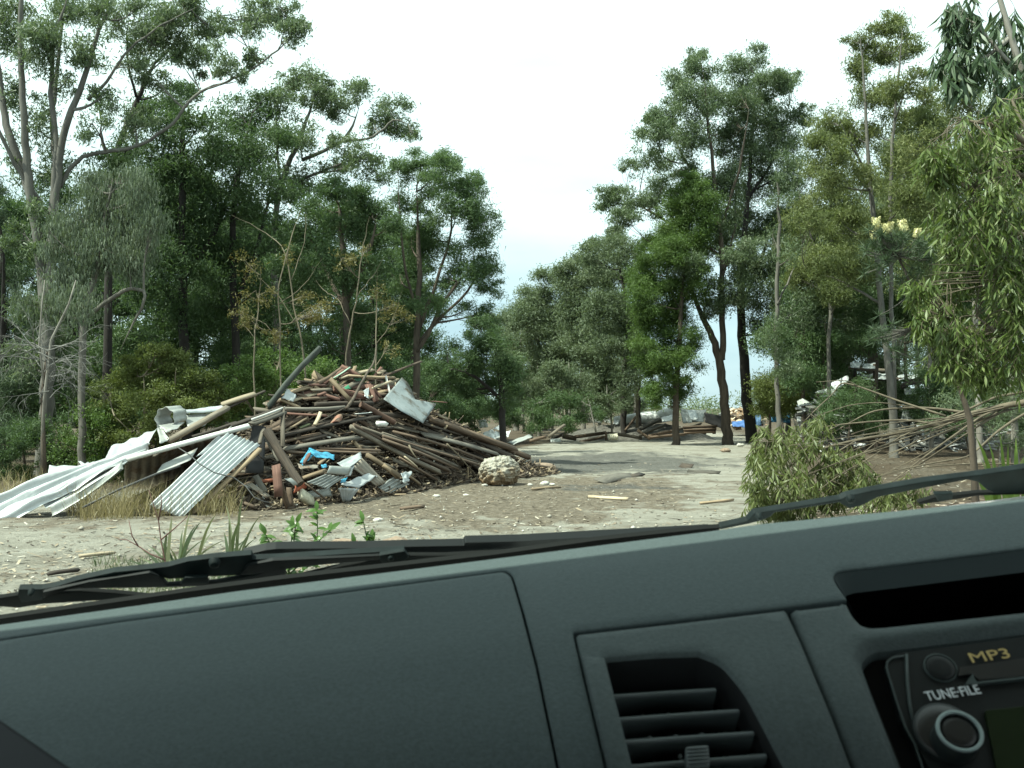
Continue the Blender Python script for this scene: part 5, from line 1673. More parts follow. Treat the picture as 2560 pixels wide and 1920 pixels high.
def splinters():
    """small broken bits filling the face of the heap, too many to count"""
    n = 5200
    px = np.concatenate([rng.uniform(560, 1390, n * 3 // 4), rng.uniform(620, 1250, n - n * 3 // 4)])
    top = np.interp(px, [560, 620, 700, 760, 880, 1000, 1080, 1180, 1300, 1400], [1085, 1055, 1000, 955, 938, 955, 1020, 1080, 1145, 1185])
    foot = np.interp(px, _FX, _FY) + 14
    py = foot + (top - foot) * rng.random(n) ** 1.4
    D = pileD(px, py) + rng.uniform(-.02, .35, n) * (py < foot - 20)
    c = np.stack([(px - CX) / FPX * D, D, EYE - (py - HY) / FPX * D], -1)
    c[:, 2] = np.maximum(c[:, 2], gz(c[:, 0], c[:, 1]) + .02)
    L = rng.gamma(2, .075, n) + .05
    W = np.minimum(rng.uniform(.015, .05, n), L)
    H = rng.uniform(.006, .025, n)
    d = rng.normal(0, 1, (n, 3)) * np.array([1, .6, .45])
    d /= np.linalg.norm(d, axis=1)[:, None]
    b = np.cross(d, rng.normal(0, .6, (n, 3)) + np.array([0, -.6, 1]))
    b /= np.linalg.norm(b, axis=1)[:, None]
    k = np.cross(d, b)
    sg = np.array([[x, y, z] for x in (-1, 1) for y in (-1, 1) for z in (-1, 1)], float)
    v = c[:, None] + sg[None, :, 0:1] * (d * L[:, None] / 2)[:, None] + sg[None, :, 1:2] * (b * W[:, None] / 2)[:, None] + sg[None, :, 2:3] * (k * H[:, None] / 2)[:, None]
    f = np.array([[0, 1, 3, 2], [4, 6, 7, 5], [0, 4, 5, 1], [2, 3, 7, 6], [0, 2, 6, 4], [1, 5, 7, 3]])
    f = (f[None] + np.arange(n)[:, None, None] * 8).reshape(-1, 4)
    t = NT('splinter_wood')
    at = t.n('ShaderNodeAttribute', attribute_name='tint').outputs['Fac']
    t.base(t.ramp(at, [(0, (.025, .018, .013)), (.35, (.085, .063, .045)), (.6, (.17, .13, .09)), (.8, (.28, .21, .13)), (.93, (.42, .36, .27)), (1, (.6, .6, .57))]))
    t.set(Roughness=.9)
    setp(link('splinters', mesh_np('splinters', v.reshape(-1, 3), f, np.repeat(rng.beta(1.3, 1.8, n), 6)), t.m), 'broken splinters and offcuts filling the gaps of the timber pile', 'splinters', kind='stuff')


splinters()


def zz1(x, y):
    return 640 + .18083 * x, 860 + .18083 * y


def zz2(x, y):
    return 960 + .19892 * x, 900 + .19892 * y


def zz3(x, y):
    return 560 + .21700 * x, 1080 + .21700 * y


def q1(x, y):
    return .34358 * x, 900 + .34358 * y


ZS = {1: (zz1, .18083), 2: (zz2, .19892), 3: (zz3, .217), 4: (q1, .34358)}


def tim(z, x1, y1, x2, y2, w, kind, label, d1=-.12, d2=-.12, t=None, roll=0., cat='timber', name='plank', group=None):
    f, sc = ZS[z]
    a, b = pp(*f(x1, y1), d1), pp(*f(x2, y2), d2)
    W = w * sc / FPX * (a.y + b.y) / 2
    return beam(a, b, W, t or min(W * .55, .032), WOOD[kind], label, roll, name, cat, group)


def rlog(z, x1, y1, x2, y2, w, mat, label, d1=-.15, d2=-.15, name='log', cat='log', taper=.8):
    f, sc = ZS[z]
    a, b = pp(*f(x1, y1), d1), pp(*f(x2, y2), d2)
    W = w * sc / FPX * (a.y + b.y) / 4
    return log(a, b, W, W * taper, mat, label, name, cat)


# upper part of the heap
tim(1, 175, 870, 880, 60, 40, 'pole', 'long dark green-grey pole leaning up to the right above the heap', -.5, -.3, .10, name='pole', cat='pole')
tim(1, 330, 760, 600, 880, 44, 'tan', 'orange-brown plank end under the torn white plate', -.2, -.2)
tim(1, 480, 670, 765, 590, 70, 'tan', 'broad tan plank on the upper left shoulder of the heap', -.1, 0)
tim(1, 770, 640, 1035, 628, 50, 'grey', 'short grey board lying level below the heap top')
rlog(1, 850, 545, 1180, 340, 62, WOOD['brown'], 'thick weathered log sloping up at the left of the heap top', -.1, .1)
tim(1, 1075, 470, 1300, 322, 20, 'green', 'thin pale green stick at the top of the heap', -.2, -.1)
tim(1, 1165, 450, 1325, 355, 55, 'red', 'reddish board end behind the pale green stick', 0, .1)
tim(1, 1335, 415, 1375, 310, 46, 'tan', 'small upright tan block on the crest of the heap', 0, 0)
tim(1, 1370, 410, 1625, 355, 60, 'pale', 'pale splintered board on the crest of the heap', .1, .1)
tim(1, 1170, 475, 1310, 428, 36, 'pale', 'short pale offcut left of the long crest plank', -.1, -.1)
tim(1, 1290, 440, 1925, 465, 46, 'tan', 'long tan plank lying level along the crest', -.15, -.15)
tim(1, 1690, 410, 1775, 368, 60, 'pale', 'stubby pale timber at the right of the crest', .05, .05)
tim(1, 1700, 480, 2290, 240, 34, 'brown', 'long brown beam jutting up to the right from the crest', 0, -.4)
tim(1, 1795, 440, 1850, 665, 28, 'white', 'narrow white board standing beside the galvanised plate', -.25, -.3)
tim(1, 1030, 480, 1330, 810, 58, 'tan', 'tan-orange plank sloping down to the right below the crest', -.3, -.3, .05)
rlog(1, 1060, 620, 1500, 740, 110, WOOD['red'], 'wide pinkish-brown round post below the crest', 0, -.05, 'post', 'post', .9)
tim(1, 1545, 560, 1665, 790, 85, 'red', 'faded red board sloping right under the crest', -.2, -.2, .03)
tim(1, 1600, 585, 1730, 745, 36, 'red', 'narrow red batten beside the faded red board', -.3, -.3, .03)
tim(1, 1610, 612, 1875, 515, 44, 'pale', 'pale tan batten crossing the red boards', -.3, -.3)
tim(1, 725, 565, 960, 572, 40, 'red', 'dark red-brown board near the top left of the heap', -.1, -.1)
tim(1, 655, 765, 965, 742, 46, 'brown', 'level brown board left of centre in the upper heap', -.15, -.15)
tim(1, 865, 705, 965, 668, 40, 'red', 'short red offcut above the level brown board', -.2, -.2)
tim(1, 945, 705, 1160, 772, 55, 'red', 'dark red-brown beam end in the upper middle of the heap', -.1, -.1)
tim(1, 410, 900, 1235, 878, 46, 'slate', 'long pale-edged grey beam lying level across the heap', -.3, -.3, .06)
tim(1, 415, 958, 970, 990, 34, 'red', 'long thin reddish rail left of the short bright tan offcut', -.3, -.25)
tim(1, 815, 1115, 892, 945, 48, 'pale', 'short bright tan offcut standing in the left of the heap', -.4, -.4, .03)
tim(1, 255, 1195, 650, 1005, 90, 'brown', 'broad brown board rising to the right behind the grey post', -.1, -.1)
tim(1, 405, 1205, 695, 1028, 32, 'tan', 'orange-tan batten in front of the broad brown board', -.25, -.25)
tim(1, 595, 1165, 745, 1108, 50, 'moss', 'mossy green board end in the left of the heap', -.2, -.2)
tim(1, 815, 845, 1610, 828, 50, 'dark', 'long dark beam under the pinkish-brown post', -.15, -.15, .09)
tim(1, 800, 925, 1485, 908, 52, 'dark', 'long blackened board lying level through the middle of the heap', -.2, -.2)
rlog(1, 1450, 830, 1910, 1085, 92, MET['pipe'], 'rusty red-brown pipe sloping down to the right', -.35, -.3, 'pipe', 'pipe', .9)
rlog(1, 1640, 985, 2110, 993, 78, WOOD['dark'], 'dark round post pointing right below the galvanised plate', -.2, -.35, 'post', 'post', 1)
tim(1, 1165, 970, 1525, 1015, 38, 'brown', 'brown batten left of the rusty pipe', -.2, -.2)
tim(1, 1370, 968, 1605, 944, 13, 'white', 'thin white strip lying across the middle of the heap', -.35, -.35, .01)
tim(1, 375, 1265, 1785, 988, 62, 'dark', 'very long dark grey beam rising to the right across the heap', -.3, -.3)
tim(1, 435, 1240, 1010, 1075, 56, 'brown', 'brown board just above the very long dark grey beam', -.2, -.15)
tim(1, 395, 1345, 890, 1240, 56, 'brown', 'brown board under the left end of the very long dark grey beam', -.2, -.2)
tim(1, 640, 1345, 970, 1258, 56, 'dark', 'dark board under the very long dark grey beam', -.25, -.25)
tim(1, 385, 1455, 1425, 1288, 78, 'slate', 'wide flat grey-brown plank above the blue tarpaulin', -.4, -.4, .04)
tim(1, 865, 1443, 1715, 1472, 40, 'brown', 'upper of two level planks right of the blue tarpaulin', -.4, -.4)
tim(1, 850, 1476, 1665, 1508, 38, 'brown', 'lower of two level planks right of the blue tarpaulin', -.45, -.45)
tim(1, 405, 1485, 710, 1515, 48, 'brown', 'level brown plank left of the blue tarpaulin', -.4, -.4)
tim(1, 1340, 1335, 1445, 1455, 48, 'tan', 'stubby tan block above the two level planks', -.3, -.35)
tim(1, 372, 868, 372, 1425, 54, 'grey', 'pale grey board standing upright at the left of the heap', -.75, -.55, .035)
tim(1, -60, 1105, 395, 935, 100, 'slate', 'broad grey fascia board propped at the left of the heap', -.9, -.7, .04)
tim(1, -60, 1046, 395, 876, 20, 'white', 'white edge strip along the top of the broad fascia board', -.95, -.75, .03)
tim(3, 130, 30, 470, 330, 16, 'dark', 'thin dark lath behind the corrugated sheet', -.4, -.5)
rlog(3, 495, -10, 880, 600, 118, WOOD['dark'], 'thick dark log leaning on the left of the heap', -.9, -.75, taper=.9)
tim(3, 475, 40, 640, 330, 60, 'slate', 'grey board leaning behind the thick dark log', -.6, -.6)
tim(3, 410, 130, 455, -30, 40, 'grey', 'short pale board end beside the top of the thick dark log', -.9, -.8)
tim(1, 1675, 1105, 1800, 1108, 62, 'white', 'small dirty white block right of the very long dark grey beam', -.35, -.35, .08, cat='block', name='block')
tim(1, 1690, 1178, 1885, 1150, 46, 'dark', 'dark offcut under the small dirty white block', -.25, -.25)
# right-hand fan of long boards
tim(2, 555, 735, 1650, 1128, 74, 'brown', 'long upper edge timber running down the right side of the heap', -.05, -.05, .10)
tim(2, 1240, 990, 1830, 1228, 56, 'brown', 'weathered timber at the far right foot of the heap', .05, -.1, .08)
tim(2, 470, 795, 1075, 965, 50, 'dark', 'dark beam under the galvanised plate', -.15, -.15)
tim(2, 95, 838, 855, 978, 40, 'grey', 'grey batten pointing right in the fan of boards', -.25, -.25)
tim(2, 855, 1005, 990, 962, 28, 'brown', 'short brown stick at the end of the grey batten', -.3, -.3)
tim(2, 480, 930, 1445, 1185, 92, 'slate', 'wide smooth grey board in the fan of boards', -.3, -.3, .03)
tim(2, 115, 900, 1310, 1275, 44, 'brown', 'brown batten directly under the wide smooth grey board', -.4, -.4)
tim(2, -20, 915, 1175, 1280, 32, 'grey', 'light grey batten in the fan of boards', -.5, -.5)
tim(2, -20, 955, 1250, 1335, 44, 'brown', 'brown board under the light grey batten', -.55, -.5)
tim(2, -10, 1000, 935, 1365, 56, 'brown', 'thick brown board low in the fan of boards', -.6, -.5)
tim(2, -417, 845, 705, 1415, 58, 'grey', 'longest lower board of the fan, running down to the dirt', -.6, -.5, .06)
tim(2, -380, 820, 815, 1390, 46, 'brown', 'second of the long lower boards of the fan', -.65, -.5, .05)
tim(2, -290, 850, 925, 1345, 40, 'grey', 'third of the long lower boards of the fan', -.6, -.55, .05)
tim(2, 195, 1228, 670, 1505, 38, 'brown', 'lowest short board under the fan', -.5, -.2)
tim(2, 255, 1212, 415, 1345, 24, 'pale', 'bright split sliver under the fan of boards', -.7, -.6, .02)
tim(2, 1040, 950, 1645, 1232, 70, 'dark', 'black shadowed beam under the upper edge timber', -.1, -.1)
tim(2, 990, 1010, 1480, 1225, 46, 'dark', 'dark beam beside the end of the wide grey board', -.2, -.2)
tim(2, -10, 1322, 170, 1475, 50, 'tan', 'tan post sloping into the dirt by the crushed iron', -.6, -.4)
tim(2, 320, 1462, 455, 1562, 38, 'tan', 'tan plank end lying in the dirt right of the crushed iron', -.3, -.2)
tim(2, -5, 1300, 135, 1360, 28, 'grey', 'short grey lath low in the middle of the heap', -.5, -.5)
tim(2, 1690, 1388, 1905, 1500, 20, 'brown', 'brown stick on the ground right of the boulder', -.1, -.1)
tim(2, 1655, 1312, 1725, 1238, 20, 'grey', 'short stick poking up right of the boulder', -.1, -.1)
tim(2, 0, 690, 545, 895, 52, 'brown', 'brown timber continuing down from the rusty pipe', -.3, -.2)
tim(2, 610, 645, 745, 735, 46, 'brown', 'timber end sticking out right of the galvanised plate', 0, -.1)
tim(2, 690, 700, 805, 750, 34, 'pale', 'pale broken end on the upper edge timber', -.25, -.25)
tim(2, 590, 520, 790, 535, 18, 'red', 'thin red-brown lath behind the galvanised plate', .2, .2)
# left foot of the heap
tim(3, 600, 375, 630, 745, 100, 'red', 'brick-red flat board leaning at the foot of the dark log', -1.0, -.55, .03)
tim(3, 650, 600, 745, 885, 62, 'brown', 'brown board sloping to the ground by the brick-red board', -.7, -.25)
tim(3, 745, 645, 780, 885, 58, 'brown', 'brown post end standing by the terracotta fragment', -.5, -.2)
tim(3, 360, 505, 470, 690, 72, 'slate', 'grey panel end in the dark gap under the iron', -.3, -.3, .02)
tim(3, 1640, 262, 2020, 512, 50, 'tan', 'tan post lying down the slope right of the crushed iron', -.5, -.5, .06)
tim(3, 890, 540, 1175, 440, 56, 'tan', 'rusty tan board under the blue tarpaulin', -.35, -.35, .03)
tim(3, 390, 575, 560, 555, 40, 'terra', 'orange-red strip in the dark gap left of the brick-red board', -.2, -.2)
tim(3, 1090, 370, 1170, 300, 36, 'tan', 'small tan batten poking through the blue tarpaulin', -.75, -.75)
tim(3, 915, 365, 990, 245, 34, 'red', 'pinkish batten lying on the left of the blue tarpaulin', -.8, -.8)
tim(3, 230, 820, 360, 870, 40, 'brown', 'brown plank end by the crumpled white iron on the ground', -.2, -.2)
tim(3, 930, 590, 1190, 790, 22, 'brown', 'thin brown stick in front of the grey corrugated piece', -.7, -.4)
# filler timbers, each a piece of its own, nothing much to tell them apart
FILL = {'brown': 'half-buried brown timber offcut in the jumbled face of the heap', 'dark': 'half-buried blackened timber offcut in the jumbled face of the heap', 'grey': 'half-buried weathered grey offcut in the jumbled face of the heap', 'tan': 'half-buried fresh tan offcut in the jumbled face of the heap', 'pale': 'half-buried pale splintered offcut in the jumbled face of the heap', 'red': 'half-buried red-painted offcut in the jumbled face of the heap'}
for k in range(130):
    x = rnd.uniform(600, 1240)
    top = float(np.interp(x, [560, 700, 780, 880, 1000, 1080, 1180, 1300], [1090, 985, 945, 930, 950, 1015, 1080, 1150]))
    y = rnd.uniform(top + 6, min(float(np.interp(x, _FX, _FY)) - 30, top + 190))
    a = rnd.gauss(.42 if x > 960 else -.06, .26)
    L = rnd.uniform(60, 190) * (.6 if y < top + 40 else 1)
    w = rnd.uniform(9, 18)
    kd = rnd.choice(['brown', 'brown', 'brown', 'dark', 'dark', 'grey', 'tan', 'pale', 'red', 'brown', 'grey'] if y < 1040 else ['brown', 'brown', 'dark', 'grey', 'dark', 'brown', 'grey'])
    dx, dy = math.cos(a) * L / 2, math.sin(a) * L / 2
    p, q = pp(x - dx, y - dy, rnd.uniform(-.12, .15)), pp(x + dx, y + dy, rnd.uniform(-.12, .15))
    beam(p, q, w / FPX * p.y, rnd.uniform(.016, .028), WOOD[kd], FILL[kd], rnd.uniform(-.45, .45), group=kd + ' offcuts in the heap')
for k in range(26):
    x = rnd.gauss(850, 75)
    top = float(np.interp(x, [560, 700, 780, 880, 1000, 1080], [1090, 985, 945, 930, 950, 1015]))
    y = top + rnd.uniform(-6, 45)
    a = rnd.gauss(0, .5)
    L = rnd.uniform(25, 75)
    kd = rnd.choice(['brown', 'tan', 'red', 'pale', 'grey', 'brown', 'tan'])
    dx, dy = math.cos(a) * L / 2, math.sin(a) * L / 2
    p, q = pp(x - dx, y - dy, rnd.uniform(-.1, .25)), pp(x + dx, y + dy, rnd.uniform(-.1, .25))
    beam(p, q, rnd.uniform(7, 14) / FPX * p.y, .03, WOOD[kd], 'small ' + kd + ' broken board in the loose top of the heap', rnd.uniform(-.5, .5), group='small ' + kd + ' boards on the heap top')


def stick(pts, w, mat, label, dd, sc=None, name='dead_branch', cat='branch', taper=.5):
    p = [pp(x, y, dd) for x, y in pts]
    g = Geo()
    r = w / FPX * p[0].y / 2
    g.tube(p, np.linspace(r, r * taper, len(p)), 7)
    c = sum(p, Vector()) / len(p)
    me = g.mesh(name)
    me.transform(Matrix.Translation(-c))
    return setp(link(name, me, mat, None, Matrix.Translation(c)), label, cat)


stick([zz1(*a) for a in ((1255, 890), (1300, 820), (1345, 755), (1390, 670), (1430, 585), (1480, 500), (1530, 410), (1570, 350), (1612, 290), (1640, 220), (1652, 150), (1668, -30))], 9, BARK['brown'], 'crooked dead branch standing up out of the heap', -.6, taper=.45)
stick([zz1(*a) for a in ((880, 1075), (1000, 1010), (1120, 940), (1245, 870))], 4, BARK['brown'], 'thin dead stick at the foot of the crooked branch', -.5)
stick([zz2(*a) for a in ((790, 1055), (850, 1115), (920, 1180), (980, 1250), (1050, 1330), (1145, 1435))], 5, BARK['twig'], 'knobbly stick lying over the fan of boards', -.65)
stick([zz2(*a) for a in ((315, 1070), (345, 1140), (390, 1210), (430, 1258))], 5, BARK['twig'], 'short knobbly stick on the long lower boards', -.75)

# galvanised plate folded over the heap
def folded_plate():
    pts2 = {'a': (225, 212, -.1), 'g': (300, 285, -.12), 'h': (345, 365, -.16), 'f': (388, 492, -.42), 'e': (662, 550, -.35), 'd': (490, 792, -.75), 'b': (-5, 490, -.55), 'm': (210, 640, -.62), 'n': (170, 420, -.36), 'o': (330, 560, -.52), 'r': (450, 640, -.60)}
    v = {k: np.array(pp(*zz2(x, y), d)) for k, (x, y, d) in pts2.items()}
    tris = ['abn', 'agn', 'ghn', 'hfn', 'nbm', 'nfo', 'nom', 'foe', 'oer', 'red', 'rdm', 'orm']
    ks = list(pts2)
    c = sum(v.values()) / len(v)
    bm = bmesh.new()
    bv = {k: bm.verts.new(v[k] - c) for k in ks}
    for t in tris:
        bm.faces.new([bv[k] for k in t])
    bmesh.ops.recalc_face_normals(bm, faces=bm.faces)
    bmesh.ops.subdivide_edges(bm, edges=bm.edges, cuts=3, use_grid_fill=True, smooth=.35)
    for w in bm.verts:
        w.co += Vector((0, -1, .3)) * float(fbm(w.co.x * 4 + 5, w.co.z * 4, 6) - .5) * .05
    for f in bm.faces:
        f.smooth = True
    me = bpy.data.meshes.new('galvanised_plate')
    bm.to_mesh(me)
    bm.free()
    o = link('galvanised_plate', me, MET['plate'], None, Matrix.Translation(Vector(c)))
    o.modifiers.new('thickness', 'SOLIDIFY').thickness = .004
    setp(o, 'bent flat galvanised plate, dirt-stained, on the right shoulder of the heap', 'metal sheet')


folded_plate()


def Q(z, *pts):
    f = ZS[z][0]
    return [pp(*f(x, y), d) for x, y, d in pts]


sheet(Q(1, (425, 620, -.25), (555, 715, -.25), (520, 800, -.3), (360, 745, -.3)), 'torn white plate on the left shoulder of the heap', MET['white'], 0, 0, 'metal_scrap', 'scrap plate', nu=8, nv=6, crumple=.07, seed=2)
sheet(Q(1, (1215, 600, -.25), (1270, 570, -.25), (1320, 620, -.3), (1240, 625, -.3)), 'small green plastic scrap near the top of the heap', m_plain('green_plastic', (.02, .16, .08), .5), 0, 0, 'plastic_scrap', 'plastic scrap', nu=6, nv=4, crumple=.12, seed=3)
sheet(Q(1, (1340, 470, -.1), (1450, 455, -.1), (1470, 500, -.15), (1370, 510, -.15)), 'dark green cloth scrap under the crest plank', m_plain('green_cloth', (.015, .055, .03), .9), 0, 0, 'cloth_scrap', 'cloth scrap', nu=6, nv=4, crumple=.15, seed=4)
sheet(Q(1, (1490, 640, -.2), (1560, 600, -.2), (1560, 760, -.25), (1500, 720, -.25)), 'bent pale metal scrap left of the faded red board', MET['zinc'], 0, 0, 'metal_scrap', 'scrap plate', nu=6, nv=6, crumple=.15, seed=5)
sheet(Q(1, (1020, 1110, -.3), (1110, 1000, -.25), (1190, 1030, -.25), (1150, 1100, -.3)), 'red and grey curved tile fragment in the middle of the heap', m_metal('tile_red', (.30, .10, .07), (.24, .20, .14), 0, .8), 0, 0, 'tile_fragment', 'tile', nu=6, nv=5, bend=.15, crumple=.04, seed=6, thick=.012)

# roofing iron, left of the heap
S = lambda *pts: Q(4, *pts)
sheet(S((1655, 530, -1.0), (1892, 612, -1.05), (1325, 1150, -.15), (1090, 1058, -.15)), 'large corrugated iron sheet sloping to the ground in front of the heap', MET['zinc'], 8, .020, nv=16, bend=.02, crumple=.012, seed=1)
sheet(S((1560, 575, -.85), (1690, 475, -.85), (1545, 655, -.75), (1425, 705, -.7)), 'flat bright iron offcut tucked behind the large corrugated sheet', MET['white'], 0, 0, nu=6, nv=4, crumple=.03, seed=8)
tim(4, 1890, 650, 1400, 1112, 34, 'tan', 'tan batten along the lower edge of the large corrugated sheet', -1.0, -.1, .04)
sheet(S((810, 632, .1), (1145, 500, .1), (1060, 640, -.1), (755, 735, -.1)), 'ribbed pale roofing sheet lying high in the left spill', MET['white'], 3, .016, 'roofing_sheet', nv=6, crumple=.025, seed=3, square=True)
sheet(S((1090, 590, -.2), (1060, 690, -.40), (70, 1175, -.12), (-260, 1100, .1)), 'long white roofing strip reaching down to the far left ground', MET['white'], 4, .02, nu=32, nv=26, bend=.018, crumple=.035, seed=4, square=True)
sheet(S((245, 945, .05), (760, 750, -.05), (1010, 690, -.3), (330, 1085, -.12)), 'broad dull corrugated sheet lying beneath the long white strip', MET['zinc'], 0, 0, nu=14, nv=40, crumple=.03, seed=41)
sheet(S((905, 735, -.5), (880, 790, -.62), (370, 1140, -.15), (375, 1060, -.2)), 'curved grey gutter length under the long white strip', MET['dull'], 1, .04, 'gutter', 'gutter', nu=10, nv=14, bend=-.04, crumple=.01, seed=5)
sheet(S((930, 735, -.42), (905, 760, -.52), (545, 985, -.3), (600, 930, -.3)), 'flat white flashing along the edge of the long white strip', MET['white'], 0, 0, 'flashing', 'flashing', nu=4, nv=10, bend=.01, seed=6)
sheet(S((600, 770, .25), (800, 740, .1), (330, 1010, -.1), (150, 1000, .1)), 'grey ribbed sheet between the white strips on the left', MET['zinc'], 5, .03, nv=8, crumple=.03, seed=7, square=True)
sheet(S((235, 900, .25), (250, 965, .15), (-60, 1100, -.05), (-60, 1005, .05)), 'corrugated iron sheet cut by the left edge of the view', MET['zinc'], 5, .022, nv=8, crumple=.02, seed=9)
sheet(S((358, 770, .5), (580, 770, .5), (560, 840, .4), (346, 885, .4)), 'small pale sheet standing at the back of the left spill', MET['zinc'], 0, 0, nu=8, nv=6, crumple=.05, seed=10)
sheet(S((200, 880, -.05), (242, 872, -.05), (236, 935, -.1), (205, 965, -.1)), 'turned-up white sheet end at the far left', MET['white'], 0, 0, 'metal_scrap', 'scrap plate', nu=5, nv=5, crumple=.06, seed=11)
sheet(S((565, 738, 0), (590, 735, 0), (660, 790, -.1), (640, 800, -.1)), 'thin curled white strip standing on the left spill', MET['white'], 0, 0, 'metal_scrap', 'scrap plate', nu=4, nv=6, crumple=.06, seed=12)
tim(4, 925, 722, 1815, 478, 34, 'white', 'long straight pale purlin lying across the left spill', -.75, -1.0, .05, name='purlin', cat='purlin')
tim(4, 1225, 592, 1660, 345, 44, 'grey', 'weathered grey beam rising to the right above the pale purlin', -.25, -.3, .06)
tim(4, 1220, 640, 1120, 700, 22, 'grey', 'short grey batten at the lower end of the weathered beam', -.4, -.4)
tim(4, 1615, 325, 1858, 246, 40, 'pale', 'pale topped plank end above the crushed ridge iron', -.2, -.2, .04)
tim(4, 1650, 352, 1930, 225, 18, 'dark', 'dark batten beside the pale topped plank', -.15, -.15)
tim(4, 1400, 560, 1720, 455, 24, 'dark', 'dark batten behind the long pale purlin', -.6, -.6)
tim(4, 1690, 478, 2050, 345, 36, 'dark', 'dark ridge board behind the broad fascia board', -.75, -.6)
sheet(S((1340, 402, 0), (1565, 385, 0), (1490, 480, -.15), (1370, 502, -.15)), 'short crushed corrugated piece at the top of the left spill', MET['dull'], 0, 0, nu=8, nv=30, crumple=.0, seed=13)
sheet(S((1330, 366, -.05), (1650, 330, -.1), (1625, 375, -.15), (1345, 390, -.1)), 'folded white ridge capping at the top of the left spill', MET['zinc'], 0, 0, 'ridge_capping', 'flashing', nu=14, nv=5, bend=.04, crumple=.03, seed=14)


def curled_sheet():
    n, m = 40, 5
    c0 = pp(*q1(1222, 428), -.1)
    k = .34358 / FPX * c0.y
    v = []
    for j in range(m):
        for i in range(n):
            a = 6.9 * i / (n - 1) - 2.2
            r = (66 + 6 * math.sin(i * 1.3)) * k * (1 + .12 * i / n)
            v.append((c0.x + math.cos(a) * r * (.95 - .03 * j) + j * .035, c0.y + j * .07 - .15, c0.z + math.sin(a) * r * (1.15 - .04 * j) + j * .012))
    i = np.arange(m - 1)[:, None] * n + np.arange(n - 1)[None]
    q = np.stack([i, i + 1, i + n + 1, i + n], -1).reshape(-1, 4)
    o = link('curled_roofing_sheet', mesh_np('curled_roofing_sheet', v, q, smooth=True), MET['dull'])
    o.modifiers.new('thickness', 'SOLIDIFY').thickness = .004
    setp(o, 'roofing sheet curled into an open hoop at the top of the left spill', 'roofing sheet')


curled_sheet()
sheet(S((1150, 475, -.15), (1340, 455, -.15), (1290, 500, -.25), (1210, 525, -.25)), 'crumpled lip of iron below the curled hoop', MET['dull'], 0, 0, 'metal_scrap', 'scrap plate', nu=10, nv=5, crumple=.06, seed=15)
sheet(S((1145, 500, -.1), (1185, 505, -.12), (1235, 575, -.3), (1165, 615, -.3)), 'folded iron flap between the hoop and the ribbed pale sheet', MET['dull'], 0, 0, 'metal_scrap', 'scrap plate', nu=6, nv=6, crumple=.06, seed=16)
_a = S((905, 740, -.35), (1700, 490, -.7), (1700, 490, 1.9), (905, 740, 1.5))
for _v, _z in zip(_a[2:], (.35, .25)):
    _v.z = _z
sheet(_a, 'rust-stained roof slab added behind the long pale purlin to shade the hollow', MET['rust'], 12, .018, nv=8, crumple=.02, seed=40)  # slab added to keep light from behind out of the hollow
sheet(S((1180, 760, -.4), (1440, 640, -.5), (1385, 730, -.5), (1130, 835, -.35)), 'dull corrugated sheet in the shade under the pale purlin', MET['dull'], 0, 0, nu=8, nv=28, seed=17)
stick([q1(600, 1075), q1(860, 945), q1(1130, 832), q1(1310, 770)], 6, MET['dark'], 'thin grey pipe poking left from under the iron', -.55, name='pipe', cat='pipe', taper=1)
stick([q1(*a) for a in ((1300, 640), (1380, 690), (1450, 755), (1560, 820), (1700, 855), (1790, 920), (1850, 1000), (1920, 1030), (1985, 1042))], 3, MET['dark'], 'thin cable looping over the large corrugated sheet', -1.05, name='cable', cat='cable', taper=1)
sheet(Q(3, (330, -80, -.55), (480, -60, -.5), (455, 480, -.2), (240, 470, -.25)), 'black sheet standing in for the shade in the gap behind the large corrugated sheet', MET['black'], 0, 0, 'metal_scrap', 'scrap plate', nu=5, nv=5, crumple=.02, seed=18)  # the dark of the shaded gap, put in as a black sheet

# crushed iron and odds at the foot
T3 = lambda *pts: Q(3, *pts)
sheet(T3((880, 330, -.7), (1000, 185, -.65), (1040, 260, -.75), (905, 385, -.8)), 'blue tarpaulin, hanging left fold on the heap', TARP, 0, 0, 'tarpaulin', 'tarpaulin', nu=12, nv=10, crumple=.10, seed=19)
sheet(T3((975, 185, -.65), (1270, 268, -.65), (1265, 325, -.8), (1010, 270, -.8)), 'blue tarpaulin, long upper fold across the planks', TARP, 0, 0, 'tarpaulin', 'tarpaulin', nu=18, nv=9, crumple=.07, seed=20)
sheet(T3((1115, 380, -.85), (1180, 370, -.85), (1190, 410, -.9), (1125, 415, -.9)), 'small blue plastic scrap left of the rolled grey iron', TARP, 0, 0, 'plastic_scrap', 'plastic scrap', nu=6, nv=6, crumple=.15, seed=21)
sheet(T3((1350, 545, -.7), (1420, 525, -.7), (1400, 575, -.75), (1340, 590, -.75)), 'blue scrap under the crushed white iron', TARP, 0, 0, 'plastic_scrap', 'plastic scrap', nu=5, nv=5, crumple=.12, seed=22)
sheet(T3((1300, 365, -.7), (1575, 232, -.6), (1590, 300, -.75), (1430, 425, -.85)), 'bright white ribbed sheet rising right of the tarpaulin', MET['white'], 0, 0, nu=10, nv=16, crumple=.02, seed=23)
sheet(T3((1400, 400, -.7), (1510, 370, -.7), (1460, 500, -.8), (1390, 520, -.8)), 'torn white edge under the bright ribbed sheet', MET['white'], 0, 0, 'metal_scrap', 'scrap plate', nu=8, nv=6, crumple=.08, seed=24)
sheet(T3((1185, 400, -.9), (1445, 412, -.9), (1432, 500, -.95), (1180, 478, -.95)), 'rolled grey corrugated piece below the tarpaulin', MET['dull'], 0, 0, nu=8, nv=14, bend=.14, seed=25)
sheet(T3((1165, 490, -.9), (1395, 515, -.85), (1185, 655, -.75), (955, 578, -.8)), 'grey corrugated piece sloping left below the rolled iron', MET['dull'], 5, .018, nv=7, crumple=.02, seed=26)
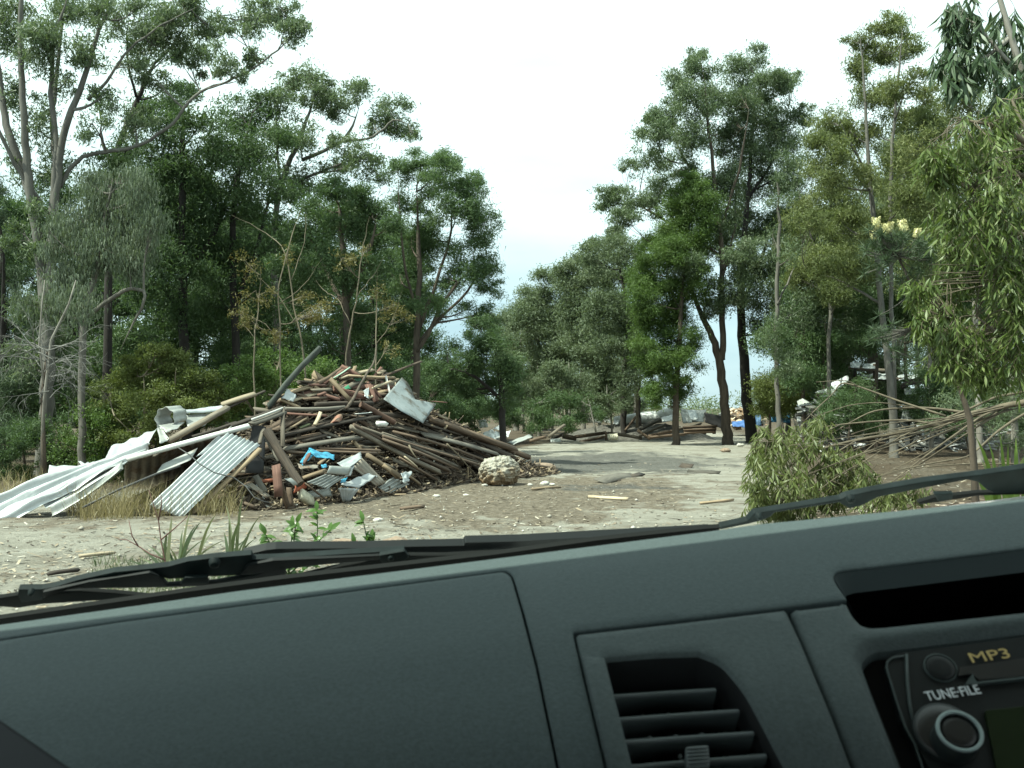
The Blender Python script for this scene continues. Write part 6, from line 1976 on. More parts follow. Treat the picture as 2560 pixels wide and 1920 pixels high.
sheet(T3((1345, 600, -.65), (1760, 430, -.55), (1800, 470, -.6), (1545, 660, -.7)), 'bright bent iron wing lifting to the right', MET['white'], 3, .02, nv=6, nu=20, crumple=.03, seed=27, curl=-.1)
sheet(T3((1310, 640, -.75), (1560, 655, -.72), (1455, 790, -.35), (1365, 800, -.35)), 'white corrugated end bent down to the dirt', MET['white'], 5, .018, nv=6, crumple=.03, seed=28)
sheet(T3((1950, 520, -.4), (2140, 600, -.3), (1900, 705, -.15), (1775, 642, -.2)), 'grey corrugated offcut flat on the dirt at the right of the iron', MET['dull'], 4, .018, nv=5, crumple=.05, seed=29)
sheet(T3((1480, 415, -.55), (1590, 298, -.5), (1865, 580, -.35), (1755, 625, -.4)), 'weathered grey ribbed sheet behind the bright bent wing', MET['rust'], 4, .02, nv=8, crumple=.02, seed=30)
sheet(T3((2030, 480, -.45), (2150, 455, -.45), (2130, 570, -.5), (2060, 590, -.5)), 'crumpled foil-like scrap at the end of the tan post', MET['zinc'], 0, 0, 'metal_scrap', 'scrap plate', nu=9, nv=8, crumple=.16, seed=31)
sheet(T3((40, 900, .1), (540, 872, .2), (715, 925, .0), (60, 965, -.05)), 'crumpled white iron lying flat at the front of the heap', MET['white'], 0, 0, nu=34, nv=9, crumple=.06, seed=32)
sheet(T3((610, 905, .05), (725, 895, .05), (715, 940, -.05), (620, 945, -.05)), 'small white scrap beside the crumpled white iron', MET['white'], 0, 0, 'metal_scrap', 'scrap plate', nu=8, nv=5, crumple=.08, seed=33)
sheet(T3((250, 600, -.3), (330, 590, -.3), (545, 740, -.25), (480, 760, -.3)), 'rust-edged corrugated strip under the large sheet', MET['rust'], 3, .015, nv=5, crumple=.02, seed=34)
sheet(T3((230, 620, -.15), (420, 600, -.15), (470, 690, -.2), (300, 650, -.2)), 'white corrugated scrap in the dark gap', MET['zinc'], 4, .015, nv=4, seed=35)
sheet(T3((690, 540, -.85), (770, 530, -.9), (850, 610, -.85), (800, 620, -.8)), 'curled grey lining strip beside the terracotta fragment', MET['dull'], 0, 0, 'metal_scrap', 'scrap plate', nu=6, nv=6, bend=.12, seed=36)
sheet(T3((800, 610, -.55), (870, 575, -.55), (945, 640, -.5), (790, 705, -.45)), 'orange terracotta pipe fragment at the foot of the dark log', m_plain('terracotta', (.34, .095, .05), .8, noise=8), 0, 0, 'pipe_fragment', 'pipe fragment', nu=9, nv=9, bend=.22, crumple=.02, seed=37, thick=.015)
sheet(T3((845, 370, -.75), (1090, 385, -.75), (1080, 415, -.85), (880, 425, -.85)), 'bent rusty flashing below the blue tarpaulin', MET['rust'], 0, 0, 'flashing', 'flashing', nu=12, nv=5, crumple=.05, seed=38)
sheet(T3((950, 690, -.4), (1230, 640, -.45), (1240, 740, -.3), (970, 760, -.3)), 'shaded bluish sheet under the grey corrugated pieces', MET['dull'], 0, 0, 'metal_scrap', 'scrap plate', nu=10, nv=6, crumple=.06, seed=39)
beam(pp(*zz3(885, 715), -.5), pp(*zz3(1005, 800), -.3), .16, .10, CREAM, 'beige concrete block lying at the foot of the heap', .3, 'concrete_block', 'block')


# ------------------------------------------------------------------ stones
def rock(name, label, c, r, mat, sub=4, amp=.25, freq=2.2, seed=0, group=None, cat='rock', pit=0.):
    bm = bmesh.new()
    bmesh.ops.create_icosphere(bm, subdivisions=sub, radius=1)
    for v in bm.verts:
        d = v.co.normalized()
        q = d * freq
        n = float(fbm(q.x + 7 + seed, q.y * 1.1 + q.z * .8 + 3, seed, 4) + fbm(q.z + 1, q.x - q.y + seed, seed + 5, 4) - 1)
        n2 = float(fbm(d.x * 7 + seed, d.y * 7 + d.z * 6, seed + 9, 3) + fbm(d.z * 8, d.x * 6 - d.y * 7, seed + 2, 3) - 1) if pit else 0
        s = 1 + n * amp * 1.6 + n2 * pit
        v.co = Vector((d.x * r[0] * s, d.y * r[1] * s, max(d.z * r[2] * s, -r[2] * .75)))
    for f in bm.faces:
        f.smooth = True
    me = bpy.data.meshes.new(name)
    bm.to_mesh(me)
    bm.free()
    return setp(link(name, me, mat, None, Matrix.Translation(Vector(c))), label, cat, group)


def stone_mats():
    t = NT('limestone')
    n1 = t.noise(t.coord('Object'), 4.5, 8, .68)
    n2 = t.noise(t.coord('Object'), 14, 6, .7)
    c = t.ramp(n2, [(.3, (.09, .075, .052)), (.45, (.30, .28, .225)), (.67, (.50, .485, .43))])
    sp = t.n('ShaderNodeSeparateXYZ')
    t.l(t.coord('Object'), sp.inputs[0])
    lo = t.math('SUBTRACT', t.math('ADD', t.math('MULTIPLY', sp.outputs['Z'], -2.2), t.math('MULTIPLY', n1, 2.2)), .82, True)
    c = t.mix(t.math('MULTIPLY', lo, 1.8, True), c, (.20, .135, .075))
    t.base(c)
    t.set(Roughness=.95)
    t.bump(n2, 1, .06)
    a = t.m
    t = NT('brown_stone')
    n2 = t.noise(t.coord('Object'), 8, 6, .7)
    t.base(t.ramp(n2, [(.3, (.15, .105, .075)), (.7, (.33, .25, .185))]))
    t.set(Roughness=.95)
    t.bump(n2, .8, .04)
    b = t.m
    t = NT('white_stone')
    n2 = t.noise(t.coord('Object'), 12, 5, .7)
    t.base(t.ramp(n2, [(.3, (.32, .30, .25)), (.7, (.56, .55, .50))]))
    t.set(Roughness=.95)
    return a, b, t.m


LIME, BROWNST, WHITEST = stone_mats()
Db = Dg(1213)
rock('boulder', 'large pale limestone boulder stained brown, at the right foot of the heap', P(1246, 1180, Db), (.42, .40, .33), LIME, 6, .17, 1.9, 3, cat='boulder', pit=.24)
rock('brown_rock', 'angular brown stone right of the boulder', P(1352, 1170, Dg(1180) - .4), (.36, .3, .15), BROWNST, 3, .3, 1.3, 8)
rock('brown_rock', 'rounded brown stone peeping out behind the boulder', P(1284, 1155, Dg(1186)), (.26, .22, .14), BROWNST, 3, .2, 1.3, 12)
for i, (x, y, s, lb) in enumerate(((1362, 1209, .085, 'white stone on the dirt just right of the boulder, nearest of three'), (1325, 1212, .055, 'small white stone at the right foot of the boulder'), (1381, 1211, .05, 'small white stone farthest right of the boulder'), (1212, 1213, .06, 'white pebble under the left edge of the boulder'),
                                   (1852, 1113, .16, 'pale square stone at the foot of the leaning trunk'), (1812, 1126, .16, 'orange-brown stone below the leaning trunk'), (945, 1300, .07, 'white lump on the dirt in front of the tan post'), (1090, 1240, .06, 'white stone on the dirt before the fan of boards'), (1165, 1238, .05, 'small greenish white lump left of the boulder'))):
    p = P(x, y, Dg(y + 4))
    rock('stone', lb, p, (s * 1.15, s * .9, s * .55), BROWNST if 'orange' in lb else WHITEST, 2, .5, 1.9, i + 20, 'loose stones on the clearing', 'stone')
# thin timber and bark slabs lying flat in the clearing
for i, (x1, y1, x2, y2, w, kd, lb) in enumerate(((1470, 1244, 1570, 1252, .05, 'pale', 'thin pale lath lying flat on the clearing'), (1500, 1210, 1590, 1190, .30, 'slate', 'dark broken slab of bitumen lying right of the boulder'), (1540, 1204, 1605, 1186, .16, 'dark', 'dark curled bark strip beside the bitumen slab'), (1720, 1180, 1800, 1184, .10, 'slate', 'dark flat strip in front of the leaning trunk'), (1700, 1166, 1730, 1168, .2, 'dark', 'small dark clod in front of the leaning trunk'), (1330, 1230, 1400, 1222, .05, 'tan', 'tan splinter on the dirt right of the boulder'), (120, 1440, 195, 1431, .035, 'dark', 'dark stick lying on the pale sand at the lower left'), (200, 1398, 285, 1386, .03, 'pale', 'pale peeled stick lying on the sand at the lower left'), (630, 1222, 700, 1258, .04, 'brown', 'thin lath in the dirt before the crushed iron'), (1060, 1274, 1000, 1280, .05, 'brown', 'brown bark strip on the dirt below the fan'), (1750, 1262, 1835, 1256, .04, 'tan', 'straw-coloured strip on the clearing by the fallen branch'))):
    a, b = P(x1, y1, Dg(y1)), P(x2, y2, Dg(y2))
    for p in (a, b):
        p.z = float(gz(p.x, p.y)) + .03
    o = beam(a, b, w, .025, WOOD[kd], lb, 0, 'loose_lath', 'timber')
# ------------------------------------------------------------------ far rubble across the clearing
def q3(x, y):
    return 1200 + .31646 * x, 900 + .31646 * y


def far_mound():
    D0 = 50
    px = np.linspace(1385, 1790, 70)
    top = np.interp(px, [1385, 1430, 1500, 1580, 1660, 1740, 1790], [1101, 1080, 1063, 1056, 1060, 1072, 1098])
    rows = []
    for v in np.linspace(0, 1, 12):
        py = 1103 + (top - 1103) * v
        D = D0 + v * 2.2 + (fbm(px * .04, py * .2, 2) - .5) * .5 * v
        z = EYE - (py - HY) / FPX * D
        z = z + (fbm(px * .12, v * 5 + px * 0, 7) - .5) * .12 * v
        rows.append(np.stack([(px - CX) / FPX * D, D, np.where(v == 0, -.05, z)], -1))
    r = rows[-1].copy()
    r[:, 1] += 2.5
    r[:, 2] = -.05
    rows.append(r)
    p = np.stack(rows)
    m, n = p.shape[:2]
    i = np.arange(m - 1)[:, None] * n + np.arange(n - 1)[None]
    t = NT('mound_gravel')
    f = t.noise(t.coord('Object'), 5, 8, .75)
    t.base(t.ramp(f, [(.3, (.055, .050, .042)), (.55, (.13, .12, .105)), (.75, (.24, .225, .20))]))
    t.set(Roughness=.95)
    t.bump(f, 1, .15)
    setp(link('gravel_mound', mesh_np('gravel_mound', p.reshape(-1, 3), np.stack([i, i + 1, i + n + 1, i + n], -1).reshape(-1, 4), smooth=True), t.m), 'low mound of dark gravel across the clearing', 'mound', kind='stuff')


far_mound()


def ft(x1, y1, x2, y2, w, kind, label, D=49.4, D2=None, t=.12, cat='timber', name='plank', mat=None):
    a, b = P(*q3(x1, y1), D), P(*q3(x2, y2), D2 or D)
    return beam(a, b, w * .31646 / FPX * D, t, mat or WOOD[kind], label, 0, name, cat)


ft(515, 658, 685, 568, 13, 'dark', 'dark beam sloping up at the left end of the far mound', 49.2, 50)
ft(745, 608, 995, 574, 20, 'brown', 'brown beam along the front of the far mound, left part', 49, 49.6)
ft(785, 650, 985, 608, 14, 'brown', 'lower brown beam at the left foot of the far mound', 48.6, 48.8)
ft(650, 600, 760, 620, 34, 'brown', 'wide brown board at the left foot of the far mound', 49, 49)
ft(1005, 578, 1280, 618, 18, 'grey', 'weathered beam along the front of the far mound, middle part', 49.2, 49)
ft(1262, 598, 1465, 508, 13, 'grey', 'light beam sloping up the middle of the far mound', 48.8, 50.2)
ft(1335, 602, 1565, 553, 20, 'brown', 'brown beam sloping gently right on the far mound', 48.6, 49.4)
ft(1340, 612, 1620, 586, 13, 'brown', 'thin low beam at the right foot of the far mound', 48.4, 48.6)
ft(1555, 548, 1745, 502, 14, 'grey', 'grey beam above the stacked pallets', 49.2, 50)
ft(1255, 548, 1425, 466, 30, 'slate', 'broad grey board sloping up behind the posts', 50.6, 51.4)
ft(1145, 560, 1230, 448, 13, 'brown', 'brown prop leaning on the tall grey post', 49.6, 50.2)
ft(1248, 558, 1345, 622, 16, 'brown', 'brown beam sloping down right of the tall post', 49, 48.6)
ft(995, 566, 997, 634, 16, 'brown', 'short stake in the front edge of the far mound', 49)
ft(1238, 175, 1240, 535, 21, 'grey', 'tall weathered grey post standing on the far mound', 50, t=.2, name='post', cat='post')
ft(1123, 412, 1126, 512, 30, 'grey', 'short thick grey stump post left of the tall post', 51.5, t=.3, name='post', cat='post')
for i, (y, lb) in enumerate(((528, 'top'), (550, 'middle'), (573, 'bottom'))):
    ft(1600 + i * 6, y + 4, 1875 - i * 8, y - 6, 13, 'brown', lb + ' plank of the pallet stack at the right of the far mound', 49)
for x in (1625, 1775, 1850):
    ft(x, 530, x, 582, 26, 'dark', ('left', 'middle', 'right')[(1625, 1775, 1850).index(x)] + ' bearer block of the pallet stack on the far mound', 49.25, t=.3, cat='block', name='block')
rr_ = MET
log(P(*q3(1060, 492), 52.5), P(*q3(1535, 418), 52.5), .30, .36, PLASTIC, 'long white curved roof sheet lying behind the far mound', 'roofing_sheet', 'roofing sheet', bends=4)


def fs(c, label, mat, **k):
    D = k.pop('D', 52)
    return sheet([P(*q3(x, y), D + d) for x, y, d in c], label, mat, 0, 0, k.pop('name', 'roofing_sheet'), k.pop('cat', 'roofing sheet'), nu=k.pop('nu', 10), nv=k.pop('nv', 6), **k)


fs([(1430, 395, 1), (1535, 368, 1), (1545, 410, .5), (1435, 425, .5)], 'white sheet corner standing above the long roof sheet', PLASTIC, crumple=.02)
fs([(1430, 455, 0), (1550, 425, 0), (1535, 480, -.5), (1440, 490, -.5)], 'torn white sheet below the end of the long roof sheet', PLASTIC, crumple=.1, seed=2)
fs([(1580, 385, .5), (1785, 395, .5), (1770, 490, -.4), (1600, 500, -.4)], 'large folded grey sheet right of the long roof sheet', MET['dull'], crumple=.09, seed=3, nu=16, nv=10)
fs([(1595, 410, -.3), (1640, 420, -.3), (1680, 495, -.6), (1640, 500, -.6)], 'pale flap on the large folded grey sheet', PLASTIC, crumple=.05, seed=4)
fs([(1640, 395, .1), (1700, 392, .1), (1730, 470, -.5), (1660, 480, -.5)], 'bright crease panel of grey iron beside the black panel', MET['zinc'], crumple=.06, seed=5)
fs([(1770, 415, 0), (1945, 448, 0), (1925, 548, -.3), (1775, 492, -.3)], 'black panel leaning at the right end of the far mound', MET['black'], crumple=.01, name='black_panel', cat='panel', D=51)
fs([(1060, 470, 0), (1100, 480, 0), (1090, 510, -.3), (1050, 505, -.3)], 'small white scrap at the left end of the long roof sheet', MET['white'], crumple=.08, seed=6)
fs([(930, 425, 0), (1020, 450, 0), (1040, 500, -.5), (990, 490, -.5)], 'thin bent grey strips in the scrub left of the posts', MET['dull'], crumple=.08, seed=7)
for i, c in enumerate(([(840, 440, 0), (900, 430, 0), (910, 490, 0), (850, 500, 0)], [(905, 450, 0), (980, 460, 0), (960, 500, 0), (900, 495, 0)])):
    fs(c, ('crumpled grey scrap', 'pale grey scrap')[i] + ' half hidden in the far scrub', MET['dull'], crumple=.12, seed=8 + i, D=54)
fs([(560, 650, 0), (640, 640, 0), (640, 660, -.4), (560, 662, -.4)], 'flat white slab at the left foot of the far mound', PLASTIC, crumple=.02, name='slab', cat='slab', D=48.5, thick=.15)
fs([(1012, 618, 0), (1090, 608, 0), (1090, 632, -.3), (1014, 636, -.3)], 'small cream bag on the ground before the far mound', CREAM, crumple=.05, name='bag', cat='bag', D=48.2, thick=.2)
fs([(1880, 425, 0), (1930, 405, 0), (1935, 440, 0), (1890, 450, 0)], 'white scrap behind the leaning trunk', MET['white'], crumple=.08, seed=11)
# blue tarpaulins and a tan heap between the trunks
fs([(1985, 488, 0), (2110, 470, 0), (2115, 530, -.6), (2000, 528, -.6)], 'deep blue tarpaulin lying between the two dark trunks', TARP2, crumple=.09, seed=12, name='tarpaulin', cat='tarpaulin', D=53, nu=14, nv=9)
fs([(2170, 425, 0), (2215, 420, 0), (2225, 520, -.2), (2180, 528, -.2)], 'light blue plastic sheet hanging right of the blackened trunk', m_plain('tarp_light', (.16, .30, .52), .5, noise=8), crumple=.08, seed=13, name='tarpaulin', cat='tarpaulin', D=50)
fs([(2290, 410, 0), (2440, 380, 0), (2450, 500, -.4), (2300, 490, -.4)], 'crumpled blue tarpaulin partly hidden by the slender gum', m_plain('tarp_mid', (.05, .20, .36), .5, noise=8), crumple=.12, seed=14, name='tarpaulin', cat='tarpaulin', D=52, nu=14, nv=9)


def tan_heap():
    n = 240
    g = []
    for k in range(3):
        pass
    px = rng.uniform(1822, 1905, n)
    py = rng.uniform(1022, 1062, n)
    D = rng.uniform(58, 61, n)
    c = np.stack([(px - CX) / FPX * D, D, EYE - (py - HY) / FPX * D], -1)
    d = rng.normal(0, 1, (n, 3)) * np.array([1, .6, .35])
    d /= np.linalg.norm(d, axis=1)[:, None]
    b = np.cross(d, np.array([0, -.5, 1.]))
    b /= np.linalg.norm(b, axis=1)[:, None]
    L, W = rng.uniform(.3, .9, n)[:, None], rng.uniform(.08, .25, n)[:, None]
    v = np.stack([c - d * L / 2 - b * W / 2, c + d * L / 2 - b * W / 2, c + d * L / 2 + b * W / 2, c - d * L / 2 + b * W / 2], 1).reshape(-1, 3)
    t = NT('heap_timber')
    at = t.n('ShaderNodeAttribute', attribute_name='tint').outputs['Fac']
    t.base(t.ramp(at, [(0, (.12, .07, .04)), (.5, (.33, .22, .13)), (1, (.55, .47, .36))]))
    setp(link('broken_timber', mesh_np('broken_timber', v, np.arange(4 * n).reshape(-1, 4), rng.random(n)), t.m), 'distant heap of broken tan timber seen between the dark trunks', 'rubble', kind='stuff')


tan_heap()
# white rubbish at the far left of the clearing
def ws(c, label, mat, D=40, **k):
    return sheet([P(x, y, D + d) for x, y, d in c], label, mat, 0, 0, k.pop('name', 'metal_scrap'), k.pop('cat', 'scrap plate'), nu=k.pop('nu', 8), nv=k.pop('nv', 6), **k)


ws([(1232, 1072, 0), (1248, 1062, .2), (1262, 1066, .2), (1258, 1078, -.2)], 'white sheet peak on top of the rubbish beyond the heap', MET['white'], crumple=.06, seed=1)
ws([(1208, 1082, 0), (1232, 1074, 0), (1242, 1098, -.4), (1206, 1100, -.4)], 'crumpled white plastic at the left of the rubbish beyond the heap', PLASTIC, crumple=.16, seed=2, nu=12, nv=9)
ws([(1236, 1078, 0), (1276, 1078, 0), (1272, 1092, -.4), (1238, 1096, -.4)], 'folded white panel at the right of the rubbish beyond the heap', PLASTIC, crumple=.13, seed=3, nu=12, nv=9)
ws([(1218, 1094, 0), (1246, 1090, 0), (1246, 1106, -.4), (1216, 1108, -.4)], 'crushed white drum lid in the rubbish beyond the heap', MET['white'], crumple=.14, seed=4, nu=10, nv=8)
ws([(1268, 1106, .3), (1322, 1086, .6), (1332, 1092, .2), (1282, 1112, -.3)], 'flat grey sheet tilted on the ground beyond the heap', MET['dull'], crumple=.02, seed=5, name='metal_sheet', cat='metal sheet')
ws([(1196, 1050, 0), (1216, 1048, 0), (1220, 1068, 0), (1198, 1070, 0)], 'pale scrap in the trees beyond the heap', PLASTIC, D=46, crumple=.14, seed=6)
for i, (x1, y1, x2, y2, w, kd, lb) in enumerate(((1150, 1062, 1185, 1072, 9, 'pale', 'pale beam end lying beyond the right of the heap'), (1168, 1050, 1200, 1078, 5, 'grey', 'grey stick in the rubbish beyond the heap'), (1325, 1103, 1365, 1092, 6, 'brown', 'brown bough on the ground left of the far mound'), (1372, 1092, 1412, 1062, 6, 'grey', 'bare grey bough leaning in the far scrub'))):
    beam(P(x1, y1, 43), P(x2, y2, 43.4), w / FPX * 43, .1, WOOD[kd], lb, 0, 'plank', 'timber')

# wrecked sheds behind the trees on the right
def r4p(x, y):
    return 1800 + .34358 * x, 800 + .34358 * y


def rs(c, label, mat, D=40, **k):
    return sheet([P(*r4p(x, y), D + d) for x, y, d in c], label, mat, k.pop('waves', 0), .02, k.pop('name', 'roofing_sheet'), k.pop('cat', 'roofing sheet'), nu=k.pop('nu', 10), nv=k.pop('nv', 7), **k)


rs([(690, 525, 0), (790, 490, 0), (910, 540, -.5), (740, 560, -.5)], 'white bent roof sheet in the wreckage behind the slender gum', MET['white'], crumple=.07, seed=1)
rs([(800, 460, 0), (930, 405, 0), (940, 440, -.3), (830, 520, -.3)], 'white arched sheet at the top of the wreckage', MET['white'], crumple=.08, seed=2)
rs([(560, 590, 0), (600, 570, 0), (655, 600, -.3), (570, 625, -.3)], 'grey sheet corner at the left end of the wreckage', MET['dull'], crumple=.03, seed=5)
rs([(1340, 500, 0), (1515, 490, 0), (1510, 530, -.2), (1345, 545, -.2)], 'grey wall sheet standing behind the pale-trunked gum', MET['dull'], crumple=.02, seed=6)
rs([(1430, 590, 0), (1560, 570, 0), (1540, 700, -.4), (1460, 680, -.4)], 'pale crumpled panel low in the wreckage on the right', MET['zinc'], crumple=.10, seed=7)
rs([(1330, 660, 0), (1450, 650, 0), (1440, 720, -.4), (1320, 720, -.4)], 'dull blue-grey panel low in the wreckage on the right', MET['dull'], crumple=.05, seed=8)
rs([(1950, 490, 0), (1990, 500, 0), (1985, 540, 0), (1945, 530, 0)], 'small blue scrap far right in the wreckage', TARP, crumple=.08, seed=9, name='plastic_scrap', cat='plastic scrap')


def shed():
    D = 43.5
    root = empty('wrecked_shed', P(2160, 1020 + EYE * FPX / D, D))
    setp(root, 'half-collapsed shed with torn white roof sheets on dark posts, seen through the branches', 'shed')

    def keep(o, nm):
        for k in ('label', 'category', 'group'):
            if k in o:
                del o[k]
        o.name = nm
        o.parent = root
        o.matrix_parent_inverse = root.matrix_world.inverted()
    for x, y0, y1 in ((980, 330, 760), (1230, 360, 760), (1500, 430, 760), (1120, 320, 760)):
        keep(beam(P(*r4p(x, y0), D), P(*r4p(x, y1), D), .11, .11, WOOD['dark'], None), 'post')
    keep(beam(P(*r4p(940, 345), D), P(*r4p(1260, 372), D), .12, .10, WOOD['grey'], None), 'rafter')
    keep(beam(P(*r4p(1020, 430), D), P(*r4p(1520, 440), D), .12, .10, WOOD['dark'], None), 'rafter')
    for i, c in enumerate(([(945, 310, .1), (1030, 305, .1), (1015, 352, -.2), (950, 348, -.2)], [(1045, 318, .1), (1140, 312, .1), (1135, 356, -.2), (1035, 350, -.2)], [(1035, 398, .3), (1245, 378, .3), (1205, 432, -.2), (1035, 440, -.2)], [(1290, 405, .3), (1440, 392, .3), (1450, 425, -.2), (1300, 440, -.2)])):
        o = sheet([P(*r4p(x, y), D + d) for x, y, d in c], None, MET['zinc'], 0, 0, 'roof_sheet', None, nu=10, nv=6, crumple=.08, seed=i + 3)
        keep(o, 'roof_sheet')


shed()
for i, (x1, y1, x2, y2, w, kd, lb) in enumerate(((1320, 490, 1450, 425, 26, 'dark', 'dark rafter sloping up in the wreckage'), (1330, 470, 1560, 445, 16, 'dark', 'dark lintel beam in the wreckage'), (1530, 440, 1585, 700, 26, 'dark', 'black post standing in the wreckage'), (1600, 610, 1660, 635, 16, 'white', 'short white plank end in the wreckage'), (1640, 690, 1680, 650, 24, 'dark', 'dark block under the white plank end'), (700, 540, 900, 545, 12, 'grey', 'grey batten along the bent roof sheet'), (960, 470, 1130, 500, 14, 'grey', 'grey beam in the middle of the wreckage'))):
    beam(P(*r4p(x1, y1), 39.6), P(*r4p(x2, y2), 39.8), w * .34358 / FPX * 39.6, .12, WOOD[kd], lb, 0, 'beam', 'timber')


def wreck_base():
    n = 900
    px = np.concatenate([rng.uniform(1990, 2160, n // 2), rng.uniform(2230, 2480, n - n // 2)])
    D = rng.uniform(37, 46, n)
    zt = .1 + np.where(px < 2200, 1.9, 1.2) * rng.random(n) ** 1.5
    c = np.stack([(px - CX) / FPX * D, D, zt], -1)
    d = rng.normal(0, 1, (n, 3)) * np.array([1, .6, .4])
    d /= np.linalg.norm(d, axis=1)[:, None]
    b = np.cross(d, np.array([0, -.6, 1.]))
    b /= np.linalg.norm(b, axis=1)[:, None]
    L, W = rng.gamma(2, .25, n)[:, None], rng.uniform(.04, .22, n)[:, None]
    v = np.stack([c - d * L / 2 - b * W / 2, c + d * L / 2 - b * W / 2, c + d * L / 2 + b * W / 2, c - d * L / 2 + b * W / 2], 1).reshape(-1, 3)
    t = NT('wreck_bits')
    at = t.n('ShaderNodeAttribute', attribute_name='tint').outputs['Fac']
    t.base(t.ramp(at, [(0, (.02, .02, .02)), (.45, (.07, .065, .055)), (.75, (.16, .16, .15)), (.92, (.33, .33, .32)), (1, (.55, .55, .55))]))
    setp(link('wreckage', mesh_np('wreckage', v, np.arange(4 * n).reshape(-1, 4), rng.random(n)), t.m), 'heap of broken shed wreckage behind the right-hand trees', 'rubble', kind='stuff')


wreck_base()
# ------------------------------------------------------------------ near plants
def leaf_mesh(name, L, W, fold=.12, curve=.25, n=4):
    """one lance-shaped leaf along +x, folded along its midrib"""
    v, f = [], []
    for i in range(n + 1):
        u = i / n
        w = W * .5 * math.sin(math.pi * min(1, u * .92 + .06)) ** .8 * (1.15 - .3 * u)
        z = -curve * L * u * u
        v += [(u * L, -w, z + fold * w), (u * L, 0, z), (u * L, w, z + fold * w)]
    for i in range(n):
        a = i * 3
        f += [(a, a + 1, a + 4, a + 3), (a + 1, a + 2, a + 5, a + 4)]
    return mesh_np(name, v, np.array(f), smooth=True)


def orient(p, d, up, s=1.):
    x = d.normalized()
    z = (up - x * up.dot(x))
    z = z.normalized() if z.length > 1e-4 else Vector((0, 0, 1))
    y = z.cross(x)
    m = Matrix((x, y, z)).transposed() * s
    m = m.to_4x4()
    m.translation = p
    return m


def leaves_on(root, mats, places, L, W, name='leaf', limit=300, seed=0, curve=.25):
    """places: (point, direction, up, scale). The first ones are leaves of their own, the rest one mesh"""
    rr = random.Random(seed)
    base = []
    for mt in mats:
        for s in range(2):
            me = leaf_mesh(name, L, W, curve=curve * (1 + s * .6))
            me.materials.append(mt)
            at = me.attributes.new('tint', 'FLOAT', 'FACE')
            at.data.foreach_set('value', np.full(len(me.polygons), .25 + .35 * s + rr.random() * .2, np.float32))
            base.append(me)
    places = sorted(places, key=lambda a: a[0].y / a[3])
    inv = root.matrix_world.inverted()
    for p, d, up, s in places[:limit]:
        o = bpy.data.objects.new(name, base[rr.randrange(len(base))])
        col.objects.link(o)
        o.parent = root
        o.matrix_parent_inverse = inv
        o.matrix_world = orient(p, d, up, s)
    rest = places[limit:]
    if rest:
        src = leaf_mesh('leaf_source', L, W, n=2, curve=curve)
        lv = np.array([tuple(v.co) for v in src.vertices])
        lf = np.array([tuple(p.vertices) for p in src.polygons])
        bpy.data.meshes.remove(src)
        V_, F_, T_ = [], [], []
        for i, (p, d, up, s) in enumerate(rest):
            m = np.array(orient(p, d, up, s))
            V_.append(lv @ m[:3, :3].T + m[:3, 3])
            F_.append(lf + i * len(lv))
            T_.append(np.full(len(lf), rr.random()))
        me = mesh_np('foliage', np.vstack(V_), np.vstack(F_), np.concatenate(T_), smooth=True)
        setp(link('foliage', me, mats[0], root), kind='stuff')


def hang_sprays(clumps, D, rr, n_per=60, depth=.35, droop=.7, sc=(.75, 1.25), twigs=None, anchor=None):
    """leaves in drooping sprays inside pixel ellipses"""
    out = []
    for cl in clumps:
        x, y, rx, ry = cl[:4]
        den = cl[4] if len(cl) > 4 else 1
        k = D / FPX
        c = Vector(P(x, y, D + rr.uniform(-depth, depth)))
        ns = max(3, int(n_per * den / 9))
        for s in range(ns):
            o = Vector((rr.gauss(0, .55) * rx * k, rr.gauss(0, .4) * (rx + ry) * .5 * k, rr.gauss(0, .55) * ry * k))
            p = c + o
            dirn = Vector((rr.gauss(0, .7), rr.gauss(0, .7), -.2 - droop * rr.random())).normalized()
            ln = .9 * (rx + ry) * .5 * k * rr.uniform(.5, 1)
            if twigs is not None:
                if s % 6 == 0:
                    a = anchor(p) if anchor else p - dirn * ln
                    j_ = (Vector(a) + p) / 2 + Vector((rr.gauss(0, .08), rr.gauss(0, .08), .05 + rr.gauss(0, .05)))
                    twigs.tube(bez(a, j_, p, 6), np.linspace(.005, .0022, 6), 4, cap=False)
                twigs.tube([p, p + dirn * ln * .5 + Vector((0, 0, -.02)), p + dirn * ln + Vector((0, 0, -.06))], [.0032, .0024, .001], 3, cap=False)
            for j in range(9):
                u = (j + .5) / 9
                q = p + dirn * ln * u + Vector((0, 0, -.06 * u * u))
                side = Vector((rr.gauss(0, 1), rr.gauss(0, 1), rr.gauss(0, .4)))
                d = (dirn * .35 + side.normalized() * .75 + Vector((0, 0, -droop))).normalized()
                out.append((q, d, Vector((rr.gauss(0, 1), rr.gauss(0, 1), rr.gauss(0, 1) + .4)), rr.uniform(*sc)))
    return out


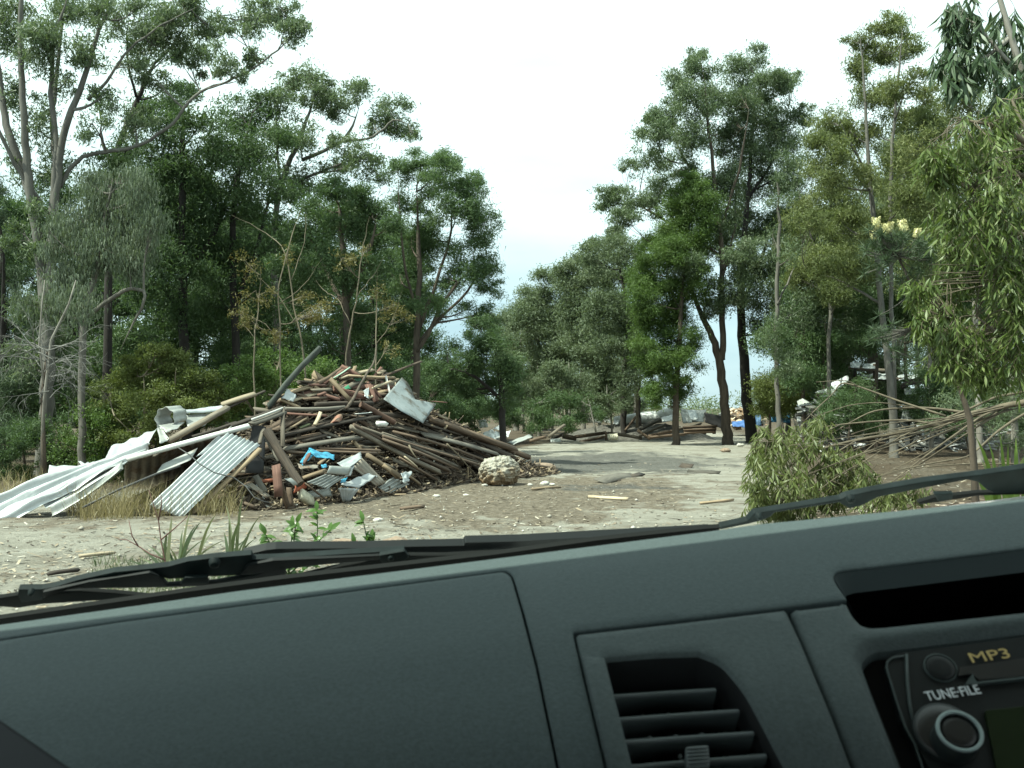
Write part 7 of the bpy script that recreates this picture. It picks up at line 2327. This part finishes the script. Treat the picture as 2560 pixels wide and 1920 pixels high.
def fallen_branch():
    D = 13.0
    rr = random.Random(3)
    root = empty('fallen_branch', P(2050, 1020 + EYE * FPX / D, D))
    setp(root, 'fallen gum bough with leafy twigs sprawling in from the right', 'branch')
    lines = [
        ([(2700, 985, -.6), (2560, 1006, -.3), (2504, 1016, -.2), (2429, 1034, 0), (2384, 1046, 0), (2336, 1061, 0), (2281, 1075, 0), (2212, 1089, .1), (2144, 1099, .1), (2040, 1125, .1), (1992, 1150, 0), (1955, 1185, 0)], 15, 3),
        ([(2429, 1034, 0), (2350, 1022, .2), (2281, 1018, .3), (2212, 1023, .4), (2174, 1030, .4), (2109, 1065, .4), (2040, 1109, .3)], 6.5, 2),
        ([(2339, 1060, 0), (2264, 1049, .2), (2178, 1054, .3), (2102, 1061, .4), (2040, 1071, .4), (1955, 1082, .4)], 5.5, 1.8),
        ([(2700, 945, -.5), (2560, 980, -.3), (2487, 992, -.2), (2429, 1020, -.1), (2350, 1051, -.1), (2247, 1092, -.3), (2178, 1144, -.4), (2126, 1171, -.4)], 7, 2),
        ([(2504, 1020, -.2), (2453, 1040, -.3), (2384, 1089, -.4), (2333, 1126, -.5), (2281, 1164, -.6), (2230, 1205, -.7)], 6, 2),
        ([(2640, 1000, -.5), (2560, 1034, -.5), (2497, 1075, -.6), (2453, 1116, -.7), (2418, 1144, -.8), (2350, 1154, -.8), (2264, 1171, -.8), (2202, 1188, -.8)], 6.5, 2),
        ([(2560, 1160, -.9), (2480, 1159, -.9), (2384, 1161, -.9), (2281, 1171, -.9), (2190, 1192, -.9)], 4, 1.5),
        ([(2364, 1040, 0), (2247, 1003, .3), (2144, 965, .5), (2102, 955, .6), (2085, 982, .6), (2040, 1023, .5), (2013, 1051, .4)], 5, 1.8),
        ([(2144, 965, .5), (2118, 950, .5), (2040, 955, .5)], 2.5, 1),
        ([(2281, 1018, .3), (2200, 1005, .4), (2120, 1012, .4), (2030, 1045, .4)], 3, 1.2),
        ([(2102, 1061, .4), (2050, 1085, .2), (1980, 1100, .1), (1920, 1105, 0)], 3, 1.2),
        ([(2144, 1099, .1), (2060, 1150, -.1), (2010, 1190, -.2), (1960, 1250, -.3)], 4, 1.4),
        ([(2126, 1171, -.4), (2080, 1200, -.4), (2030, 1240, -.4)], 3, 1.2),
        ([(2212, 1089, .1), (2160, 1130, 0), (2100, 1190, -.2), (2060, 1240, -.3)], 3.2, 1.2)]
    for k in range(16):
        u = rr.uniform(0, 1)
        x0, y0 = 2300 + 320 * u, 1072 - 82 * u + rr.uniform(-4, 10)
        x1, y1 = rr.uniform(1960, 2240), rr.uniform(1080, 1225)
        b = rr.uniform(-18, 10)
        lines.append(([(x0, y0, -.2 * u), (x0 * .7 + x1 * .3, y0 * .7 + y1 * .3 + b * .7, -.3), (x0 * .35 + x1 * .65, y0 * .35 + y1 * .65 + b, -.4), (x1, y1, -.4)], rr.uniform(2.5, 4.5), .9))
    tips = []
    for i, (pts, r0, r1) in enumerate(lines):
        q = np.array([P(x, y, D + d) for x, y, d in pts])
        t = np.linspace(0, len(q) - 1, (len(q) - 1) * 3 + 1)
        q = np.stack([np.interp(t, np.arange(len(q)), q[:, a]) for a in range(3)], 1)
        q[1:-1] = (q[:-2] + 2 * q[1:-1] + q[2:]) / 4
        g = Geo()
        g.tube(q, np.linspace(r0, r1, len(q)) / FPX * D * .58, 8)
        link('bough' if i == 0 else 'limb', g.mesh('bough' if i == 0 else 'limb'), BARK['bough'], root)
        tips += [Vector(a) for a in q[len(q) // 2:]]
    tw = Geo()
    tarr = np.array([tuple(t) for t in tips])

    def anchor(p):
        d = np.linalg.norm(tarr - np.array(p), axis=1)
        return tips[int(np.argmin(d))]
    cl = [(1930, 1090, 45, 30), (1895, 1125, 25, 34), (1905, 1190, 30, 44), (1905, 1245, 34, 30), (1950, 1150, 56, 50), (2010, 1105, 56, 36), (1990, 1200, 66, 46), (2070, 1180, 60, 46), (1960, 1245, 56, 28), (2050, 1240, 60, 30), (2130, 1215, 50, 34, .8), (2030, 1055, 56, 26, .6), (2100, 1130, 50, 40, .5), (2180, 1200, 50, 30, .6), (1960, 1270, 40, 20), (2210, 1235, 60, 24, .7), (2150, 1160, 50, 30, .4), (2280, 1215, 40, 22, .4)]
    places = hang_sprays(cl, D - .1, rr, 430, .5, .75, (.7, 1.25), tw, anchor)
    setp(link('twigs', tw.mesh('twigs'), BARK['bough'], root), kind='stuff')
    leaves_on(root, [LEAF['olive'], LEAF['olive'], LEAF['yellow']], places, .115, .021, seed=4)


fallen_branch()


def near_gum(name, label, D, trunk, clumps, mats, L, W, n_per, seed, droop=.75, fans=(), bark='bough', limbs=()):
    rr = random.Random(seed)
    q = [P(x, y, D + d) for x, y, d in trunk]
    root = empty(name, (q[0].x, q[0].y, float(gz(q[0].x, q[0].y))))
    setp(root, label, 'tree')
    g = Geo()
    g.tube([Vector((q[0].x, q[0].y, -.1))] + q, [.085] + list(np.linspace(.075, .02, len(q))), 9)
    link('trunk', g.mesh('trunk'), BARK[bark], root)
    pts = list(q[1:])
    for lm in limbs:
        w = [P(x, y, D + d) for x, y, d in lm]
        g = Geo()
        g.tube(w, np.linspace(.03, .008, len(w)), 7)
        link('limb', g.mesh('limb'), BARK[bark], root)
        pts += w[1:]
        for a, b in zip(w, w[1:]):
            pts.append((a + b) / 2)
    arr = np.array([tuple(p) for p in pts])
    tw = Geo()
    for (x0, y0, d0), (x1, y1, d1), n, spread in fans:
        a = P(x0, y0, D + d0)
        for k in range(n):
            b = P(x1 + rr.gauss(0, 12), y1 + rr.gauss(0, spread), D + d1 + rr.uniform(-.3, .3))
            tw.tube(bez(a, (a + b) / 2 + Vector((0, 0, rr.uniform(-.05, .08))), b, 7), np.linspace(.0065, .0015, 7), 4, cap=False)

    def anchor(p):
        d = np.linalg.norm(arr - np.array(p), axis=1) + np.abs(arr[:, 2] - p.z) * .3
        return pts[int(np.argmin(d))]
    places = hang_sprays(clumps, D, rr, n_per, .5, droop, (.75, 1.25), tw, anchor)
    setp(link('twigs', tw.mesh('twigs'), BARK[bark], root), kind='stuff')
    leaves_on(root, mats, places, L, W, seed=seed)


near_gum('overhanging_gum', 'nearest gum with big olive leaves crowding the right edge of the view', 8.0,
         [(2700, 1500, 0), (2690, 1100, 0), (2660, 800, 0), (2640, 500, 0), (2620, 250, 0)],
         [(2500, 290, 50, 40, .5), (2420, 310, 44, 36, .4), (2545, 270, 36, 50, .6), (2440, 340, 60, 40, .5), (2540, 360, 40, 50, .6), (2480, 640, 60, 40, .8), (2380, 680, 40, 30, .4), (2560, 640, 30, 50), (2440, 420, 60, 40), (2360, 430, 40, 30, .7), (2500, 480, 60, 56), (2400, 520, 56, 46), (2470, 570, 70, 52), (2540, 540, 40, 60), (2400, 600, 40, 36, .7), (2520, 670, 46, 56), (2450, 680, 50, 36), (2330, 800, 46, 36), (2400, 825, 66, 46), (2330, 750, 36, 36, .8), (2300, 720, 30, 26, .5), (2450, 880, 66, 40), (2490, 790, 56, 56), (2540, 870, 40, 66), (2400, 900, 50, 36), (2370, 780, 50, 40), (2550, 750, 30, 56), (2480, 930, 50, 26), (2340, 380, 36, 26, .5), (2530, 420, 40, 40)],
         [LEAF['near'], LEAF['near'], LEAF['olive']], .080, .0165, 560, 21, .75,
         fans=[((2660, 360, 0), (2440, 390, -.1), 5, 22), ((2660, 690, 0), (2320, 705, -.2), 13, 26), ((2660, 400, 0), (2470, 470, .1), 6, 22), ((2660, 700, 0), (2420, 760, .1), 7, 20)],
         limbs=[[(2690, 1060, 0), (2590, 960, -.1), (2530, 890, -.1), (2495, 835, -.1), (2440, 790, 0)], [(2650, 640, 0), (2560, 590, 0), (2480, 540, 0), (2430, 480, 0)], [(2665, 820, 0), (2560, 800, .1), (2440, 830, .1), (2370, 800, .1)], [(2640, 480, 0), (2560, 440, .1), (2470, 410, .1)], [(2640, 420, 0), (2590, 350, 0), (2550, 300, .1), (2530, 250, .1)], [(2620, 390, 0), (2540, 340, 0), (2470, 310, -.1), (2410, 300, -.1)]])
near_gum('hanging_gum', 'near gum with dark leaves hanging into the top right corner', 12.0,
         [(2650, 1400, 0), (2640, 900, 0), (2600, 500, 0), (2560, 200, 0), (2500, 0, 0), (2480, -120, 0)],
         [(2440, 30, 60, 44), (2390, 80, 44, 40), (2375, 140, 30, 36), (2425, 150, 46, 38), (2395, 190, 30, 20), (2480, 110, 46, 50), (2540, 60, 40, 60), (2520, 265, 44, 44), (2535, 320, 30, 36), (2500, 190, 36, 36, .6), (2555, 180, 30, 50), (2380, 20, 30, 36), (2500, 330, 30, 30, .6), (2550, 380, 24, 36, .7)],
         [LEAF['hang'], LEAF['hang'], LEAF['grey']], .20, .036, 150, 33, .95,
         limbs=[[(2560, 200, 0), (2500, 130, 0), (2440, 60, 0), (2400, 40, 0)], [(2580, 330, 0), (2540, 260, 0), (2500, 220, 0)], [(2530, 90, 0), (2470, 140, .1), (2420, 160, .1), (2390, 170, .1)]], bark='pale')


def banksia():
    D = 9.0
    rr = random.Random(9)
    base = P(2448, 1480, D)
    root = empty('flowering_shrub', (base.x, base.y, 0))
    setp(root, 'dark needle-leaved shrub topped with pale yellow flower spikes', 'shrub')
    g = Geo()
    g.tube([Vector((base.x, base.y, -.05)), P(2436, 1180, D), P(2425, 1050, D), P(2380, 900, D), P(2290, 740, D), P(2245, 640, D)], [.034, .032, .028, .02, .014, .008], 7)
    link('stem', g.mesh('stem'), BARK['brown'], root)
    tops = [(2190, 560, 24), (2184, 590, 20), (2214, 573, 22), (2226, 568, 18), (2257, 566, 26), (2293, 584, 20)]
    fl = m_plain('flower_yellow', (.60, .57, .30), .8, noise=60)
    tufts = [(x, y + 30, 46, 34) for x, y, h in tops] + [(2240, 640, 60, 40), (2290, 660, 50, 40), (2200, 660, 50, 36), (2320, 620, 40, 40), (2270, 700, 60, 40), (2230, 820, 54, 40), (2190, 840, 46, 36), (2260, 870, 46, 40), (2320, 780, 50, 50, .7), (2300, 900, 50, 40, .7)]
    hubs = [P(2245, 640, D), P(2270, 740, D), P(2300, 900, D), P(2285, 820, D)]
    for i, (x, y, h) in enumerate(tops):
        c = P(x, y, D + rr.uniform(-.15, .15))
        k = h / FPX * D * .85
        g = Geo()
        up = Vector((rr.uniform(-.25, .25), rr.uniform(-.2, .2), 1)).normalized()
        g.tube([c - up * k * .75, c - up * k * .6, c, c + up * k * .5, c + up * k * .75], [k * .2, k * .36, k * .4, k * .33, k * .1], 10)
        for s in range(150):
            u = rr.uniform(-.65, .7)
            th = rr.uniform(0, 6.28)
            d = Vector((math.cos(th), math.sin(th), .35))
            p = c + up * k * u + d * k * .30
            g.tube([p, p + d * k * .26], [.0028, .0018], 3, cap=False)
        link('flower_spike', g.mesh('flower_spike'), fl, root)
        g = Geo()
        g.tube(bez(hubs[0], (hubs[0] + c) / 2 + Vector((0, 0, -.04)), c - up * k * .7, 6), np.linspace(.008, .004, 6), 5)
        link('stem', g.mesh('stem'), BARK['grey'], root)
    C, S, N, T = [], [], [], []
    tw = Geo()
    v_, f_, t_ = [], [], []
    n = 0
    for cl in tufts:
        x, y, rx, ry = cl[:4]
        for s in range(7):
            c = P(x + rr.gauss(0, rx * .4), y + rr.gauss(0, ry * .4), D + rr.uniform(-.2, .2))
            h = min(hubs, key=lambda q: (q - c).length)
            tw.tube(bez(h, (h + c) / 2 + Vector((0, 0, -.03)), c, 4), [.006, .005, .004, .003], 4, cap=False)
            for j in range(34):
                d = Vector((rr.gauss(0, 1), rr.gauss(0, 1), rr.gauss(.35, .8))).normalized()
                l = rr.uniform(.07, .13)
                b = d.cross(Vector((rr.gauss(0, 1), rr.gauss(0, 1), rr.gauss(0, 1)))).normalized() * .0035
                v_ += [tuple(c + d * .01 - b), tuple(c + d * .01 + b), tuple(c + d * l)]
                f_.append((n, n + 1, n + 2))
                t_.append(rr.random())
                n += 3
    setp(link('twigs', tw.mesh('twigs'), BARK['grey'], root), kind='stuff')
    setp(link('needles', mesh_np('needles', v_, np.array(f_), t_), LEAF['pine'], root), kind='stuff')


banksia()


def strap_plant(label, base_px, D, blades, mat, wid, seed, name='strap_leaved_plant'):
    """tuft of long strap leaves; each blade given by the pixel of its tip"""
    rr = random.Random(seed)
    b0 = P(*base_px, D)
    b0.z = float(gz(b0.x, b0.y))
    root = empty(name, b0)
    setp(root, label, 'plant')
    for (x, y, dd) in blades:
        t = P(x, y, D + dd)
        a = b0 + Vector((rr.gauss(0, .06), rr.gauss(0, .06), -.02))
        m = (a + t) / 2 + Vector(((a.x - t.x) * .25, 0, (t.z - a.z) * .22))
        c = bez(a, m, t, 7)
        side = np.cross(c[-1] - c[0], np.array([rr.gauss(0, .4), -1, .2]))
        side /= np.linalg.norm(side)
        w = wid * rr.uniform(.7, 1.2) * np.array([.6, .9, 1, .95, .8, .55, .05])
        v = np.concatenate([c - side * w[:, None] / 2, c + side * w[:, None] / 2 + np.array([0, .002, 0])])
        f = [(i, i + 1, 8 + i, 7 + i) for i in range(6)]
        me = mesh_np('blade', v, np.array(f), np.full(6, rr.random()), smooth=True)
        link('blade', me, mat, root)


strap_plant('tuft of stiff strap leaves behind the left wiper, left of the other tuft', (440, 1440), 9.2,
            [(x, y, rnd.uniform(-.3, .3)) for x, y in ((430, 1290), (418, 1330), (456, 1325), (475, 1280), (490, 1312), (505, 1300), (530, 1330), (540, 1285), (400, 1350), (385, 1340), (368, 1362), (355, 1375), (345, 1392), (560, 1350), (450, 1345), (515, 1345), (470, 1350), (390, 1395), (310, 1398), (580, 1390), (425, 1370), (250, 1428), (268, 1432))],
            LEAF['blade'], .028, 5)
strap_plant('tuft of stiff strap leaves behind the left wiper, right of the other tuft', (585, 1425), 9.0,
            [(x, y, rnd.uniform(-.2, .2)) for x, y in ((565, 1262), (572, 1300), (607, 1240), (600, 1300), (650, 1290), (628, 1330), (590, 1330), (560, 1330), (640, 1345), (612, 1350))],
            LEAF['blade'], .030, 6)
strap_plant('bright green strap-leaved plant at the right edge by the wiper', (2520, 1330), 9.5,
            [(x, y, rnd.uniform(-.3, .3)) for x, y in ((2440, 1092), (2470, 1100), (2500, 1085), (2540, 1095), (2580, 1100), (2450, 1140), (2520, 1110), (2480, 1150), (2560, 1140), (2430, 1170), (2600, 1150), (2500, 1160), (2545, 1160), (2470, 1180), (2575, 1180))],
            LEAF['strap'], .055, 7)


def red_stem():
    D = 9.1
    b = P(420, 1440, D)
    b.z = float(gz(b.x, b.y))
    root = empty('dry_weed', b)
    setp(root, 'thin reddish branching weed stem rising from the left strap tuft', 'plant')
    for pts in ([(420, 1440), (412, 1400), (402, 1350), (396, 1300), (380, 1250), (372, 1225)], [(396, 1300), (404, 1260), (402, 1235)], [(402, 1350), (440, 1318), (470, 1290)], [(412, 1400), (375, 1385), (345, 1365), (318, 1350), (296, 1348)], [(345, 1365), (330, 1340), (322, 1300)]):
        g = Geo()
        g.tube([P(x, y, D) for x, y in pts], np.linspace(.008, .003, len(pts)), 5)
        link('stem', g.mesh('stem'), m_red, root)


m_red = m_bark('bark_red', (.09, .04, .035), (.20, .11, .09), 9)
red_stem()


def weed(label, D, stems, seed):
    rr = random.Random(seed)
    b = P(stems[0][0][0], stems[0][0][1], D)
    b.z = float(gz(b.x, b.y))
    root = empty('broadleaf_weed', b)
    setp(root, label, 'plant', 'broad-leaved weeds by the left wiper')
    pl = []
    for s in stems:
        pts = [P(x, y, D + rr.uniform(-.05, .05)) for x, y in s]
        g = Geo()
        g.tube(pts, np.linspace(.008, .004, len(pts)), 5)
        link('stem', g.mesh('stem'), LEAF['weed'], root)
        for p, q in zip(pts, pts[1:]):
            for k in range(8):
                c = p.lerp(q, rr.random())
                d = Vector((rr.gauss(0, 1), rr.gauss(-.3, .6), rr.gauss(.25, .45))).normalized()
                pl.append((c, d, Vector((rr.gauss(0, .4), -.7, 1)), rr.uniform(.55, 1.15)))
        pl.append((pts[-1], (pts[-1] - pts[-2]).normalized(), Vector((.2, -1, .6)), 1.0))
    leaves_on(root, [LEAF['weed']], pl, .09, .042, seed=seed, curve=.35)


weed('sprawling broad-leaved weed with glossy leaves just right of the strap tufts', 9.0, [[(720, 1440), (700, 1400), (672, 1352), (660, 1330)], [(720, 1440), (732, 1380), (738, 1320), (742, 1305)], [(720, 1440), (770, 1390), (800, 1350), (828, 1322)], [(740, 1440), (790, 1400), (836, 1372)]], 3)
weed('upright broad-leaved weed with rounded leaves beside the orange dirt', 9.0, [[(915, 1440), (914, 1390), (918, 1350), (908, 1302)], [(915, 1440), (890, 1390), (886, 1360)], [(915, 1440), (928, 1380), (930, 1345)]], 4)
weed('single tall weed shoot in front of the crushed iron', 9.6, [[(790, 1420), (791, 1370), (794, 1320), (792, 1275)]], 5)
weed('small weed shoot between the strap tufts and the broad-leaved weeds', 9.4, [[(728, 1420), (728, 1370), (730, 1315)]], 6)
rock('dirt_clod', 'orange-brown clod of dirt between the weeds', P(862, 1366, 9.6), (.17, .12, .07), BROWNST, 3, .35, 2, 31, cat='clod')
rock('dirt_clod', 'orange-brown crumbling clod right of the upright weed', P(990, 1360, 9.9), (.16, .11, .06), BROWNST, 3, .4, 2, 37, cat='clod')


def straw(label, spots, n, seed, mat='straw', h=(.25, .6), name='dry_grass'):
    g = np.random.default_rng(seed)
    V_, F_, T_ = [], [], []
    m = 0
    for (x0, x1, y0, y1, w) in spots:
        k = int(n * w)
        px = g.uniform(x0, x1, k)
        py = g.uniform(y0, y1, k)
        D = EYE * FPX / (py - HY)
        base = np.stack([(px - CX) / FPX * D, D, np.zeros(k)], -1)
        base[:, 2] = gz(base[:, 0], base[:, 1]) - .01
        L = g.uniform(*h, k)
        d = np.stack([g.normal(0, .38, k), g.normal(0, .3, k), np.ones(k)], -1)
        d /= np.linalg.norm(d, axis=1)[:, None]
        bend = np.stack([g.normal(0, .3, k), g.normal(0, .2, k), -.25 * np.ones(k)], -1)
        sd = np.stack([np.cos(g.uniform(0, 3.14, k)), np.sin(g.uniform(0, 3.14, k)) * .4, np.zeros(k)], -1)
        w_ = g.uniform(.004, .009, k)[:, None]
        p0 = base
        p1 = base + d * L[:, None] * .55
        p2 = base + d * L[:, None] + bend * L[:, None] * .5
        v = np.stack([p0 - sd * w_ / 2, p0 + sd * w_ / 2, p1 + sd * w_ * .45, p1 - sd * w_ * .45, p2], 1).reshape(-1, 3)
        i = m + np.arange(k)[:, None] * 5
        F_.append((np.hstack([i, i + 1, i + 2, i + 3]), np.hstack([i + 3, i + 2, i + 4])))
        V_.append(v)
        T_.append(g.random(k))
        m += 5 * k
    quads = np.vstack([a for a, b in F_])
    tris = np.vstack([b for a, b in F_])
    t = np.concatenate(T_)
    setp(link(name, mesh_np(name, np.vstack(V_), [quads, tris], np.concatenate([t, t])), LEAF[mat]), label, 'grass', kind='stuff')


straw('dry tan grass growing along the front of the roofing iron', [(170, 400, 1272, 1302, 1.2), (390, 600, 1272, 1296, 1.0), (-40, 140, 1220, 1270, .7), (440, 590, 1230, 1285, .6), (200, 330, 1285, 1305, .7)], 560, 3, h=(.25, .75))
straw('short green grass at the foot of the strap tufts under the wiper', [(230, 720, 1400, 1520, 1.0)], 2200, 4, 'blade', (.05, .2), 'green_grass')
straw('sparse dry grass and weeds at the foot of the left stand', [(-100, 560, 1180, 1215, 1.0)], 700, 5, 'bush', (.15, .5), 'low_weeds')
